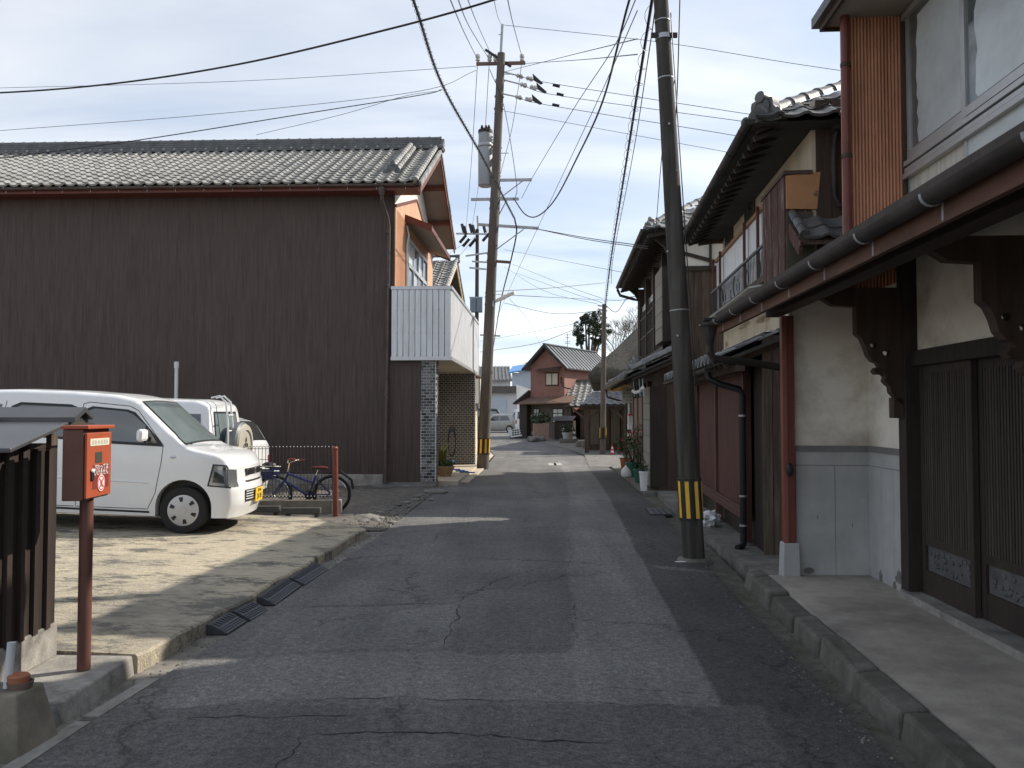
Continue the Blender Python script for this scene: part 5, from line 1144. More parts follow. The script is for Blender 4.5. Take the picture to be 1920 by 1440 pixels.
# ------------------------------------------------------------------ vehicles
def interp(pts, x):
    if x <= pts[0][0]: return pts[0][1]
    for (a, b), (c, d) in zip(pts, pts[1:]):
        if x <= c: return b + (d - b) * (x - a) / (c - a)
    return pts[-1][1]
def smooth_prof(pts, x, h=.035):
    return sum(interp(pts, x + k * h) for k in (-1, -.5, 0, .5, 1)) / 5
class Car:
    """x: 0 rear .. L front, y: left/right, z up"""
    def __init__(s, L, Wd, top, belt=.95, tumble=.16, zb=.20, rr=.10, rh=.05, nose=((.2, .05), (.4, 0), (.62, .02), (.8, .08), (1.0, .16)), bow=.12, tail=((.2, .04), (.4, 0), (.9, .02), (1.6, .12)), tbow=.05, sharpcorner=False):
        s.L, s.hw, s.top, s.belt, s.tumble, s.zb, s.rr, s.rh, s.nose, s.bow, s.tail, s.tbow = L, Wd / 2, top, belt, tumble, zb, rr, rh, nose, bow, tail, tbow
    def zt(s, x): return smooth_prof(s.top, x)
    def rad(s, x): return s.rr if s.zt(x) > s.belt + .15 else s.rh
    def plan(s, x):
        d = s.L - x; k = 1.0
        if d < .5: k -= .10 * (1 - d / .5) ** 2.2
        if x < .35: k -= .05 * (1 - x / .35) ** 2
        return s.hw * k
    def w(s, x, z):
        w = s.plan(x)
        if z > s.belt: w -= s.tumble * (z - s.belt) * (1 + .25 * (z - s.belt))
        else:
            t = (s.belt - z) / (s.belt - s.zb); w -= .030 * t ** 2.5; w += .012 * math.sin(math.pi * min(1, t))
        return w
    def dx(s, x, y, z):
        o = 0.0
        k = max(0, (x - (s.L - .35)) / .35)
        if k: o -= k * k * (interp(s.nose, z) + s.bow * (abs(y) / s.hw) ** 2.6)
        k = max(0, (.3 - x) / .3)
        if k: o += k * k * (interp(s.tail, z) + s.tbow * (abs(y) / s.hw) ** 2.6)
        return o
    def section(s, x):
        zt = s.zt(x); r = min(s.rad(x), (zt - s.zb) * .4); pts = []
        for i in range(13):
            z = s.zb + (zt - r - s.zb) * i / 12; pts.append((s.w(x, z), z))
        wc = s.w(x, zt - r)
        for i in range(1, 6):
            a = math.pi / 2 * i / 5; pts.append((wc - r * 1.15 * (1 - math.cos(a)), zt - r + r * math.sin(a)))
        we = pts[-1][0]
        for i in range(1, 5): pts.append((we * (1 - i / 4), zt + .018 * (1 - (1 - i / 4) ** 2)))
        return pts
    def body(s, parent, m, wheels, wr, name='body'):
        b = MB(); n = 64; st = []
        xs = [s.L * i / n for i in range(n + 1)]
        for x in xs:
            sec = s.section(x); ring = [(y, z) for y, z in sec] + [(-y, z) for y, z in reversed(sec[:-1])]
            st.append(ring)
            for y, z in ring: b.v.append(Vector((x + s.dx(x, y, z), y, z)))
        k = len(st[0])
        for i in range(n):
            for j in range(k):
                j2 = (j + 1) % k; b.f.append((i * k + j, i * k + j2, (i + 1) * k + j2, (i + 1) * k + j))
        # end caps as grids so that the nose can bulge
        for e, x in ((0, 0.0), (n, s.L)):
            half = len(s.section(x)); base = e * k
            prev = None
            for h in range(half):
                y, z = st[e][h]; l, r_ = base + h, base + (k - h) % k if h else base + k - 1
                ri = base + (k - 1 - h); row = [base + h]
                if h < half - 1:
                    for q in range(1, 8):
                        yy = y * (1 - q / 4); b.v.append(Vector((x + s.dx(x, yy, z), yy, z))); row.append(len(b.v) - 1)
                    row.append(ri)
                else: row = [base + h] * 9
                if prev:
                    for q in range(8):
                        f = [prev[q], prev[q + 1], row[q + 1], row[q]]
                        f = [v for i_, v in enumerate(f) if v not in f[:i_]]
                        if len(f) > 2: b.f.append(tuple(f if e else reversed(f)))
                prev = row
        o = b.build(name, m, parent, smooth=True, ang=42); recalc(o)
        bm = bmesh.new(); bm.from_mesh(o.data); bmesh.ops.remove_doubles(bm, verts=bm.verts[:], dist=1e-5); bmesh.ops.recalc_face_normals(bm, faces=bm.faces[:]); bm.to_mesh(o.data); bm.free()
        cut = MB()
        for x in wheels:
            for sg in (-1, 1):
                pr = [(math.cos(a) * wr * 1.0, math.sin(a) * wr) for a in [i * math.pi / 16 for i in range(17)]] + [(-wr, -.4), (wr, -.4)]
                cut.prism(pr, (x, sg * (s.hw + .2), wr * .90 + .02), (1, 0, 0), (0, 0, 1), (0, -sg * .42, 0))
        co = recalc(cut.build('cutter', m, parent))
        md = o.modifiers.new('b', 'BOOLEAN'); md.operation = 'DIFFERENCE'; md.object = co; md.solver = 'EXACT'
        dg = bpy.context.evaluated_depsgraph_get(); me = bpy.data.meshes.new_from_object(o.evaluated_get(dg))
        o.modifiers.clear(); o.data = me; bpy.data.objects.remove(co)
        me.polygons.foreach_set('use_smooth', [True] * len(me.polygons)); me.set_sharp_from_angle(angle=R(42))
        return o
    def side(s, poly, sg, m, parent, name, off=.006, res=.05, thick=.0):
        """patch following the flank; poly in (x,z)"""
        bm = bmesh.new(); vs_ = [bm.verts.new((p[0], 0, p[1])) for p in poly]; bm.faces.new(vs_)
        x0 = min(p[0] for p in poly); x1 = max(p[0] for p in poly); z0 = min(p[1] for p in poly); z1 = max(p[1] for p in poly)
        for (a, b, ax) in ((x0, x1, 0), (z0, z1, 2)):
            t = a + res
            while t < b - .01:
                no = (1, 0, 0) if ax == 0 else (0, 0, 1); co = (t, 0, 0) if ax == 0 else (0, 0, t)
                bmesh.ops.bisect_plane(bm, geom=bm.verts[:] + bm.edges[:] + bm.faces[:], plane_co=co, plane_no=no); t += res
        for v in bm.verts:
            y = s.w(v.co.x, v.co.z) + off; v.co = Vector((v.co.x + s.dx(v.co.x, y, v.co.z), sg * y, v.co.z))
        bmesh.ops.recalc_face_normals(bm, faces=bm.faces[:])
        for f in bm.faces:
            if f.normal.y * sg < 0: f.normal_flip()
        me = bpy.data.meshes.new(name); bm.to_mesh(me); bm.free(); me.materials.append(m); me.polygons.foreach_set('use_smooth', [True] * len(me.polygons))
        o = bpy.data.objects.new(name, me); COL.objects.link(o); o.parent = parent; return o
    def line(s, pts, sg, parent, m, r=.004, name='panel_gap'):
        P = []
        for (a, b), (c, d) in zip(pts, pts[1:]):
            for i in range(6): P.append((a + (c - a) * i / 6, b + (d - b) * i / 6))
        P.append(pts[-1]); b = MB(); b.tube([(x + s.dx(x, s.w(x, z), z), sg * (s.w(x, z) + .0005), z) for x, z in P], r, 4); return b.build(name, m, parent)
    def topgrid(s, xa, xb, inset, m, parent, name, off=.006, nx=10, inb=None):
        b = MB(); ny = 8
        for i in range(nx + 1):
            t = i / nx; x = xa + (xb - xa) * t; sec = s.section(x); zt = s.zt(x)
            ins = inset + ((inb - inset) * t if inb is not None else 0); we = sec[17][0] - ins
            sl_ = (s.zt(x + .02) - s.zt(x - .02)) / .04; nl = math.hypot(1, sl_)
            for j in range(ny + 1):
                y = we * (2 * j / ny - 1); z = zt + .018 * (1 - (abs(y) / max(sec[17][0], .1)) ** 2)
                b.v.append(Vector((x + s.dx(x, y, z) - sl_ / nl * off, y, z + off / nl)))
        for i in range(nx):
            for j in range(ny): b.f.append((i * 9 + j, (i + 1) * 9 + j, (i + 1) * 9 + j + 1, i * 9 + j + 1))
        return recalc(b.build(name, m, parent, smooth=True))
    def end(s, poly, m, parent, name, front=True, off=.006, res=.06):
        """patch following the nose or tail; poly in (y,z)"""
        bm = bmesh.new(); vs_ = [bm.verts.new((0, p[0], p[1])) for p in poly]; bm.faces.new(vs_)
        y0 = min(p[0] for p in poly); y1 = max(p[0] for p in poly); z0 = min(p[1] for p in poly); z1 = max(p[1] for p in poly)
        for (a, b, ax) in ((y0, y1, 1), (z0, z1, 2)):
            t = a + res
            while t < b - .01:
                no = (0, 1, 0) if ax == 1 else (0, 0, 1); co = (0, t, 0) if ax == 1 else (0, 0, t)
                bmesh.ops.bisect_plane(bm, geom=bm.verts[:] + bm.edges[:] + bm.faces[:], plane_co=co, plane_no=no); t += res
        X = s.L if front else 0.0
        for v in bm.verts: v.co.x = X + s.dx(X, v.co.y, v.co.z) + (off if front else -off)
        bmesh.ops.recalc_face_normals(bm, faces=bm.faces[:])
        me = bpy.data.meshes.new(name); bm.to_mesh(me); bm.free(); me.materials.append(m); me.polygons.foreach_set('use_smooth', [True] * len(me.polygons))
        o = bpy.data.objects.new(name, me); COL.objects.link(o); o.parent = parent; return o
def wheel(parent, x, y, r, sg, wd=.16, slots=6, hub=M_HUB):
    c = Vector((x, y, r)); ax = Vector((0, sg, 0))
    t = MB(); t.lathe([(r * .62, -wd / 2), (r * .93, -wd / 2), (r, -wd * .36), (r, wd * .36), (r * .95, wd * .47), (r * .80, wd * .50), (r * .66, wd * .47), (r * .62, wd * .40)], c, 28, ax, closed=False)
    ty = t.build('tyre', M_RUBBER, parent, smooth=True, ang=40)
    h = MB(); h.lathe([(r * .66, wd * .40), (r * .66, wd * .47), (r * .60, wd * .50), (r * .30, wd * .56), (r * .16, wd * .57), (r * .15, wd * .60), (.001, wd * .60)], c, 28, ax)
    ho = h.build('rim', hub, ty, smooth=True, ang=40)
    up = Vector((0, 0, 1)); sx = ax.cross(up)
    sl_ = MB()
    for i in range(slots):
        a = 2 * math.pi * (i + .3) / slots; rd = sx * math.cos(a) + up * math.sin(a); tg = ax.cross(rd)
        cc_ = c + rd * r * .47 + ax * wd * .545
        sl_.hexa([cc_ - rd * r * .09 - tg * r * .055 - ax * .01, cc_ + rd * r * .10 - tg * r * .085 - ax * .02, cc_ + rd * r * .10 + tg * r * .085 - ax * .02, cc_ - rd * r * .09 + tg * r * .055 - ax * .01],
                 [cc_ - rd * r * .09 - tg * r * .055 + ax * .006, cc_ + rd * r * .10 - tg * r * .085 - ax * .0, cc_ + rd * r * .10 + tg * r * .085 - ax * .0, cc_ - rd * r * .09 + tg * r * .055 + ax * .006])
    recalc(sl_.build('rim_slots', M_BLACK, ho)); return ty

# white tall wagon parked in front
VAN = thing('parked_wagon', 'white tall kei wagon with yellow number plate parked facing the street', 'car', (0, 0, 0), 0)
C1 = Car(3.40, 1.475, [(0, 1.36), (.05, 1.45), (.22, 1.53), (.8, 1.565), (1.4, 1.572), (1.9, 1.555), (2.14, 1.515), (2.74, 1.0), (2.84, .965), (3.12, .92), (3.28, .875), (3.36, .81), (3.40, .75)], belt=.97, rr=.075, tumble=.14, zb=.19, nose=((.2, .05), (.36, .0), (.52, .0), (.60, .035), (.8, .05), (.95, .10)), bow=.15)
bd = C1.body(VAN, M_PAINT, (.42, 2.76), .315)
for sg in (-1, 1):
    C1.side([(1.60, 1.0), (2.50, .985), (2.46, 1.05), (2.15, 1.36), (2.06, 1.39), (1.66, 1.41), (1.60, 1.38)], sg, M_BLACK, VAN, 'window_seal', .004)
    C1.side([(1.63, 1.03), (2.28, 1.02), (2.28, 1.22), (2.13, 1.335), (2.05, 1.365), (1.69, 1.385), (1.63, 1.36)], sg, M_GLASS, VAN, 'side_window', .008)
    C1.side([(2.31, 1.02), (2.43, 1.02), (2.31, 1.19)], sg, M_GLASS, VAN, 'side_window', .008)
    C1.side([(.74, 1.05), (1.50, 1.015), (1.50, 1.39), (1.42, 1.42), (.86, 1.42), (.76, 1.37)], sg, M_BLACK, VAN, 'window_seal', .004)
    C1.side([(.77, 1.08), (1.47, 1.045), (1.47, 1.36), (1.40, 1.39), (.88, 1.39), (.79, 1.35)], sg, M_GLASS, VAN, 'side_window', .008)
    C1.side([(.20, 1.12), (.60, 1.06), (.66, 1.39), (.28, 1.37)], sg, M_GLASS, VAN, 'side_window', .008)
    for wv in ((1.58, 1.475, 2.18, 1.44), (.72, 1.50, 1.52, 1.49)):
        pass
    C1.line([(2.50, 1.0), (2.49, .80), (2.44, .45), (2.36, .27), (1.56, .27), (1.55, .6), (1.555, 1.43)], sg, VAN, M_BLACK)
    C1.line([(1.555, 1.43), (1.62, 1.455), (2.08, 1.43), (2.18, 1.38), (2.50, 1.0)], sg, VAN, M_BLACK)
    C1.line([(1.54, .27), (.85, .27), (.72, .6), (.68, 1.0), (.70, 1.43)], sg, VAN, M_BLACK)
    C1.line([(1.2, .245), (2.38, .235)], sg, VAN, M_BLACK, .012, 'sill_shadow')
    C1.line([(.9, .60), (2.36, .57)], sg, VAN, M_PAINT, .010, 'side_crease')
    ml = MB(); ml.box(2.27, 2.35, sg * .87 - .095, sg * .87 + .095, 1.04, 1.18); mo = ml.build('wing_mirror', M_PAINT, VAN, bevel=.035)
    MB().bar((2.34, sg * .70, 1.06), (2.32, sg * .82, 1.09), .03, .04).build('mirror_arm', M_BLACK, mo)
    MB().sphere((1.66, sg * (C1.w(1.66, .83) + .012), .84), .085, .016, .018, 8, 6).build('door_handle', M_PAINT, VAN, smooth=True)
    ms = MB().sphere((2.62, sg * (C1.w(2.62, .86) + .002), .87), .035, .012, .016, 8, 6).build('side_repeater', M_LAMP, VAN, smooth=True)
    # headlamp wraps the corner
    C1.side([(3.02, .555), (3.40, .535), (3.40, .765), (3.33, .80), (3.07, .81)], sg, M_BLACK, VAN, 'headlight_rim', .003, .04)
    hl_ = C1.side([(3.04, .57), (3.40, .55), (3.40, .755), (3.32, .785), (3.09, .795)], sg, M_LAMP, VAN, 'headlight', .008, .04)
    C1.end([(sg * .54, .55), (sg * .70, .55), (sg * .70, .755), (sg * .55, .745)], M_LAMP, VAN, 'headlight', True, .006)
    C1.side([(3.08, .60), (3.28, .59), (3.25, .67), (3.10, .73)], sg, M_GLASS, VAN, 'lamp_insert', .011, .04); C1.side([(3.12, .75), (3.34, .74), (3.34, .77), (3.13, .78)], sg, M_CHROME, VAN, 'lamp_insert', .011, .04)
    for x, xs_ in ((.42, 0), (2.76, 0)): wheel(VAN, x, sg * .645, .268, sg)
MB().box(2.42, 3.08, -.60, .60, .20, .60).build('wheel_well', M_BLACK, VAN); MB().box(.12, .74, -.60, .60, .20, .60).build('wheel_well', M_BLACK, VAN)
C1.topgrid(2.17, 2.735, .0, M_BLACK, VAN, 'windscreen_seal', .003, 12, 0)
C1.topgrid(2.19, 2.715, .035, M_GLASSL, VAN, 'windscreen', .008, 12, .03)
C1.end([(-.34, .665), (.34, .665), (.36, .745), (-.36, .745)], M_BLACK, VAN, 'grille', True, .004)
for z in (.675, .70, .725): MB().box(3.40 - .052, 3.40 - .030, -.33, .33, z, z + .010).build('grille_bar', M_CHROME, VAN)
text_part('S', .10, M_CHROME, VAN, frame((3.375, 0, .705), (0, 1, 0), (0, 0, 1), (1, 0, 0)), .004, 'badge')
C1.end([(-.34, .585), (.34, .585), (.36, .605), (-.36, .605)], M_BLACK, VAN, 'bonnet_gap', True, .004)
C1.end([(-.40, .36), (.40, .36), (.42, .50), (-.42, .50)], M_BLACK, VAN, 'lower_grille', True, .004)
for z in (.385, .415, .445, .475): C1.end([(-.40, z), (.40, z), (.40, z + .012), (-.40, z + .012)], M_PAINT, VAN, 'grille_bar', True, .010)
plt = MB().box(3.425, 3.432, -.165, .165, .335, .50).build('number_plate', M_PLATEY, VAN)
PF = (0, 1, 0), (0, 0, 1), (1, 0, 0)
text_part('28-98', .095, M_INK, plt, frame((3.433, 0, .39), *PF), .001)
text_part('佐賀 580', .042, M_INK, plt, frame((3.433, 0, .465), *PF), .001)
MB().tube([(2.74, -.55, 1.01), (2.70, -.15, 1.05), (2.68, .25, 1.06)], .008, 5).build('wiper', M_BLACK, VAN)
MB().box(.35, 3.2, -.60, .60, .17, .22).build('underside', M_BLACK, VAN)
wa = R(3.0)
VAN.location = (-6.56, 10.09, .285); VAN.rotation_euler = (0, R(2.6), wa)

# white off-roader seen from behind, spare wheel on its tail
OFF = thing('parked_off_roader', 'white small off-roader with spare wheel and ladder on its tail, behind the wagon', 'car', (0, 0, 0), 0)
C2 = Car(3.25, 1.40, [(0, 1.55), (.04, 1.60), (.3, 1.66), (1.3, 1.67), (1.75, 1.62), (2.25, 1.08), (2.4, 1.04), (3.0, .98), (3.2, .9), (3.25, .8)], belt=.98, tumble=.17, zb=.28, rr=.08, nose=((.2, .03), (.5, 0), (.9, .05)), bow=.06, tail=((.3, 0), (.95, 0), (1.6, .10)), tbow=.04)
C2.body(OFF, M_PAINT, (.55, 2.6), .36)
for sg in (-1, 1):
    C2.side([(.14, 1.03), (.62, 1.03), (.62, 1.46), (.20, 1.46)], sg, M_GLASS, OFF, 'side_window', .006)
    C2.side([(.72, 1.03), (1.70, 1.03), (1.52, 1.47), (.72, 1.47)], sg, M_GLASS, OFF, 'side_window', .006)
    for x in (.55, 2.6): wheel(OFF, x, sg * .60, .31, sg, .18)
    C2.end([(sg * .58, .56), (sg * .68, .56), (sg * .68, .78), (sg * .58, .78)], M_TAIL, OFF, 'tail_light', False, .006)
C2.end([(-.50, 1.02), (.50, 1.02), (.44, 1.50), (-.44, 1.50)], M_BLACK, OFF, 'window_seal', False, .004)
C2.end([(-.46, 1.05), (.46, 1.05), (.41, 1.47), (-.41, 1.47)], M_GLASSL, OFF, 'rear_window', False, .008)
sp_ = MB(); sp_.lathe([(.28, 0), (.345, .03), (.35, .17), (.32, .20)], (-.03, .02, 1.0), 32, (-1, 0, 0)); spo = sp_.build('spare_wheel_cover', mat('cover_grey', (.13, .135, .14), .4, .1, 4, 0, coat=.3), OFF, smooth=True)
sp_ = MB(); sp_.lathe([(.32, .20), (.305, .225), (.23, .235), (.225, .215), (.001, .215)], (-.03, .02, 1.0), 32, (-1, 0, 0)); sp_.build('cover_face', mat('cover_beige', (.44, .41, .34), .4, .04, 4, 0, coat=.3), spo, smooth=True)
dm_ = MB()
for a in (90, 210, 330):
    d = Vector((0, math.cos(R(a)), math.sin(R(a)))); e = Vector((0, -d.z, d.y)); c = Vector((-.25, .02, 1.03))
    dm_.prism([(0, 0), (.052, .030), (.104, 0), (.052, -.030)], c, d, e, (-.006, 0, 0))
recalc(dm_.build('badge', M_CHROME, spo))
fr = MB(); fr.tube([(-.275, -.17, .88), (-.275, .17, .88), (-.275, .17, .70), (-.275, -.17, .70), (-.275, -.17, .88)], .012, 6); fo = fr.build('plate_frame', M_PLASTW, OFF); MB().box(-.268, -.264, -.16, .16, .71, .87).build('number_plate', M_PLATEY, fo)
ld = MB()
for y in (.24, .42): ld.tube([(.14, y, 1.70), (.02, y, 1.73), (-.08, y, 1.64), (-.12, y, 1.30), (-.14, y, .62)], .014, 6)
for z in (.75, .98, 1.22, 1.45): ld.tube([(-.12, .42, z), (-.12, .24, z)], .011, 6)
ld.build('rear_ladder', M_PLASTW, OFF, smooth=True)
MB().box(-.05, .06, -.66, .66, .33, .50).build('bumper', M_SILVER, OFF, bevel=.02)
MB().box(.3, 2.9, -.55, .55, .25, .32).build('underside', M_BLACK, OFF)
OFF.location = (-4.28, 12.55, .06); OFF.rotation_euler = (0, R(1.2) * -1, R(178))

# third white car at the back
HT3 = thing('parked_hatchback', 'white small car with dark rear window at the back behind the mesh fence', 'car', (0, 0, 0), 0)
C3 = Car(3.3, 1.40, [(0, .98), (.03, 1.02), (.30, 1.40), (.55, 1.48), (1.2, 1.50), (1.7, 1.46), (2.35, 1.0), (3.0, .9), (3.2, .8), (3.3, .7)], belt=.92, tumble=.18, zb=.2, tail=((.2, .05), (.45, 0), (.8, .02), (1.5, .03)))
C3.body(HT3, M_PAINT, (.45, 2.7), .31)
for sg in (-1, 1):
    C3.side([(.52, .98), (1.25, .96), (1.25, 1.34), (.72, 1.34)], sg, M_GLASS, HT3, 'side_window', .006); C3.side([(1.32, .96), (2.15, .95), (1.75, 1.31), (1.32, 1.34)], sg, M_GLASS, HT3, 'side_window', .006)
    C3.end([(sg * .57, .60), (sg * .66, .60), (sg * .66, .80), (sg * .57, .80)], M_TAIL, HT3, 'tail_light', False, .006)
    for x in (.45, 2.7): wheel(HT3, x, sg * .60, .265, sg)
C3.topgrid(.06, .31, .01, M_GLASS, HT3, 'rear_window', .008, 10, .0); C3.topgrid(1.76, 2.32, .02, M_GLASS, HT3, 'windscreen', .008, 10, .0)
pl3 = C3.end([(-.16, .38), (.16, .38), (.16, .53), (-.16, .53)], M_PLATEY, HT3, 'number_plate', False, .012)
MB().box(.3, 3, -.55, .55, .17, .25).build('underside', M_BLACK, HT3)
HT3.location = (-4.42, 14.5, -.02); HT3.rotation_euler = (0, 0, R(176))

# cars at the far end
def hatch(name, label, loc, rz, paint, front_left=True):
    t = thing(name, label, 'car', loc, rz); C = Car(3.4, 1.47, [(0, .95), (.03, 1.0), (.28, 1.36), (.6, 1.45), (1.4, 1.47), (1.85, 1.42), (2.5, .98), (3.1, .90), (3.3, .8), (3.4, .68)], belt=.90, tumble=.18, zb=.2)
    C.body(t, paint, (.55, 2.75), .31)
    for sg in (-1, 1):
        for pl_ in ([(.50, .96), (1.28, .93), (1.28, 1.31), (.70, 1.32)], [(1.34, .93), (2.2, .92), (1.82, 1.29), (1.34, 1.31)]): C.side(pl_, sg, M_GLASS, t, 'side_window', .006)
        for x in (.55, 2.75): wheel(t, x, sg * .62, .27, sg)
        C.line([(1.31, 1.33), (1.31, .3)], sg, t, M_BLACK, .006)
    C.topgrid(1.9, 2.46, .02, M_GLASS, t, 'windscreen', .008, 8, .0); C.topgrid(.06, .27, .02, M_GLASS, t, 'rear_window', .008, 6, .0)
    MB().box(.3, 3, -.55, .55, .17, .25).build('underside', M_BLACK, t)
    return t
hatch('silver_hatchback', 'silver hatchback parked side on at the far end of the street', (0.35, 66.0, 0), R(180), M_SILVER)
t = thing('dark_van', 'dark vehicle half hidden behind the silver hatchback', 'car', (-3.6, 73.0, .1), 0)
C5 = Car(3.4, 1.5, [(0, 1.7), (.2, 1.85), (1.6, 1.85), (2.3, 1.8), (2.85, 1.15), (3.2, 1.0), (3.4, .7)], belt=1.1, tumble=.12, zb=.25); C5.body(t, M_DARKCAR, (.6, 2.8), .33)
for sg in (-1, 1):
    C5.side([(.3, 1.15), (1.4, 1.15), (1.4, 1.6), (.3, 1.6)], sg, M_GLASSL, t, 'side_window'); C5.side([(1.5, 1.15), (2.5, 1.13), (2.2, 1.58), (1.5, 1.6)], sg, M_GLASSL, t, 'side_window')
    for x in (.6, 2.8): wheel(t, x, sg * .65, .3, sg)
t = thing('white_microvan', 'white kei van seen from behind next to the red house', 'car', (.96, 65.0, 0), R(96))
C6 = Car(3.3, 1.45, [(0, 1.5), (.05, 1.7), (.3, 1.82), (2.2, 1.83), (2.6, 1.75), (3.1, 1.05), (3.3, .8)], belt=1.05, tumble=.12, zb=.25); C6.body(t, M_PAINT, (.6, 2.7), .30)
C6.end([(-.55, 1.08), (.55, 1.08), (.5, 1.62), (-.5, 1.62)], M_GLASS, t, 'rear_window', False, .01)
for sg in (-1, 1):
    C6.end([(sg * .58, .7), (sg * .69, .7), (sg * .69, 1.0), (sg * .58, 1.0)], M_TAIL, t, 'tail_light', False, .01)
    C6.side([(.3, 1.12), (1.4, 1.12), (1.4, 1.6), (.3, 1.6)], sg, M_GLASS, t, 'side_window')
    for x in (.6, 2.7): wheel(t, x, sg * .62, .27, sg)
C6.end([(-.17, .5), (.17, .5), (.17, .66), (-.17, .66)], M_PLATEY, t, 'number_plate', False, .012)
MB().lathe([(.16, 0), (.001, .01)], (-.0, .0, 1.36), 12, (-1, 0, 0)).build('sticker', M_SIGNRED, t)
# ------------------------------------------------------------------ utility poles
def pole(name, label, base, top, r0, r1, m, band_z=.42):
    base = Vector(base); top = Vector(top)
    o = thing(name, label, 'utility pole', base)
    n = 10; d = top - base
    MB().tube([d * (i / n) for i in range(n + 1)], [r0 + (r1 - r0) * i / n for i in range(n + 1)], 18).build('shaft', m, o, smooth=True)
    if band_z:
        ax = d.normalized(); p0 = ax * band_z; bw = .44
        b = MB().tube([p0, p0 + ax * bw], r0 + .008, 22).build('warning_band', M_BLACK, o, smooth=True)
        k = 8
        for i in range(k):
            a = 2 * math.pi * (i + .25) / k; rr = r0 + .010; ys = MB()
            for q in range(3):
                a0 = a + q * .16; ys.v += [p0 + ax * .03 + Vector((math.cos(a0), math.sin(a0), 0)) * rr, p0 + ax * (bw - .03) + Vector((math.cos(a0), math.sin(a0), 0)) * rr]
            ys.f = [(0, 2, 3, 1), (2, 4, 5, 3)]; ys.build('yellow_stripe', M_YELLOW, b)
    return o, d
def ring(o, d, z, r, h=.04, m=M_GALV):
    ax = d.normalized(); p = ax * (z / ax.z); MB().tube([p, p + ax * h], r, 14).build('steel_band', m, o)
def ins(o, p, s=1.0, ax=(0, 0, 1), m=None):
    b = MB(); b.lathe([(.018 * s, 0), (.05 * s, .03 * s), (.05 * s, .06 * s), (.03 * s, .07 * s), (.055 * s, .10 * s), (.055 * s, .15 * s), (.02 * s, .18 * s)], p, 10, ax); return b.build('insulator', m or mat('porcelain', (.55, .54, .52), .3, .05, 4, 0), o, smooth=True)

RP, rd = pole('near_utility_pole', 'thick dark utility pole with yellow and black band on the right kerb', (1.90, 8.72, 0), (1.90 - .50, 8.85, 10.2), .117, .050, M_POLEG)
ring(RP, rd, 2.62, .103, .010); ring(RP, rd, 5.12, .086, .012); ring(RP, rd, 5.55, .088, .05); ring(RP, rd, 5.75, .084, .012)
MB().lathe([(.20, -.03), (.17, .02), (.14, .035)], (0, 0, 0), 12).build('footing', M_CONCD, RP)
for z, a in ((3.25, 3.6), (2.35, 4.2), (4.1, 5.2), (4.6, 4.6)):
    p = rd * (z / rd.z); q = Vector((math.cos(a), math.sin(a), 0)); MB().tube([p + q * .085, p + q * .11], .011, 6).build('step_socket', M_GALV, RP)
p = rd * (5.55 / rd.z); MB().bar(p + Vector((-.14, -.05, .03)), p + Vector((.14, -.05, .03)), .03, .05).build('cable_bracket', M_GUTD, RP)
m = MB(); m.tube([(.09, -.08, .02), (.0, -.085, 2.0), (-.09, -.07, 3.6), (-.21, -.03, 5.8)], .006, 4); m.build('earth_wire', M_CABLE, RP)

LPb = atz(905, 880); LPt = at(940, 100, 22.4)
LP, ldv = pole('left_utility_pole', 'tall brown utility pole carrying a grey transformer beside the white balcony', LPb, LPt, .168, .105, M_POLE)
def LW(px, py, dy=0.0): return at(px, py, LPb.y + dy) - LPb
m = MB(); m.bar(LW(939, 100), LW(942, 46), .07, .07); m.build('top_extension', M_GALV, LP)
m = MB(); m.bar(LW(893, 120, -.15), LW(985, 118, -.15), .07, .08); m.build('cross_arm', mat('rusty_arm', (.16, .10, .08), .7, .2, 5, .1), LP)
for px in (896, 918, 929, 979): ins(LP, LW(px, 116, -.15), 1.25)
m = MB(); m.bar(LW(910, 93, -.2), LW(958, 125, -.2), .05, .06); m.build('strut', M_GUTD, LP)
for (a, b, c, d_) in ((945, 135, 1010, 152), (945, 150, 1030, 172), (943, 176, 1008, 190)):
    m = MB(); m.bar(LW(a, b, -.1), LW(a + (c - a) * .35, b + (d_ - b) * .35, -.1), .03, .03); m.build('dead_end_arm', M_GALV, LP)
    q0, q1 = LW(a + (c - a) * .35, b + (d_ - b) * .35, -.1), LW(c, d_, -.1); dd = (q1 - q0).normalized()
    ins(LP, q0, 1.2, dd); ins(LP, q0 + dd * .28, 1.2, dd)
    m = MB(); m.prism([(-.08, .17), (.22, -.02), (.16, -.07), (-.05, 0)], q0 + dd * .55, dd, Vector((0, 0, 1)), (0, .05, 0)); m.build('clamp_cover', M_BLACK, LP)
    m = MB(); m.tube([q0 + dd * 1.05, q0 + dd * 1.25], .04, 6); m.build('clamp_cover', M_BLACK, LP)
tr = MB(); c0 = LW(910, 350, -.05); hh = (LW(910, 243, -.05) - c0).length
tr.lathe([(.16, 0), (.20, .03), (.20, hh * .66), (.175, hh * .69), (.19, hh * .71), (.19, hh * .93), (.17, hh * .98), (.10, hh)], c0, 20)
to = tr.build('transformer', mat('transformer_grey', (.34, .35, .36), .5, .08, 4, .05, stain=(.22, .22, .22), samt=.5, sscale=2), LP, smooth=True, ang=30)
MB().lathe([(.208, hh * .695), (.215, hh * .72), (.208, hh * .745)], c0, 20).build('transformer_band', M_GALV, to); MB().lathe([(.20, hh * .93), (.20, hh * .985), (.12, hh * 1.01)], c0, 20).build('transformer_lid', M_GUTD, to)
for q in (-.09, .02, .1): MB().lathe([(.03, hh * .97), (.045, hh * 1.02), (.02, hh * 1.07)], c0 + Vector((q, -.05, 0)), 8).build('bushing', M_GUTD, to)
for i in range(3): MB().box(c0.x + .15, c0.x + .21, c0.y - .10, c0.y - .06, c0.z + hh * (.74 + i * .05), c0.z + hh * (.765 + i * .05)).build('terminal', M_SIGNW, to)
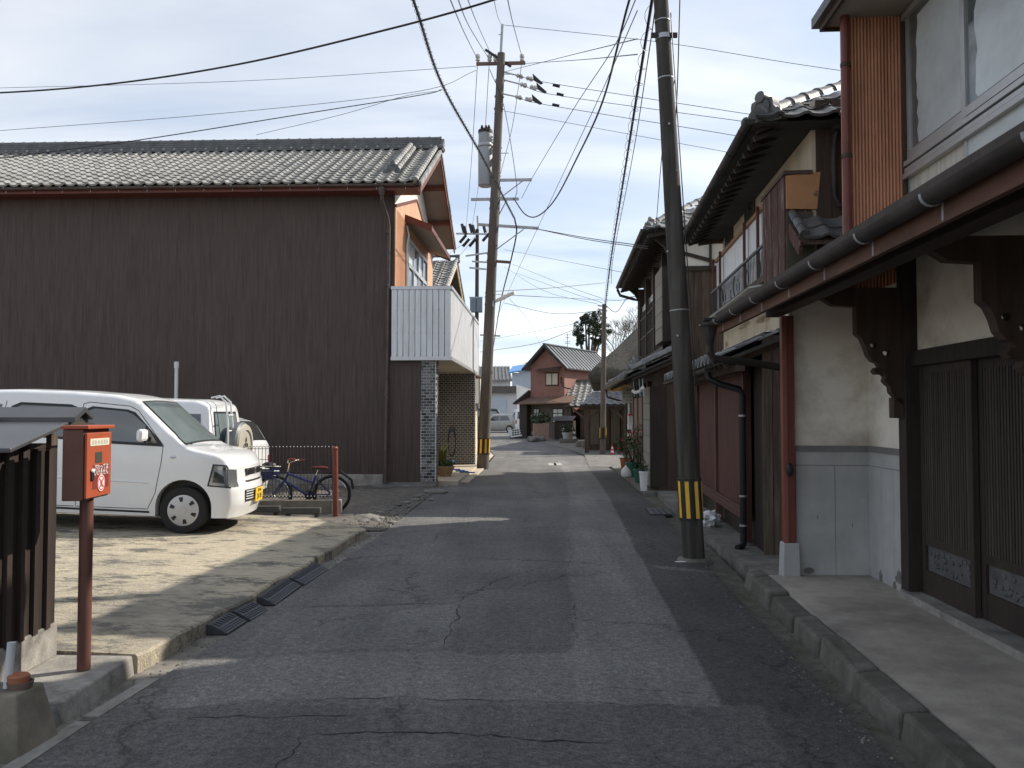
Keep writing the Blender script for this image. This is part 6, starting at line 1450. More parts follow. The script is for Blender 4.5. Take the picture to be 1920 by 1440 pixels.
for (a, b, c, d_, st) in ((930, 338, 997, 337, 1), (883, 374, 973, 373, 1), (897, 421, 1010, 428, 1), (930, 490, 958, 492, 0)):
    m = MB(); m.bar(LW(a, b, -.2), LW(c, d_, -.2), .06, .07); ar = m.build('bracket_arm', M_GALV if st else mat('rusty_arm', (.16, .10, .08), .7, .2, 5, .1), LP)
    if st: MB().bar(LW(c - (c - a) * .25, d_ + 2, -.2), LW(930, d_ + 40, -.1), .025, .025).build('arm_brace', M_GALV, ar)
for py in (152, 182, 205, 277, 300, 330, 378, 392, 478, 490, 550, 558, 572):
    px = 905 + 35 * (880 - py) / 780; c = LW(px, py); MB().tube([c, c + Vector((0, 0, .035))], .125 + .035 * (py - 100) / 780 + .012, 14).build('steel_band', M_GALV, LP)
m = MB(); m.tube([LW(926, 566, -.15), LW(940, 560, -.3), LW(965, 548, -.5)], [.04, .055, .045], 10); m.build('street_lamp_tube', M_PLASTW, LP, smooth=True)
MB().box(*(lambda c: (c.x - .06, c.x + .06, c.y - .06, c.y + .06, c.z - .08, c.z + .08))(LW(922, 570, -.2))).build('lamp_bracket', M_GALV, LP)
m = MB(); m.tube([LW(938, 350, -.16), LW(934, 420, -.17), LW(930, 500, -.19)], .02, 6); m.build('riser_cable', M_CABLE, LP)
for i in range(9):
    c = LW(905 + 4.2 * (i + 3), 880 - 78 * (i + 3) * .95, -.2); MB().bar(c + Vector((-.15, 0, 0)), c + Vector((.22 if i % 2 else -.24, 0, 0)), .018, .018).build('step_bolt', M_GALV, LP) if i > 4 else None

FP, fd = pole('far_left_utility_pole', 'slim far utility pole with twin transformer boxes behind the left pole', (-2.05, 47.5, 0), (-2.05 + .05, 47.5, at(897, 430, 47.5).z), .14, .10, M_POLEG, None)
def FW(px, py, dy=0): return at(px, py, 47.5 + dy) - Vector((-2.05, 47.5, 0))
for (a, b, c, d_) in ((855, 438, 912, 439), (873, 480, 915, 474), (885, 490, 915, 492), (880, 502, 912, 505), (880, 558, 905, 558), (900, 628, 938, 630)):
    MB().bar(FW(a, b, -.2), FW(c, d_, -.2), .08, .09).build('cross_arm', M_GALV, FP)
for px, py in ((868, 428), (872, 432), (883, 428), (888, 430), (908, 428)): MB().tube([FW(px - 2, py - 8, -.2), FW(px + 2, py + 8, -.2)], .10, 6).build('insulator', M_BLACK, FP)
for px, py in ((862, 455), (868, 462), (880, 462), (905, 452)): MB().tube([FW(px, py, -.2), FW(px + 12, py - 14, -.2)], .09, 6).build('insulator', M_BLACK, FP)
MB().bar(FW(896, 430), FW(895, 405), .10, .10).build('top_extension', M_GALV, FP)
for px in (887, 899): 
    c = FW(px, 572, -.25); MB().box(c.x - .17, c.x + .17, c.y - .2, c.y + .2, c.z - .42, c.z + .42).build('transformer_box', mat('transformer_blue', (.16, .20, .25), .5, .15, 4, .05), FP, bevel=.03)

TP, td = pole('middle_right_utility_pole', 'slender dark utility pole before the tiled porch', atz(1130, 852), at(1133, 570, 29.5), .115, .075, M_POLE, .62)
TPb = atz(1130, 852)
for py in (575, 582, 595): 
    c = at(1133, py, TPb.y - .1) - TPb; MB().bar(c + Vector((-.25, 0, .05)), c + Vector((.12, 0, -.02)), .04, .05).build('bracket_arm', M_GALV, TP)

# ------------------------------------------------------------------ overhead wires
def spl(pts, n=9):
    out_ = []; P = [Vector(p) for p in pts]; P = [P[0] * 2 - P[1]] + P + [P[-1] * 2 - P[-2]]
    for i in range(1, len(P) - 2):
        for k in range(n):
            t = k / n; a, b, c, d = P[i - 1], P[i], P[i + 1], P[i + 2]
            out_.append(.5 * ((2 * b) + (c - a) * t + (2 * a - 5 * b + 4 * c - d) * t * t + (3 * b - a - 3 * c + d) * t ** 3))
    out_.append(P[-2]); return out_
def wire(label, pts, r, group=None, name='overhead_cable', m=M_CABLE):
    P = spl([at(*p) for p in pts]); o = thing(name, label, 'cable', P[0], 0, group); root = Vector(P[0])
    MB().tube([p - root for p in P], max(r * (1.15 if r < .012 else .8), .0060), 5).build('strand', m, o, smooth=True); return o, [p - root for p in P]
def helix(o, P, r, rr, m, turns=.10):
    h = []; L_ = 0
    for a, b in zip(P, P[1:]):
        d = b - a; k = max(1, int(d.length / .035)); u = d.cross(Vector((0, 0, 1))).normalized(); v = u.cross(d).normalized()
        for i in range(k):
            L_ += d.length / k; t = L_ / turns * 2 * math.pi; h.append(a + d * (i / k) + u * math.cos(t) * r + v * math.sin(t) * r)
    MB().tube(h, rr, 3, False).build('spiral_hanger', m, o)
wire('thick black service cable sweeping across the upper left sky', [(-260, 180, 13), (0, 174, 12.6), (220, 156, 12.0), (450, 120, 11.2), (700, 62, 10.2), (925, 0, 9.6), (1240, -110, 8.9)], .017)
o, P = wire('dark telephone cable wrapped in spiral hanger dropping to the left pole', [(700, -190, 8.0), (775, 0, 9.5), (830, 160, 12.5), (905, 295, 16.5), (965, 410, 22.0)], .022); helix(o, P, .034, .0035, M_CABLE, .16)
wire('sagging bundled cable running on behind the left pole', [(965, 410, 22.0), (968, 440, 23), (955, 500, 26), (938, 570, 33), (925, 650, 47)], .028)
o, P = wire('dark cable with fine coils falling from the near pole to the middle pole', [(1232, -60, 8.7), (1205, 110, 10.0), (1170, 330, 14.5), (1145, 490, 21.5), (1135, 572, 29.4)], .024); helix(o, P, .055, .0035, M_CABLE, .42)
wire('thick black cable looping down from the near pole to the left pole', [(1225, -120, 8.9), (1180, 0, 9.8), (1130, 190, 12.6), (1080, 300, 15.4), (1040, 375, 18), (1008, 405, 20.0), (985, 402, 21.2), (963, 372, 22.1)], .020)
G1, L1 = 'thin wires strung across the sky', 'thin overhead wire strung across the pale sky'
WL = ['thin wire running from the upper left edge to the left pole cross arm', 'thin wire just above the brown house ridge reaching the left pole', 'dark wire crossing in front of the silver tiled roof at the left', 'faint wire rising from the ridge of the brown house', 'uppermost of three wires running right from the left pole insulators', 'middle of three wires running right from the left pole insulators', 'lowest of three wires running right from the left pole insulators', 'faint wire just below the three insulator wires', 'topmost wire running right from the tip of the left pole', 'wire rising from the left pole to the near pole top', 'nearly level wire from the left pole cross arm to the near pole', 'upper strand of the double wire to the dark timber house', 'lower strand of the double wire to the dark timber house', 'leftmost wire dropping from the top edge onto the left cross arm', 'second wire dropping from the top edge onto the left cross arm', 'third wire dropping from the top edge onto the left cross arm', 'wire dropping from the top edge to the right end of the cross arm', 'hair thin wire dropping to the tip of the left pole', 'thin wire fanning from the near pole to the left pole steel arms', 'thin wire fanning from the near pole down to the far left pole', 'left vertical wire hanging from the cross arm to the far left pole', 'second vertical wire from the cross arm to the far left pole', 'wire from the right cross arm end sloping behind the left pole', 'wire looping down right of the left pole past its steel arms', 'thin wire beside the coiled cable of the near pole', 'thin wire falling behind the near pole over the dark timber house', 'short wire hanging beside the near pole top', 'level wire joining the left pole and the middle pole above the lamp', 'lower level wire joining the left pole lamp and the middle pole', 'highest of the distant wires fanning right from the far left pole', 'second of the distant wires fanning right from the far left pole', 'third of the distant wires fanning right from the far left pole', 'lowest of the distant wires fanning right from the far left pole', 'slack wire sagging to the middle pole below the lamp', 'wire rising right over the garage roof to the middle pole', 'thick far wire rising right above the red house ridge', 'steep thin wire falling towards the red house ridge', 'lower wire at the left of the far left pole', 'upper wire at the left of the far left pole', 'slack loop of wire right of the middle pole top']
for WI, (pts, r) in enumerate((
    ([(-40, 166, 26), (450, 152, 24), (893, 124, 22.3)], .006), ([(-40, 248, 22), (400, 214, 21), (780, 172, 21), (893, 132, 22.3)], .006),
    ([(-40, 302, 13.5), (265, 262, 14.2), (560, 215, 15.0), (790, 178, 16), (828, 168, 16.5)], .008), ([(480, 253, 20), (640, 215, 20), (760, 180, 20.5), (828, 170, 21)], .005),
    ([(972, 142, 22.3), (1038, 157, 22), (1410, 215, 20), (1640, 250, 19)], .007), ([(980, 161, 22.3), (1052, 180, 22), (1410, 230, 20), (1640, 262, 19)], .007), ([(970, 183, 22.3), (1032, 198, 22), (1400, 258, 20), (1640, 305, 19)], .007), ([(945, 208, 22.3), (1160, 248, 21), (1390, 290, 20), (1640, 335, 19)], .005),
    ([(945, 47, 22.4), (1230, 78, 20), (1480, 118, 18.5), (1700, 150, 17.5)], .006), ([(945, 135, 22.4), (1060, 106, 16), (1195, 73, 9.0)], .006), ([(985, 119, 22.3), (1090, 112, 15), (1195, 102, 9.0)], .006),
    ([(1000, 428, 22.3), (1100, 446, 19.5), (1215, 462, 16.2)], .012), ([(1010, 430, 22.2), (1100, 449, 19.5), (1215, 466, 16.2)], .008),
    ([(820, -60, 7), (870, 60, 15), (896, 112, 22.2)], .007), ([(845, -40, 7.5), (880, 50, 15), (918, 112, 22.2)], .007), ([(870, -20, 9), (895, 45, 15), (918, 96, 22.2)], .006), ([(948, -20, 9), (962, 45, 15), (979, 108, 22.2)], .007), ([(920, -30, 10), (933, 30, 18), (940, 46, 22.3)], .004),
    ([(1200, -20, 8.8), (1150, 90, 11), (1075, 205, 15), (1000, 330, 21.5), (978, 372, 22.2)], .006), ([(1195, 20, 8.9), (1120, 190, 13), (1040, 360, 19), (965, 520, 30), (930, 600, 46)], .005),
    ([(895, 124, 22.3), (884, 300, 30), (874, 428, 47)], .008), ([(917, 124, 22.3), (905, 290, 30), (885, 428, 47)], .008), ([(978, 120, 22.3), (960, 240, 24), (935, 340, 28), (910, 450, 47)], .007), ([(918, 130, 22.3), (945, 200, 22.3), (968, 340, 22.2), (966, 372, 22.2)], .008),
    ([(1228, 20, 8.6), (1215, 110, 9.6), (1185, 300, 14), (1150, 480, 21), (1146, 532, 23)], .006), ([(1265, 150, 8.9), (1245, 250, 10), (1232, 400, 14), (1228, 448, 16.2)], .005), ([(1275, -10, 8.7), (1270, 160, 8.95), (1262, 310, 9.4)], .006),
    ([(930, 546, 22.4), (1030, 540, 25), (1135, 530, 29.4)], .009), ([(930, 552, 22.4), (1045, 558, 26), (1150, 563, 29.4), (1180, 561, 25)], .008),
    ([(945, 468, 47), (1060, 490, 38), (1175, 512, 25)], .007), ([(960, 495, 47), (1060, 535, 38), (1130, 560, 29.5)], .007), ([(968, 512, 47), (1060, 545, 38), (1130, 568, 29.5)], .007), ([(945, 500, 47), (1020, 545, 38), (1120, 570, 29.5)], .006),
    ([(945, 568, 30), (1040, 588, 30), (1130, 582, 29.5)], .007), ([(900, 640, 60), (1000, 622, 50), (1085, 605, 40), (1133, 588, 29.5)], .012), ([(900, 660, 62), (1000, 645, 55), (1082, 616, 42)], .02),
    ([(955, 560, 40), (990, 600, 60), (1015, 650, 80)], .008), ([(800, 560, 44), (845, 500, 46), (895, 440, 47)], .012), ([(810, 505, 44), (850, 470, 46), (893, 443, 47)], .012), ([(1135, 572, 29.4), (1155, 585, 28), (1175, 560, 25), (1195, 556, 23)], .010))):
    wire(WL[WI], pts, r, G1, 'overhead_wire')

# ------------------------------------------------------------------ left foreground: hut, alarm box, block, ramps
M_HUTW = mat('hut_wood', (.030, .020, .016), .6, .3, 4, .25, 30, stretch=(4, 4, .5), rnd=.25)
HU = thing('slatted_refuse_hut', 'dark slatted refuse hut with a small metal roof at the left edge', 'hut', (-2.70, 4.36, .10), R(2))
MB().box(-1.9, .02, -.02, .62, 0, .20).build('base', M_CONC, HU, bevel=.01)
MB().box(-1.88, -.03, .02, .60, .18, 1.26).build('carcass', M_WOODB, HU)
bd_ = [MB().box(-.03, .006, 0, .082, .17, 1.235).mesh('slat', M_HUTW), MB().box(-.03, .028, 0, .048, .19, 1.225).mesh('slat', M_HUTW)]
y = -.02; i = 0
while y < .57:
    inst('slat', bd_[i % 2], HU, Matrix.Translation((0, y, 0))); y += (.084, .052)[i % 2]; i += 1
bd2 = MB().box(0, .085, -.02, .012, .17, 1.17).mesh('slat', M_HUTW)
for i in range(14): inst('slat', bd2, HU, Matrix.Translation((-.10 - i * .10, -.0, 0)))
m = MB(); m.hexa([(-2.0, -.13, 1.235), (.14, -.13, 1.235), (.14, .60, 1.395), (-2.0, .60, 1.395)], [(-2.0, -.13, 1.26), (.14, -.13, 1.26), (.14, .60, 1.42), (-2.0, .60, 1.42)]); hr = m.build('roof', M_HUTM, HU, bevel=.006)
m = MB(); m.hexa([(-2.0, .60, 1.395), (.14, .60, 1.395), (.14, .82, 1.34), (-2.0, .82, 1.34)], [(-2.0, .60, 1.42), (.14, .60, 1.42), (.14, .82, 1.365), (-2.0, .82, 1.365)]); m.build('roof', M_HUTM, HU)
for x in (-.30, -.75, -1.2): MB().bar((x, -.13, 1.27), (x, .60, 1.43), .035, .035).build('roof_seam', M_HUTM, hr)
m = MB(); m.prism([(-.13, 1.385), (0, 1.445), (.10, 1.40), (.10, 1.425), (0, 1.475), (-.13, 1.415)], (-2.0, .60, 0), (0, 1, 0), (0, 0, 1), (2.17, 0, 0)); m.build('ridge_cap', M_HUTM, hr)
MB().box(.07, .10, .35, .42, 1.24, 1.32).build('rafter_end', M_WOODW, HU)

AB = thing('alarm_box_post', 'red metal box with a do-not-touch sticker on a red brown post', 'alarm box', (-2.40, 4.70, .105), R(4))
MB().tube([(0, 0, 0), (0, 0, 1.0)], .036, 18).build('post', M_REDB, AB, smooth=True)
bx = MB().box(-.062, .050, -.17, .17, .955, 1.345).build('box', M_REDB, AB, bevel=.006)
MB().box(.052, .066, -.162, .162, .965, 1.325).build('door', M_RED, bx, bevel=.004)
MB().box(-.068, .078, -.178, .178, 1.346, 1.366).build('lid', M_RED, bx, bevel=.004)
dF = (0, 1, 0), (0, 0, 1), (1, 0, 0)
MB().box(.066, .068, -.125, .125, 1.252, 1.292).build('name_plate', mat('plate_cream', (.62, .58, .46), .6, .1, 40, 0), bx)
tk = MB()
for i in range(22):
    if i % 4 != 3: tk.box(.068, .0685, -.105 + i * .0095, -.100 + i * .0095, 1.259, 1.284 if i % 3 else 1.278)
tk.build('print', mat('plate_print', (.36, .34, .28), .6), bx)
MB().box(.066, .068, -.055, .030, 1.155, 1.215).build('lock_window', mat('lock_dark', (.05, .055, .045), .5), bx)
MB().box(.066, .0675, -.085, .125, 1.01, 1.145).build('sticker', mat('sticker_red', (.20, .035, .025), .5), bx)
text_part('さわっては', .038, M_WHITE, bx, frame((.0685, .022, 1.128), *dF), .0006); text_part('いけません', .038, M_WHITE, bx, frame((.0685, .022, 1.098), *dF), .0006)
rg = MB(); rg.lathe([(.050, .0), (.050, .001), (.001, .0012)], (.068, .022, 1.044 - .005), 28, (1, 0, 0)); rg.build('symbol_disc', M_SIGNRED, bx)
rg = MB(); rg.lathe([(.046, .0012), (.046, .0016), (.001, .0018)], (.068, .022, 1.039), 28, (1, 0, 0)); rg.build('symbol_field', M_WHITE, bx)
rg = MB(); rg.lathe([(.041, .0018), (.041, .0021), (.034, .0021), (.034, .0018)], (.068, .022, 1.039), 28, (1, 0, 0), closed=True); rg.build('symbol_ring', M_SIGNRED, bx)
hm = MB(); hm.prism([(-.014, -.022), (.014, -.022), (.016, .004), (.010, .024), (.004, .008), (-.004, .024), (-.010, .008), (-.018, .01)], (.0698, .022, 1.039), (0, 1, 0), (0, 0, 1), (.0004, 0, 0)); hm.build('symbol_hand', M_EMBLEM, bx)
xm_ = MB(); xm_.bar((.0708, .022 - .026, 1.039 + .026), (.0708, .022 + .026, 1.039 - .026), .0015, .006, (0, 1, 1)); xm_.bar((.0706, .022 - .026, 1.039 - .026), (.0706, .022 + .026, 1.039 + .026), .0015, .006, (0, -1, 1)); xm_.build('symbol_cross', M_SIGNRED, bx)
MB().box(.066, .074, -.115, -.080, 1.06, 1.11).build('latch', M_BLACK, bx, bevel=.003); MB().sphere((.074, -.10, 1.115), .008, .02, .012, 8, 6).build('latch_lever', M_PLASTW, bx)
MB().tube([(-.02, .05, .955), (-.02, .05, .94)], .02, 8).build('cable_gland', M_BLACK, bx)

cb = MB(); cb.hexa([(-2.62, 3.70, -.10), (-2.165, 3.70, -.10), (-2.13, 4.02, -.10), (-2.62, 4.02, -.10)], [(-2.58, 3.80, .265), (-2.245, 3.80, .265), (-2.225, 3.99, .265), (-2.58, 3.99, .265)])
tag(cb.build('concrete_block', mat('block_concrete', (.22, .195, .155), .92, .22, 7, .5, 60, stain=(.07, .065, .045), samt=.75, sscale=3), bevel=.012), 'tapered mossy concrete block at the lower left corner', 'block')
wp = MB(); wp.tube([(-2.345, 3.90, .262), (-2.335, 3.91, .47)], .019, 12); tag(wp.build('white_pipe', mat('grey_white_pipe', (.52, .54, .55), .5, .1, 8, 0), smooth=True), 'short white plastic pipe standing on the concrete block', 'pipe')
cp = thing('clay_saucer', 'broken brown clay saucers stacked beside the white pipe', 'saucer', (-2.285, 3.90, .265))
MB().lathe([(.05, 0), (.058, .03), (.052, .03), (.04, .01)], (0, 0, 0), 14, closed=False).build('lower_dish', mat('old_clay', (.15, .11, .09), .9, .3, 8, .3), cp, smooth=True)
MB().lathe([(.045, .025), (.048, .055), (.04, .062), (.001, .05)], (-.008, .0, 0), 14).build('upper_dish', M_TERRA, cp, smooth=True)
pp = thing('red_plastic_pot', 'red plastic flower pot at the left picture edge beside the block', 'pot', (-2.52, 3.90, .262)); MB().lathe([(.045, 0), (.065, .08), (.075, .08), (.075, .10), (.06, .10), (.04, .03)], (0, 0, 0), 14).build('pot', mat('red_plastic', (.5, .07, .04), .45), pp, smooth=True)
def leaves(c, rx, ry, rz, n, s, m=None, up=.3):
    b = MB()
    for _ in range(n):
        while True:
            p = Vector((random.uniform(-1, 1), random.uniform(-1, 1), random.uniform(-1, 1)))
            if p.length < 1: break
        q = Vector(c) + Vector((p.x * rx, p.y * ry, p.z * rz)); d = Vector((random.gauss(0, 1), random.gauss(0, 1), random.gauss(up, .8))).normalized(); e = d.cross(Vector((random.gauss(0, 1), random.gauss(0, 1), random.gauss(0, 1)))).normalized(); k = s * random.uniform(.6, 1.3)
        b.add([q - d * k * .5, q + e * k * .28, q + d * k * .5, q - e * k * .28], [(0, 1, 2, 3)])
    return b
leaves((0, 0, .12), .05, .05, .06, 50, .05).build('foliage', M_LEAF, pp)
for i in range(5): MB().tube([(0, 0, .08), (random.uniform(-.05, .05), random.uniform(-.03, .05), .25 + .04 * i)], .004, 4).build('stem', M_LEAFY, pp)

def rock(name, label, p, s, rz, m=M_STONE, grp=None, seed=0):
    b = MB().sphere((0, 0, 0), 1, 1, 1, 10, 7)
    for k, v in enumerate(b.v):
        n_ = mnoise.noise((v.x * 1.3 + seed * 7.1, v.y * 1.3, v.z * 1.3)); v *= 1 + .35 * n_
        b.v[k] = Vector((v.x * s[0], v.y * s[1], v.z * s[2]))
    o = b.build(name, m, None, smooth=True, ang=50); o.location = p; o.rotation_euler = (0, 0, rz); return tag(o, label, 'stone', grp)
rock('stone', 'round pale stone in the lower left corner by the channel', (-2.40, 3.62, .02), (.10, .08, .07), .3, M_STONE, None, 3)
rock('stone', 'large flat oval stone at the foot of the brick pillar', tuple(atz(818, 922, .03)), (.26, .15, .06), -.1, M_STONE, None, 5)
rock('stone', 'broad dark stone at the corner of the concrete lot', tuple(atz(690, 972, .0)), (.20, .15, .06), .2, M_STONE, None, 9)
for i, (px, py, s) in enumerate(((783, 932, .12), (778, 938, .10), (762, 943, .08), (745, 948, .09), (722, 958, .10), (735, 953, .06), (712, 962, .07), (700, 968, .06), (705, 976, .10), (682, 978, .11), (715, 972, .06), (742, 965, .05), (790, 928, .06), (808, 938, .07), (765, 952, .05), (735, 980, .07), (668, 968, .05))):
    p = atz(px, py, .01); rock('stone', 'small flat stone laid loose along the gravel edge of the road', (p.x, p.y, .02), (s, s * .7, s * .3), random.uniform(0, 3), M_STONE, 'flat stones along the yard edge', i)
def ramp(i, y0, y1, lab, wob):
    xe0, xe1 = lerp_pts(LOTE, y0), lerp_pts(LOTE, y1); o = thing('kerb_ramp', lab, 'kerb ramp', (xe0 + .0, y0, 0), -math.atan((xe1 - xe0) / (y1 - y0)) + wob, 'rubber kerb ramps'); ln = y1 - y0 - .02
    o.scale = (.66, 1, 1); W_ = .235; m = MB(); m.prism([(0, -.008), (W_, -.008), (W_, .004), (.06, .062), (0, .062)], (0, 0, 0), (1, 0, 0), (0, 0, 1), (0, ln, 0)); m.build('wedge', mat('ramp_rubber', (.055, .058, .066), .5, .15, 8, .1), o, bevel=.004)
    st = MB(); k = int(ln / .045); sl2 = (.062 - .004) / (W_ - .06)
    for j in range(k):
        y = .02 + j * (ln - .03) / k
        st.hexa([(.06, y, .060), (.125, y + .02, .060 - .065 * sl2), (.125, y + .034, .060 - .065 * sl2), (.06, y + .014, .060)], [(.06, y, .070), (.125, y + .02, .070 - .065 * sl2), (.125, y + .034, .070 - .065 * sl2), (.06, y + .014, .070)])
    for x in (.15, .175, .20): st.hexa([(x, .01, .062 - (x - .06) * sl2 - .004), (x + .010, .01, .062 - (x - .05) * sl2 - .004), (x + .010, ln - .01, .062 - (x - .05) * sl2 - .004), (x, ln - .01, .062 - (x - .06) * sl2 - .004)], [(x, .01, .068 - (x - .06) * sl2), (x + .010, .01, .068 - (x - .05) * sl2), (x + .010, ln - .01, .068 - (x - .05) * sl2), (x, ln - .01, .068 - (x - .06) * sl2)])
    st.build('tread_ribs', mat('ramp_rubber', (.055, .058, .066), .5), o)
ramp(0, 5.85, 6.22, 'short black rubber kerb ramp nearest to the red box post', .05); ramp(1, 6.24, 6.58, 'short black rubber kerb ramp second from the red box post', -.03)
ramp(2, 6.72, 7.48, 'long black rubber kerb ramp third from the red box post', .03); ramp(3, 7.50, 8.26, 'long black rubber kerb ramp farthest from the red box post', -.01)

# ------------------------------------------------------------------ low wall, mesh fence, bicycle
LWL = thing('low_block_wall', 'low concrete block wall with patched end at the back of the lot', 'wall', (-2.56, 12.45, 0), R(3))
MB().box(-3.2, -.14, 0, .12, -.05, .235).build('block_course', mat('wall_conc', (.20, .175, .14), .9, .25, 6, .5, 50, stain=(.09, .08, .065), samt=.7), LWL, bevel=.01)
MB().box(-.14, .01, -.015, .135, -.05, .245).build('patched_end', M_CONC, LWL, bevel=.02); MB().box(-3.2, .22, -.10, .16, -.08, .03).build('footing', M_CONCD, LWL, bevel=.015)
MF = thing('mesh_fence', 'dark green wire mesh fence panel standing on the low block wall', 'fence', (-2.56, 12.51, .235), R(3))
for x in (-.10, -2.1): MB().tube([(x, 0, -.1), (x, 0, .84)], .022, 8).build('post', M_BLACK, MF)
vw = MB().tube([(0, 0, .03), (0, 0, .80)], .0042, 4).mesh('vertical_wire', M_GUTD)
x = -.14
while x > -2.6: inst('vertical_wire', vw, MF, Matrix.Translation((x, -.012, 0))); x -= .052
for z in (.05, .06, .23, .42, .61, .77, .80): MB().tube([(-2.6, -.016, z), (-.10, -.016, z)], .0042, 4).build('horizontal_wire', M_GUTD, MF)
nb = MB().sphere((0, 0, 0), .008, .008, .008, 6, 4).mesh('wire_knuckle', M_PLASTW); x = -.14
while x > -2.6: inst('wire_knuckle', nb, MF, Matrix.Translation((x, -.018, .80))); inst('wire_knuckle', nb, MF, Matrix.Translation((x, -.018, .06))); x -= .052
rp = MB(); rp.tube([(-2.60, 12.30, .02), (-2.62, 12.30, 1.02)], .042, 12); rp.lathe([(.046, 0), (.05, .02), (.03, .045)], (-2.62, 12.30, 1.0), 12); tag(rp.build('red_post', mat('faded_red', (.19, .048, .03), .6, .25, 6, .2, stain=(.13, .05, .035), samt=.6, sscale=4), smooth=True, ang=40), 'rusty red pipe post at the end of the low wall', 'post')
for i, x in enumerate((-3.72, -3.16)):
    ws = thing('wheel_stop', ('dark wheel stop bar at the left, partly behind the wagon bumper', 'dark wheel stop bar at the right, before the low wall')[i], 'wheel stop', (x, 11.45, lot_z(x) + .0), R(2), 'wheel stops')
    MB().prism([(-.06, .02), (.06, .02), (.05, .10), (-.05, .10)], (0, 0, 0), (0, 1, 0), (0, 0, 1), (.53, 0, 0)).build('bar', mat('stop_dark', (.05, .048, .046), .7, .25, 6, .2), ws, bevel=.01)
    for q in (.06, .45): MB().box(q, q + .05, -.05, .05, -.03, .03).build('foot', M_BLACK, ws)
vp = thing('vent_pipe', 'white capped vent pipe rising behind the off-roader', 'pipe', tuple(atz(328, 905, .1))); vpz = at(328, 690, vp.location.y).z - .1
MB().tube([(0, 0, 0), (0, 0, vpz)], .038, 12).build('pipe', M_PLASTW, vp, smooth=True); MB().tube([(0, 0, vpz), (0, 0, vpz + .13)], .05, 12).build('cap', M_PLASTW, vp, smooth=True)

BK = thing('bicycle', 'blue childs mountain bike with front basket leaning behind the mesh fence', 'bicycle', (-2.76, 12.72, .02), R(177))
wr = .275
def bwheel(x):
    t = MB(); prof = [(x + math.cos(a) * wr, 0, wr + math.sin(a) * wr) for a in [i * 2 * math.pi / 28 for i in range(29)]]; t.tube(prof, .024, 7, False); ty = t.build('tyre', M_RUBBER, BK, smooth=True)
    r_ = MB(); r_.tube([(x + math.cos(a) * (wr - .035), 0, wr + math.sin(a) * (wr - .035)) for a in [i * 2 * math.pi / 28 for i in range(29)]], .010, 6, False); ro_ = r_.build('rim', M_CHROME, ty)
    s_ = MB()
    for i in range(20):
        a = i * 2 * math.pi / 20; s_.tube([(x + .015 * math.cos(a + 1.5), .02 * (-1) ** i, wr + .015 * math.sin(a + 1.5)), (x + math.cos(a) * (wr - .04), 0, wr + math.sin(a) * (wr - .04))], .0015, 3)
    s_.build('spokes', M_CHROME, ro_); MB().tube([(x, -.05, wr), (x, .05, wr)], .022, 8).build('hub', M_CHROME, ty)
bwheel(0.0); bwheel(.90)
BBk = Vector((.36, 0, .27)); ST = Vector((.25, 0, .56)); HTop = Vector((.68, 0, .62)); HB_ = Vector((.73, 0, .48))
m = MB(); m.tube([BBk, ST], .017, 8); m.tube([HTop, HB_], .02, 8); m.build('seat_tube', M_BLUE, BK, smooth=True)
MB().tube([HB_, BBk + Vector((.05, 0, .02)), BBk], .025, 8).build('down_tube', M_BLUE, BK, smooth=True); MB().tube([HTop + Vector((.01, 0, -.03)), Vector((.30, 0, .45))], .020, 8).build('top_tube', M_BLUE, BK, smooth=True)
m = MB()
for sg in (-1, 1): m.tube([BBk + Vector((0, .02 * sg, 0)), (0, .05 * sg, wr)], .010, 6); m.tube([ST + Vector((0, .02 * sg, -.05)), (0, .05 * sg, wr)], .009, 6)
m.build('rear_stays', M_BLUE, BK, smooth=True)
m = MB()
for sg in (-1, 1): m.tube([HB_, (.76, .05 * sg, .45), (.90, .05 * sg, wr)], .014, 7)
m.build('fork', M_BLUE, BK, smooth=True)
MB().tube([ST, ST + Vector((-.04, 0, .10))], .012, 8).build('seat_post', M_CHROME, BK)
m = MB(); m.sphere((.18, 0, .68), .12, .065, .03, 12, 7); m.sphere((.26, 0, .685), .08, .03, .022, 10, 6); m.build('saddle', M_SADDLE, BK, smooth=True)
MB().tube([HTop, (.66, 0, .76)], .013, 8).build('stem', M_CHROME, BK); hb = MB().tube([(.58, .25, .80), (.62, .20, .80), (.67, .06, .76), (.67, -.06, .76), (.62, -.20, .80), (.58, -.25, .80)], .011, 8).build('handlebar', M_CHROME, BK, smooth=True)
for sg in (-1, 1): MB().tube([(.50, .27 * sg, .80), (.60, .24 * sg, .80)], .018, 8).build('grip', M_RED, hb)
bkt = MB(); 
for z, s_ in ((.56, .8), (.63, .9), (.70, 1.0)): bkt.tube([(.98 + .13 * s_, .14 * s_, z), (.98 + .13 * s_, -.14 * s_, z), (.98 - .13 * s_, -.14 * s_, z), (.98 - .13 * s_, .14 * s_, z), (.98 + .13 * s_, .14 * s_, z)], .007, 5)
bo_ = bkt.build('basket', M_PLASTW, BK); m = MB(); m.hexa([(.88, -.11, .50), (1.09, -.11, .50), (1.09, .11, .50), (.88, .11, .50)], [(.86, -.135, .66), (1.11, -.135, .66), (1.11, .135, .66), (.86, .135, .66)]); m.build('basket_bag', M_BLUE, bo_)
MB().sphere((.98, 0, .72), .11, .11, .05, 10, 6).build('basket_load', M_BLACK, bo_)
cr_ = MB(); cr_.lathe([(.075, -.004), (.075, .004)], BBk + Vector((0, -.03, 0)), 18, (0, 1, 0)); cr_.tube([BBk + Vector((0, -.05, 0)), BBk + Vector((.08, -.05, -.12))], .008, 6); cr_.tube([BBk + Vector((0, .05, 0)), BBk + Vector((-.08, .05, .12))], .008, 6); cr_.build('crankset', M_BLACK, BK)
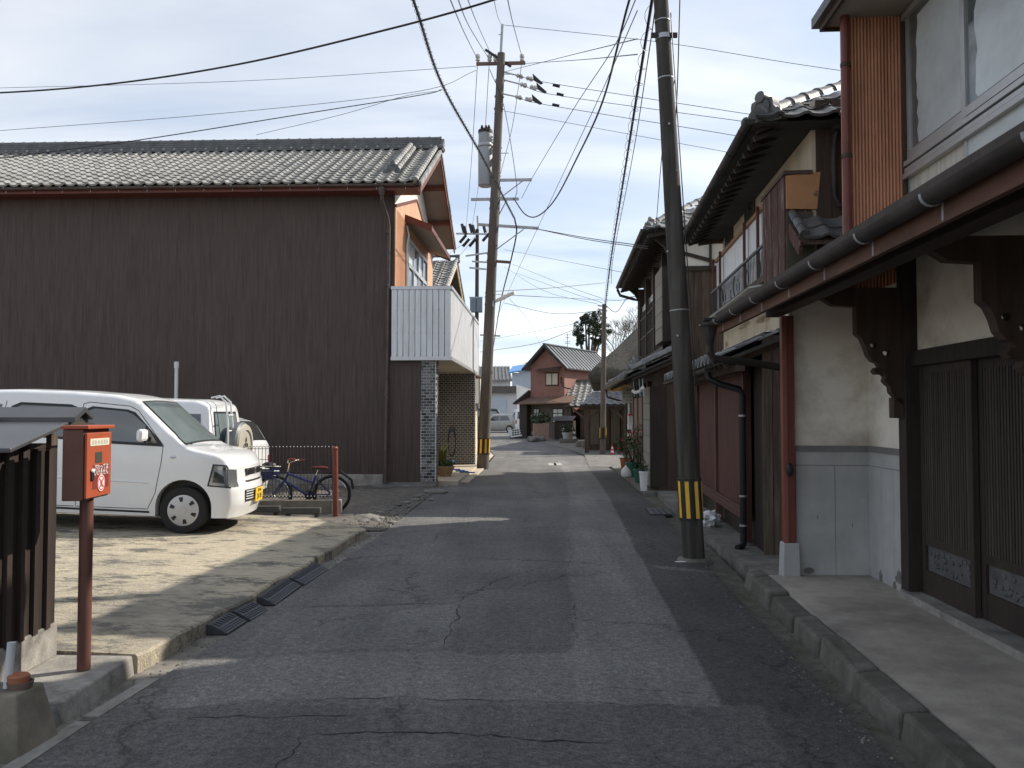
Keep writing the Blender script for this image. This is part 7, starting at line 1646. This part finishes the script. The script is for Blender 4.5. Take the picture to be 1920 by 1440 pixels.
MB().box(BBk.x + .04, BBk.x + .13, -.13, -.05, BBk.z - .135, BBk.z - .11).build('pedal', M_BLACK, BK); MB().tube([(.05, .0, .60), (-.12, 0, .63), (-.30, 0, .50), (-.33, 0, .36)], .022, 6).build('mudguard', M_BLACK, BK)
BK.rotation_euler = (R(4), 0, R(178))

# ------------------------------------------------------------------ porch items by the brick wall
YP = thing('spiky_plant', 'spiky yellow green potted plant behind the brick pillar', 'plant', (-1.62, 19.3, .10)); MB().lathe([(.12, 0), (.17, .26), (.19, .26), (.19, .30), (.15, .30)], (0, 0, 0), 14).build('pot', M_TERRA, YP, smooth=True)
m = MB()
for i in range(46):
    a = random.uniform(0, 6.28); l = random.uniform(.3, .62); up_ = random.uniform(.35, 1.1); d = Vector((math.cos(a), math.sin(a), 0)); s_ = Vector((-d.y, d.x, 0)); b0 = Vector((0, 0, .30)); p1 = b0 + d * l * .5 * .6 + Vector((0, 0, l * up_ * .7)); p2 = b0 + d * l * .9 + Vector((0, 0, l * up_ * .75))
    m.add([b0 - s_ * .015, b0 + s_ * .015, p1 + s_ * .018, p1 - s_ * .018, p2], [(0, 1, 2, 3), (3, 2, 4)])
m.build('blades', M_LEAFY, YP)
PB = thing('plant_basket', 'pale wicker planter with trailing leaves on the porch slab', 'planter', (-1.52, 18.95, .10)); MB().lathe([(.13, 0), (.2, .20), (.22, .20), (.22, .23), (.17, .23)], (0, 0, 0), 16).build('basket', mat('wicker', (.34, .24, .14), .85, .3, 20, .4), PB, smooth=True); leaves((0, 0, .28), .22, .2, .10, 160, .09).build('foliage', M_LEAF, PB)
HS = thing('blue_hose', 'blue garden hose trailing over the porch step beside the pole', 'hose', (-1.25, 20.2, .10))
m = MB(); P = []
for i in range(60):
    t = i / 59; P.append((-.25 + .55 * t + .12 * math.sin(t * 9), .2 - .9 * t + .1 * math.cos(t * 13), .03 + .06 * abs(math.sin(t * 7)) * (1 - t)))
m.tube(P, .016, 6); P = [(-.30 + .5 * t + .1 * math.cos(t * 11), .5 - .8 * t, .04 + .22 * math.exp(-((t - .1) / .15) ** 2)) for t in [i / 40 for i in range(41)]]; m.tube(P, .016, 6); m.build('coils', M_HOSE, HS, smooth=True)
m = MB()
for k in range(4):
    z0 = .18 + .05 * k; m.tube([(-.42 + .10 * math.cos(a), 2.85, .55 + z0 * .3 + (.34 + .03 * k) * math.sin(a)) for a in [i * math.pi / 10 for i in range(21)]], .014, 5)
m.build('hanging_loops', mat('dark_hose', (.03, .06, .10), .5), HS, smooth=True)
for i, (px, py, s) in enumerate(((838, 872, .05), (850, 876, .045), (858, 880, .05), (866, 882, .04), (846, 884, .035))):
    p = atz(px, py + 4, .10); rock('stone', 'small brown pebble lying on the sunlit porch slab', (p.x, p.y, .115), (s * 1.3, s, s * .6), i, M_TERRA, 'pebbles on the porch slab', i)

# ------------------------------------------------------------------ right side: sign, letter box, flower pots, grates, cones
SG = thing('shop_sign', 'cream box sign with green grey rice emblem under the pent roof', 'sign', tuple(at(1180, 741, 21.6)), R(-20))
MB().box(-.19, .19, -.06, .06, -.21, .21).build('panel', M_SIGNW, SG, bevel=.01)
eb = MB(); eb.bar((-.14, -.063, 0), (.14, -.063, 0), .006, .05); eb.bar((0, -.0645, -.16), (0, -.0645, .16), .006, .05, (1, 0, 0))
MB().lathe([(.155, 0), (.155, .002)], (0, -.061, 0), 20, (0, -1, 0)).build('emblem_field', mat('emblem_dark', (.13, .16, .135), .7), SG)
for sx in (-1, 1):
    for sz in (-1, 1): eb.lathe([(.045, .0), (.045, .003), (.001, .003)], (sx * .075, -.063, sz * .08), 10, (0, -1, 0))
recalc(eb.build('emblem', M_SIGNW, SG))
pz = SG.location.z; MB().tube([(.0, .0, -.21), (.0, .0, -pz)], .03, 8).build('sign_post', M_PLASTW, SG)
LB = thing('letter_box', 'white letter box with red flap on the wall behind the flowers', 'letter box', tuple(at(1190, 790, 21.2)), R(-4)); MB().box(-.17, .17, -.1, .1, -.2, .15).build('box', M_PLASTW, LB, bevel=.01); MB().box(-.17, .05, -.12, .1, .15, .19).build('flap', M_SIGNRED, LB); MB().box(-.18, .18, -.10, .1, -.30, -.21).build('shelf', M_WOODD, LB)
def flowerpot(px, py, h, pr, potm, lab, fl, n=130, rx=.22, rz=.3, ls=.075):
    p = atz(px, py, .05); o = thing('potted_flowers', lab, 'potted plant', (p.x, p.y, .05), 0, 'potted flowers along the dark timber house'); MB().lathe([(pr * .72, 0), (pr, h), (pr * 1.1, h), (pr * 1.1, h + .03), (pr * .9, h + .03)], (0, 0, 0), 14).build('pot', potm, o, smooth=True)
    leaves((0, 0, h + rz), rx, rx, rz, n, ls, up=.5).build('foliage', M_LEAF, o)
    s_ = MB()
    for i in range(12): s_.tube([(0, 0, h), (random.uniform(-rx, rx), random.uniform(-rx, rx), h + rz * random.uniform(.8, 1.9))], .006, 4)
    s_.build('stems', M_LEAFD, o)
    if fl:
        f = MB()
        for i in range(fl):
            c = Vector((random.uniform(-rx, rx), random.uniform(-rx, rx * .3), h + rz * random.uniform(.7, 2.1)))
            for k in range(5): a = k * 1.257; f.add([c, c + Vector((math.cos(a) * .032, -.012, math.sin(a) * .032)), c + Vector((math.cos(a + .9) * .032, -.02, math.sin(a + .9) * .032))], [(0, 1, 2)])
        f.build('blossoms', M_FLOWER, o)
flowerpot(1172, 884, .32, .13, M_TERRA, 'clay pot of red geraniums farthest along the timber house wall', 12, 160, .25, .36)
flowerpot(1186, 893, .30, .16, M_GREEN, 'green pot of pink geraniums among the flower pots', 16, 200, .26, .36)
flowerpot(1200, 905, .26, .14, M_GREEN, 'leafy green shrub pot beside the grey shutter box', 4, 260, .27, .50, .07)
flowerpot(1207, 920, .34, .085, M_PLASTW, 'tall white plastic pot nearest the grey shutter box', 0, 40, .10, .12, .06)
wp_ = thing('white_container', 'bulging white plastic container among the flower pots', 'container', tuple(atz(1176, 893, .05))); MB().lathe([(.13, 0), (.15, .06), (.13, .16), (.07, .22), (.04, .26)], (0, 0, 0), 14).build('shell', M_PLASTW, wp_, smooth=True)
def grate(px, py, ln, wd, lab, rz):
    p = atz(px, py, .0); o = thing('drain_grate', lab, 'drain grate', (p.x, p.y, .012), rz, 'drain covers on the right'); MB().box(-wd / 2, wd / 2, 0, ln, -.02, .005).build('frame', M_GUTD, o)
    for i in range(4): MB().box(-wd / 2 + .02 + i * wd / 4, -wd / 2 + .02 + i * wd / 4 + wd / 4 * .75, .02, ln - .02, .006, .012).build('grate_bar', mat('grate_steel', (.15, .16, .17), .5, .2, 9, .1, metal=.4), o)
grate(1240, 967, .85, .34, 'steel drain cover beside the near utility pole', R(-4)); grate(1200, 902, 1.6, .30, 'steel drain cover in front of the flower pots', R(-4)); grate(1182, 889, .9, .26, 'steel drain cover farthest along the flower pots', R(-4))
tb_ = thing('crumpled_bag', 'crumpled white plastic bag under the boarded bay', 'bag', tuple(at(1327, 947, 10.9)), 0); b = MB().sphere((0, 0, 0), .16, .14, .11, 16, 12)
for k, v in enumerate(b.v): b.v[k] = v * (1 + .5 * mnoise.noise(v * 14) + .3 * mnoise.noise(v * 30))
b.build('film', M_PLASTW, tb_); tb_.location.z = .15
pb = MB(); pb.sphere((1.74, 8.60, .010), .07, .025, .005, 10, 4); tag(pb.build('plaster_scrap', M_WHITE), 'flat white scrap lying at the foot of the near pole', 'scrap')
MTL = thing('meter_box', 'small dark door bell box on the red entrance post', 'bell box', tuple(at(1481, 881, 7.27)), -.055); MB().sphere((0, 0, 0), .035, .022, .06, 10, 8).build('case', M_BLACK, MTL, smooth=True)
def cone(px, py, h, lab, m1, m2, z=0.0):
    p = atz(px, py, z); o = thing('traffic_cone', lab, 'traffic cone', (p.x, p.y, z)); MB().box(-h * .28, h * .28, -h * .28, h * .28, 0, h * .07).build('base', m1 if m1 is M_GREEN else M_BLACK, o)
    k = 5
    for i in range(k):
        z0, z1 = h * (.07 + .93 * i / k), h * (.07 + .93 * (i + 1) / k); r0, r1 = h * (.19 - .14 * i / k), h * (.19 - .14 * (i + 1) / k); MB().tube([(0, 0, z0), (0, 0, z1)], [r0, r1], 12).build('stripe', m1 if i % 2 == 0 else m2, o, smooth=True)
cone(1077, 829, .70, 'green and white striped cone by the porch', M_GREEN, M_WHITE); cone(1148, 853, .36, 'small red and white striped cone beside the middle pole', M_SIGNRED, M_WHITE)
HU2 = thing('dark_refuse_hut', 'small black slatted hut in front of the red house', 'hut', tuple(atz(1056, 826, 0)), R(-20))
MB().box(-.50, .50, 0, .8, .05, 1.10).build('carcass', M_WOODB, HU2)
for i in range(9): MB().box(-.50 + i * .112, -.40 + i * .112, -.03, -.002, .05, 1.05).build('slat', M_WOODB, HU2)
m = MB(); m.hexa([(-.62, -.18, 1.10), (.62, -.18, 1.10), (.62, .45, 1.34), (-.62, .45, 1.34)], [(-.62, -.18, 1.14), (.62, -.18, 1.14), (.62, .45, 1.38), (-.62, .45, 1.38)]); m.build('roof', M_HUTM, HU2)
MB().box(-.06, .06, -.05, -.031, .55, .72).build('notice', M_WHITE, HU2)
SB = thing('notice_board', 'tilted white board with black lettering by the far corner', 'sign', tuple(atz(972, 822, 0)), R(6)); MB().hexa([(-.45, -.02, .05), (.42, -.02, .18), (.42, .02, .18), (-.45, .02, .05)], [(-.50, .08, .52), (.40, .08, .68), (.40, .12, .68), (-.50, .12, .52)]).build('board', M_WHITE, SB)
for i in range(3): 
    for k in range(5):
        x = -.38 + k * .155; z = .17 + i * .13 + k * .022; MB().box(x, x + .11, -.012 + (z - .1) * .2 - .02, -.006 + (z - .1) * .2 - .02, z, z + .075).build('lettering', M_INK, SB)
MB().box(-.5, .4, .1, .2, 0, .1).build('foot', M_WOODD, SB)
WB = thing('white_bucket', 'white bucket standing beside the tilted board', 'bucket', tuple(atz(958, 818, 0))); MB().lathe([(.14, 0), (.18, .36), (.2, .36), (.2, .40)], (0, 0, 0), 12).build('pail', M_PLASTW, WB, smooth=True)
for i, (px, py, w_) in enumerate(((1000, 829, .5), (1008, 828, .4), (1016, 828, .45), (994, 828, .35), (1004, 825, .4), (1012, 824, .35))):
    p = atz(px, py, 0); rock('stone', 'rough stone heaped in the small garden wall before the red house', (p.x, p.y, .12 if i < 4 else .35), (w_ * .5, .25, .18), i, M_STONE, 'garden wall stones', i + 30)
GS = thing('clipped_shrub', 'dark clipped shrub in a stone trough before the red house', 'shrub', tuple(atz(1013, 826, 0))); MB().box(-.4, .5, -.1, .5, 0, .95).build('trough', mat('pinkish_stone', (.30, .20, .16), .9, .2, 5, .3), GS, bevel=.03)
leaves((0, .1, 1.25), .62, .45, .32, 500, .14).build('foliage', M_LEAFD, GS); MB().tube([(0, .1, .8), (0, .1, 1.3)], .04, 6).build('stem', M_BARK, GS)
for i, (px, py, s) in enumerate(((1066, 831, .5), (1093, 838, .35), (1106, 841, .38))):
    p = atz(px, py, 0); o = MB().box(-s * .9, s * .9, -.15, .15, 0, .22).build('kerb_block', M_CONCD, None, bevel=.02); o.location = (p.x, p.y, .01); tag(o, ('concrete block left of the green cone', 'concrete block right of the green cone', 'concrete block nearest the middle pole')[i], 'block', 'concrete blocks by the porch')
PP = thing('grey_tub_plant', 'grey tub with small leafy plant next to the green cone', 'potted plant', tuple(atz(1064, 829, 0))); MB().lathe([(.2, 0), (.27, .45), (.3, .45), (.3, .5)], (0, 0, 0), 12).build('pot', M_GALV, PP, smooth=True); leaves((0, 0, .75), .35, .3, .3, 200, .12).build('foliage', M_LEAFD, PP)

# ------------------------------------------------------------------ trees beyond the roofs
def pollard(name, lab, base, h, clumps, n, s, m):
    o = thing(name, lab, 'tree', base); t = MB(); t.tube([(0, 0, 0), (.1, 0, h * .4), (-.05, 0, h * .62), (.15, 0, h * .75)], [.34, .26, .20, .14], 10)
    for c in clumps: t.tube([(0.05, 0, h * .60), (c[0] * .6, c[1] * .6, (h * .60 + c[2]) / 2), (c[0], c[1], c[2])], [.13, .09, .05], 7)
    t.build('trunk', M_BARK, o, smooth=True); f = MB()
    for c in clumps:
        b = leaves((c[0], c[1], c[2]), c[3], c[3], c[4], n, s); f.add(b.v, b.f)
        for _ in range(6):
            e = (c[0] + random.uniform(-1, 1) * c[3], c[1] + random.uniform(-1, 1) * c[3], c[2] + random.uniform(-.9, 1) * c[4]); b = leaves(e, c[3] * .4, c[3] * .4, c[4] * .35, n // 6, s); f.add(b.v, b.f)
    f.build('crown', m, o); return o
pollard('pruned_evergreen', 'pruned dark evergreen with bare trunks above the red house roof', (6.3, 68.5, 0), 8.0, ((-.85, 0, 8.5, .42, .75), (-.60, .1, 7.6, .38, .45), (.1, 0, 9.3, .62, .65), (.85, .2, 9.2, .62, .70), (1.15, 0, 8.2, .6, .6), (.45, -.2, 8.5, .55, .5), (-.2, .2, 9.3, .4, .45), (.75, .3, 7.4, .45, .35)), 520, .15, M_LEAFD)
def bare_tree(lab, base, h, seed, spread=.5, m=M_TWIG, depth=6, r0=.16):
    random.seed(seed); o = thing('bare_tree', lab, 'tree', base); t = MB(); tw = MB()
    def rec(p, d, l, r, k):
        q = p + d * l; (t if k > depth - 3 else tw).tube([p, p + d * l * .5 + Vector((random.gauss(0, .03 * l), random.gauss(0, .03 * l), 0)), q], [r, r * .85, r * .7], 5 if k > 2 else 3, False)
        if k == 0: return
        for i in range(3 if k > 1 else 4):
            nd = (d + Vector((random.gauss(0, spread), random.gauss(0, spread), random.gauss(.12, spread * .5)))).normalized(); rec(q, nd, l * random.uniform(.62, .82), r * .62, k - 1)
    rec(Vector((0, 0, 0)), Vector((.03, 0, 1)), h * .30, r0, depth); t.build('trunk', M_BARK, o); tw.build('crown', m, o); random.seed(11); return o
bare_tree('bare pale twigged tree behind the thatched roof', (10.3, 74, 0), 11.5, 3, .42)
bare_tree('bare tree rising at the right above the thatched ridge', (11.9, 78, 0), 11.8, 8, .42)
for i, (px, Y, h) in enumerate(((1012, 140, 10.5), (1030, 150, 13.5), (998, 150, 11.0), (1047, 146, 13.0))):
    p = at(px, 700, Y); b = (p.x, Y, 0); lab = ('reddish brown round tree top on the far rise behind the red house ridge', 'bushy far tree top just left of the aerial mast', 'leftmost hazy tree top over the far tiled house', 'dark far tree top at the foot of the aerial mast')[i]
    o = thing('far_tree', lab, 'tree', b, 0, 'trees on the far rise'); MB().tube([(0, 0, 0), (0, 0, h * .7)], [.4, .2], 6).build('trunk', M_BARK, o); f = MB()
    for _ in range(9): c = (random.uniform(-1.6, 1.6), random.uniform(-1, 1), h * random.uniform(.68, .95)); q = leaves(c, .9, .9, .8, 110, .30); f.add(q.v, q.f)
    f.build('crown', (mat('winter_crown', (.17, .12, .10), .9, .3, 3, 0), M_LEAFD, mat('pale_crown', (.22, .18, .15), .9, .3, 3, 0), M_LEAFD)[i], o)
AN = thing('roof_aerial', 'thin television aerial mast above the far trees', 'aerial', tuple(at(1064, 655, 62))); s_ = 62 / FPX
MB().tube([(0, 0, -2), (0, 0, 30 * s_)], .03, 5).build('mast', M_GALV, AN)
for z, l in ((27, 7), (22, 4), (14, 6), (11, 5)): MB().tube([(-l * s_, 0, z * s_), (l * s_, 0, z * s_ + .02)], .02, 4).build('element', M_GALV, AN)

# ------------------------------------------------------------------ loose grit along the road edges
gr = MB()
def grit(n, fx, fy, z0, s0, s1):
    for _ in range(n):
        y = fy(); x = fx(y); s_ = random.uniform(s0, s1); a = random.uniform(0, 6.28); c, d = math.cos(a) * s_, math.sin(a) * s_; z = z0(x, y) if callable(z0) else z0
        gr.add([(x + c, y + d, z), (x - d, y + c, z), (x - c, y - d, z), (x + d, y - c, z), (x + c * .3, y + d * .2, z + s_ * .8)], [(0, 1, 4), (1, 2, 4), (2, 3, 4), (3, 0, 4)])
grit(900, lambda y: RL(y) - abs(random.gauss(.05, .35)), lambda: random.uniform(11.0, 17.2), lambda x, y: .03 + 0.03 * mnoise.noise((x * 1.7, y * 1.7, 1)) if x < RL(y) - .3 else .006, .008, .030)
grit(500, lambda y: RL(y) - random.uniform(.0, .26), lambda: random.uniform(3.0, 11.5), -.011, .004, .014)
grit(700, lambda y: RR(y) + random.uniform(-.10, .28), lambda: random.uniform(2.6, 12.0), lambda x, y: .006 if x < RR(y) - .012 else -.028, .004, .014)
grit(260, lambda y: RL(y) + abs(random.gauss(0, .25)), lambda: random.uniform(2.6, 17), .006, .003, .009)
grit(260, lambda y: random.uniform(RL(y), RR(y)), lambda: random.uniform(2.6, 12), .006, .002, .006)
tag(gr.build('loose_grit', mat('grit', (.15, .14, .125), .9, .45, 8, 0)), 'loose grit and pebbles scattered along the road edges', 'grit', None, 'stuff')
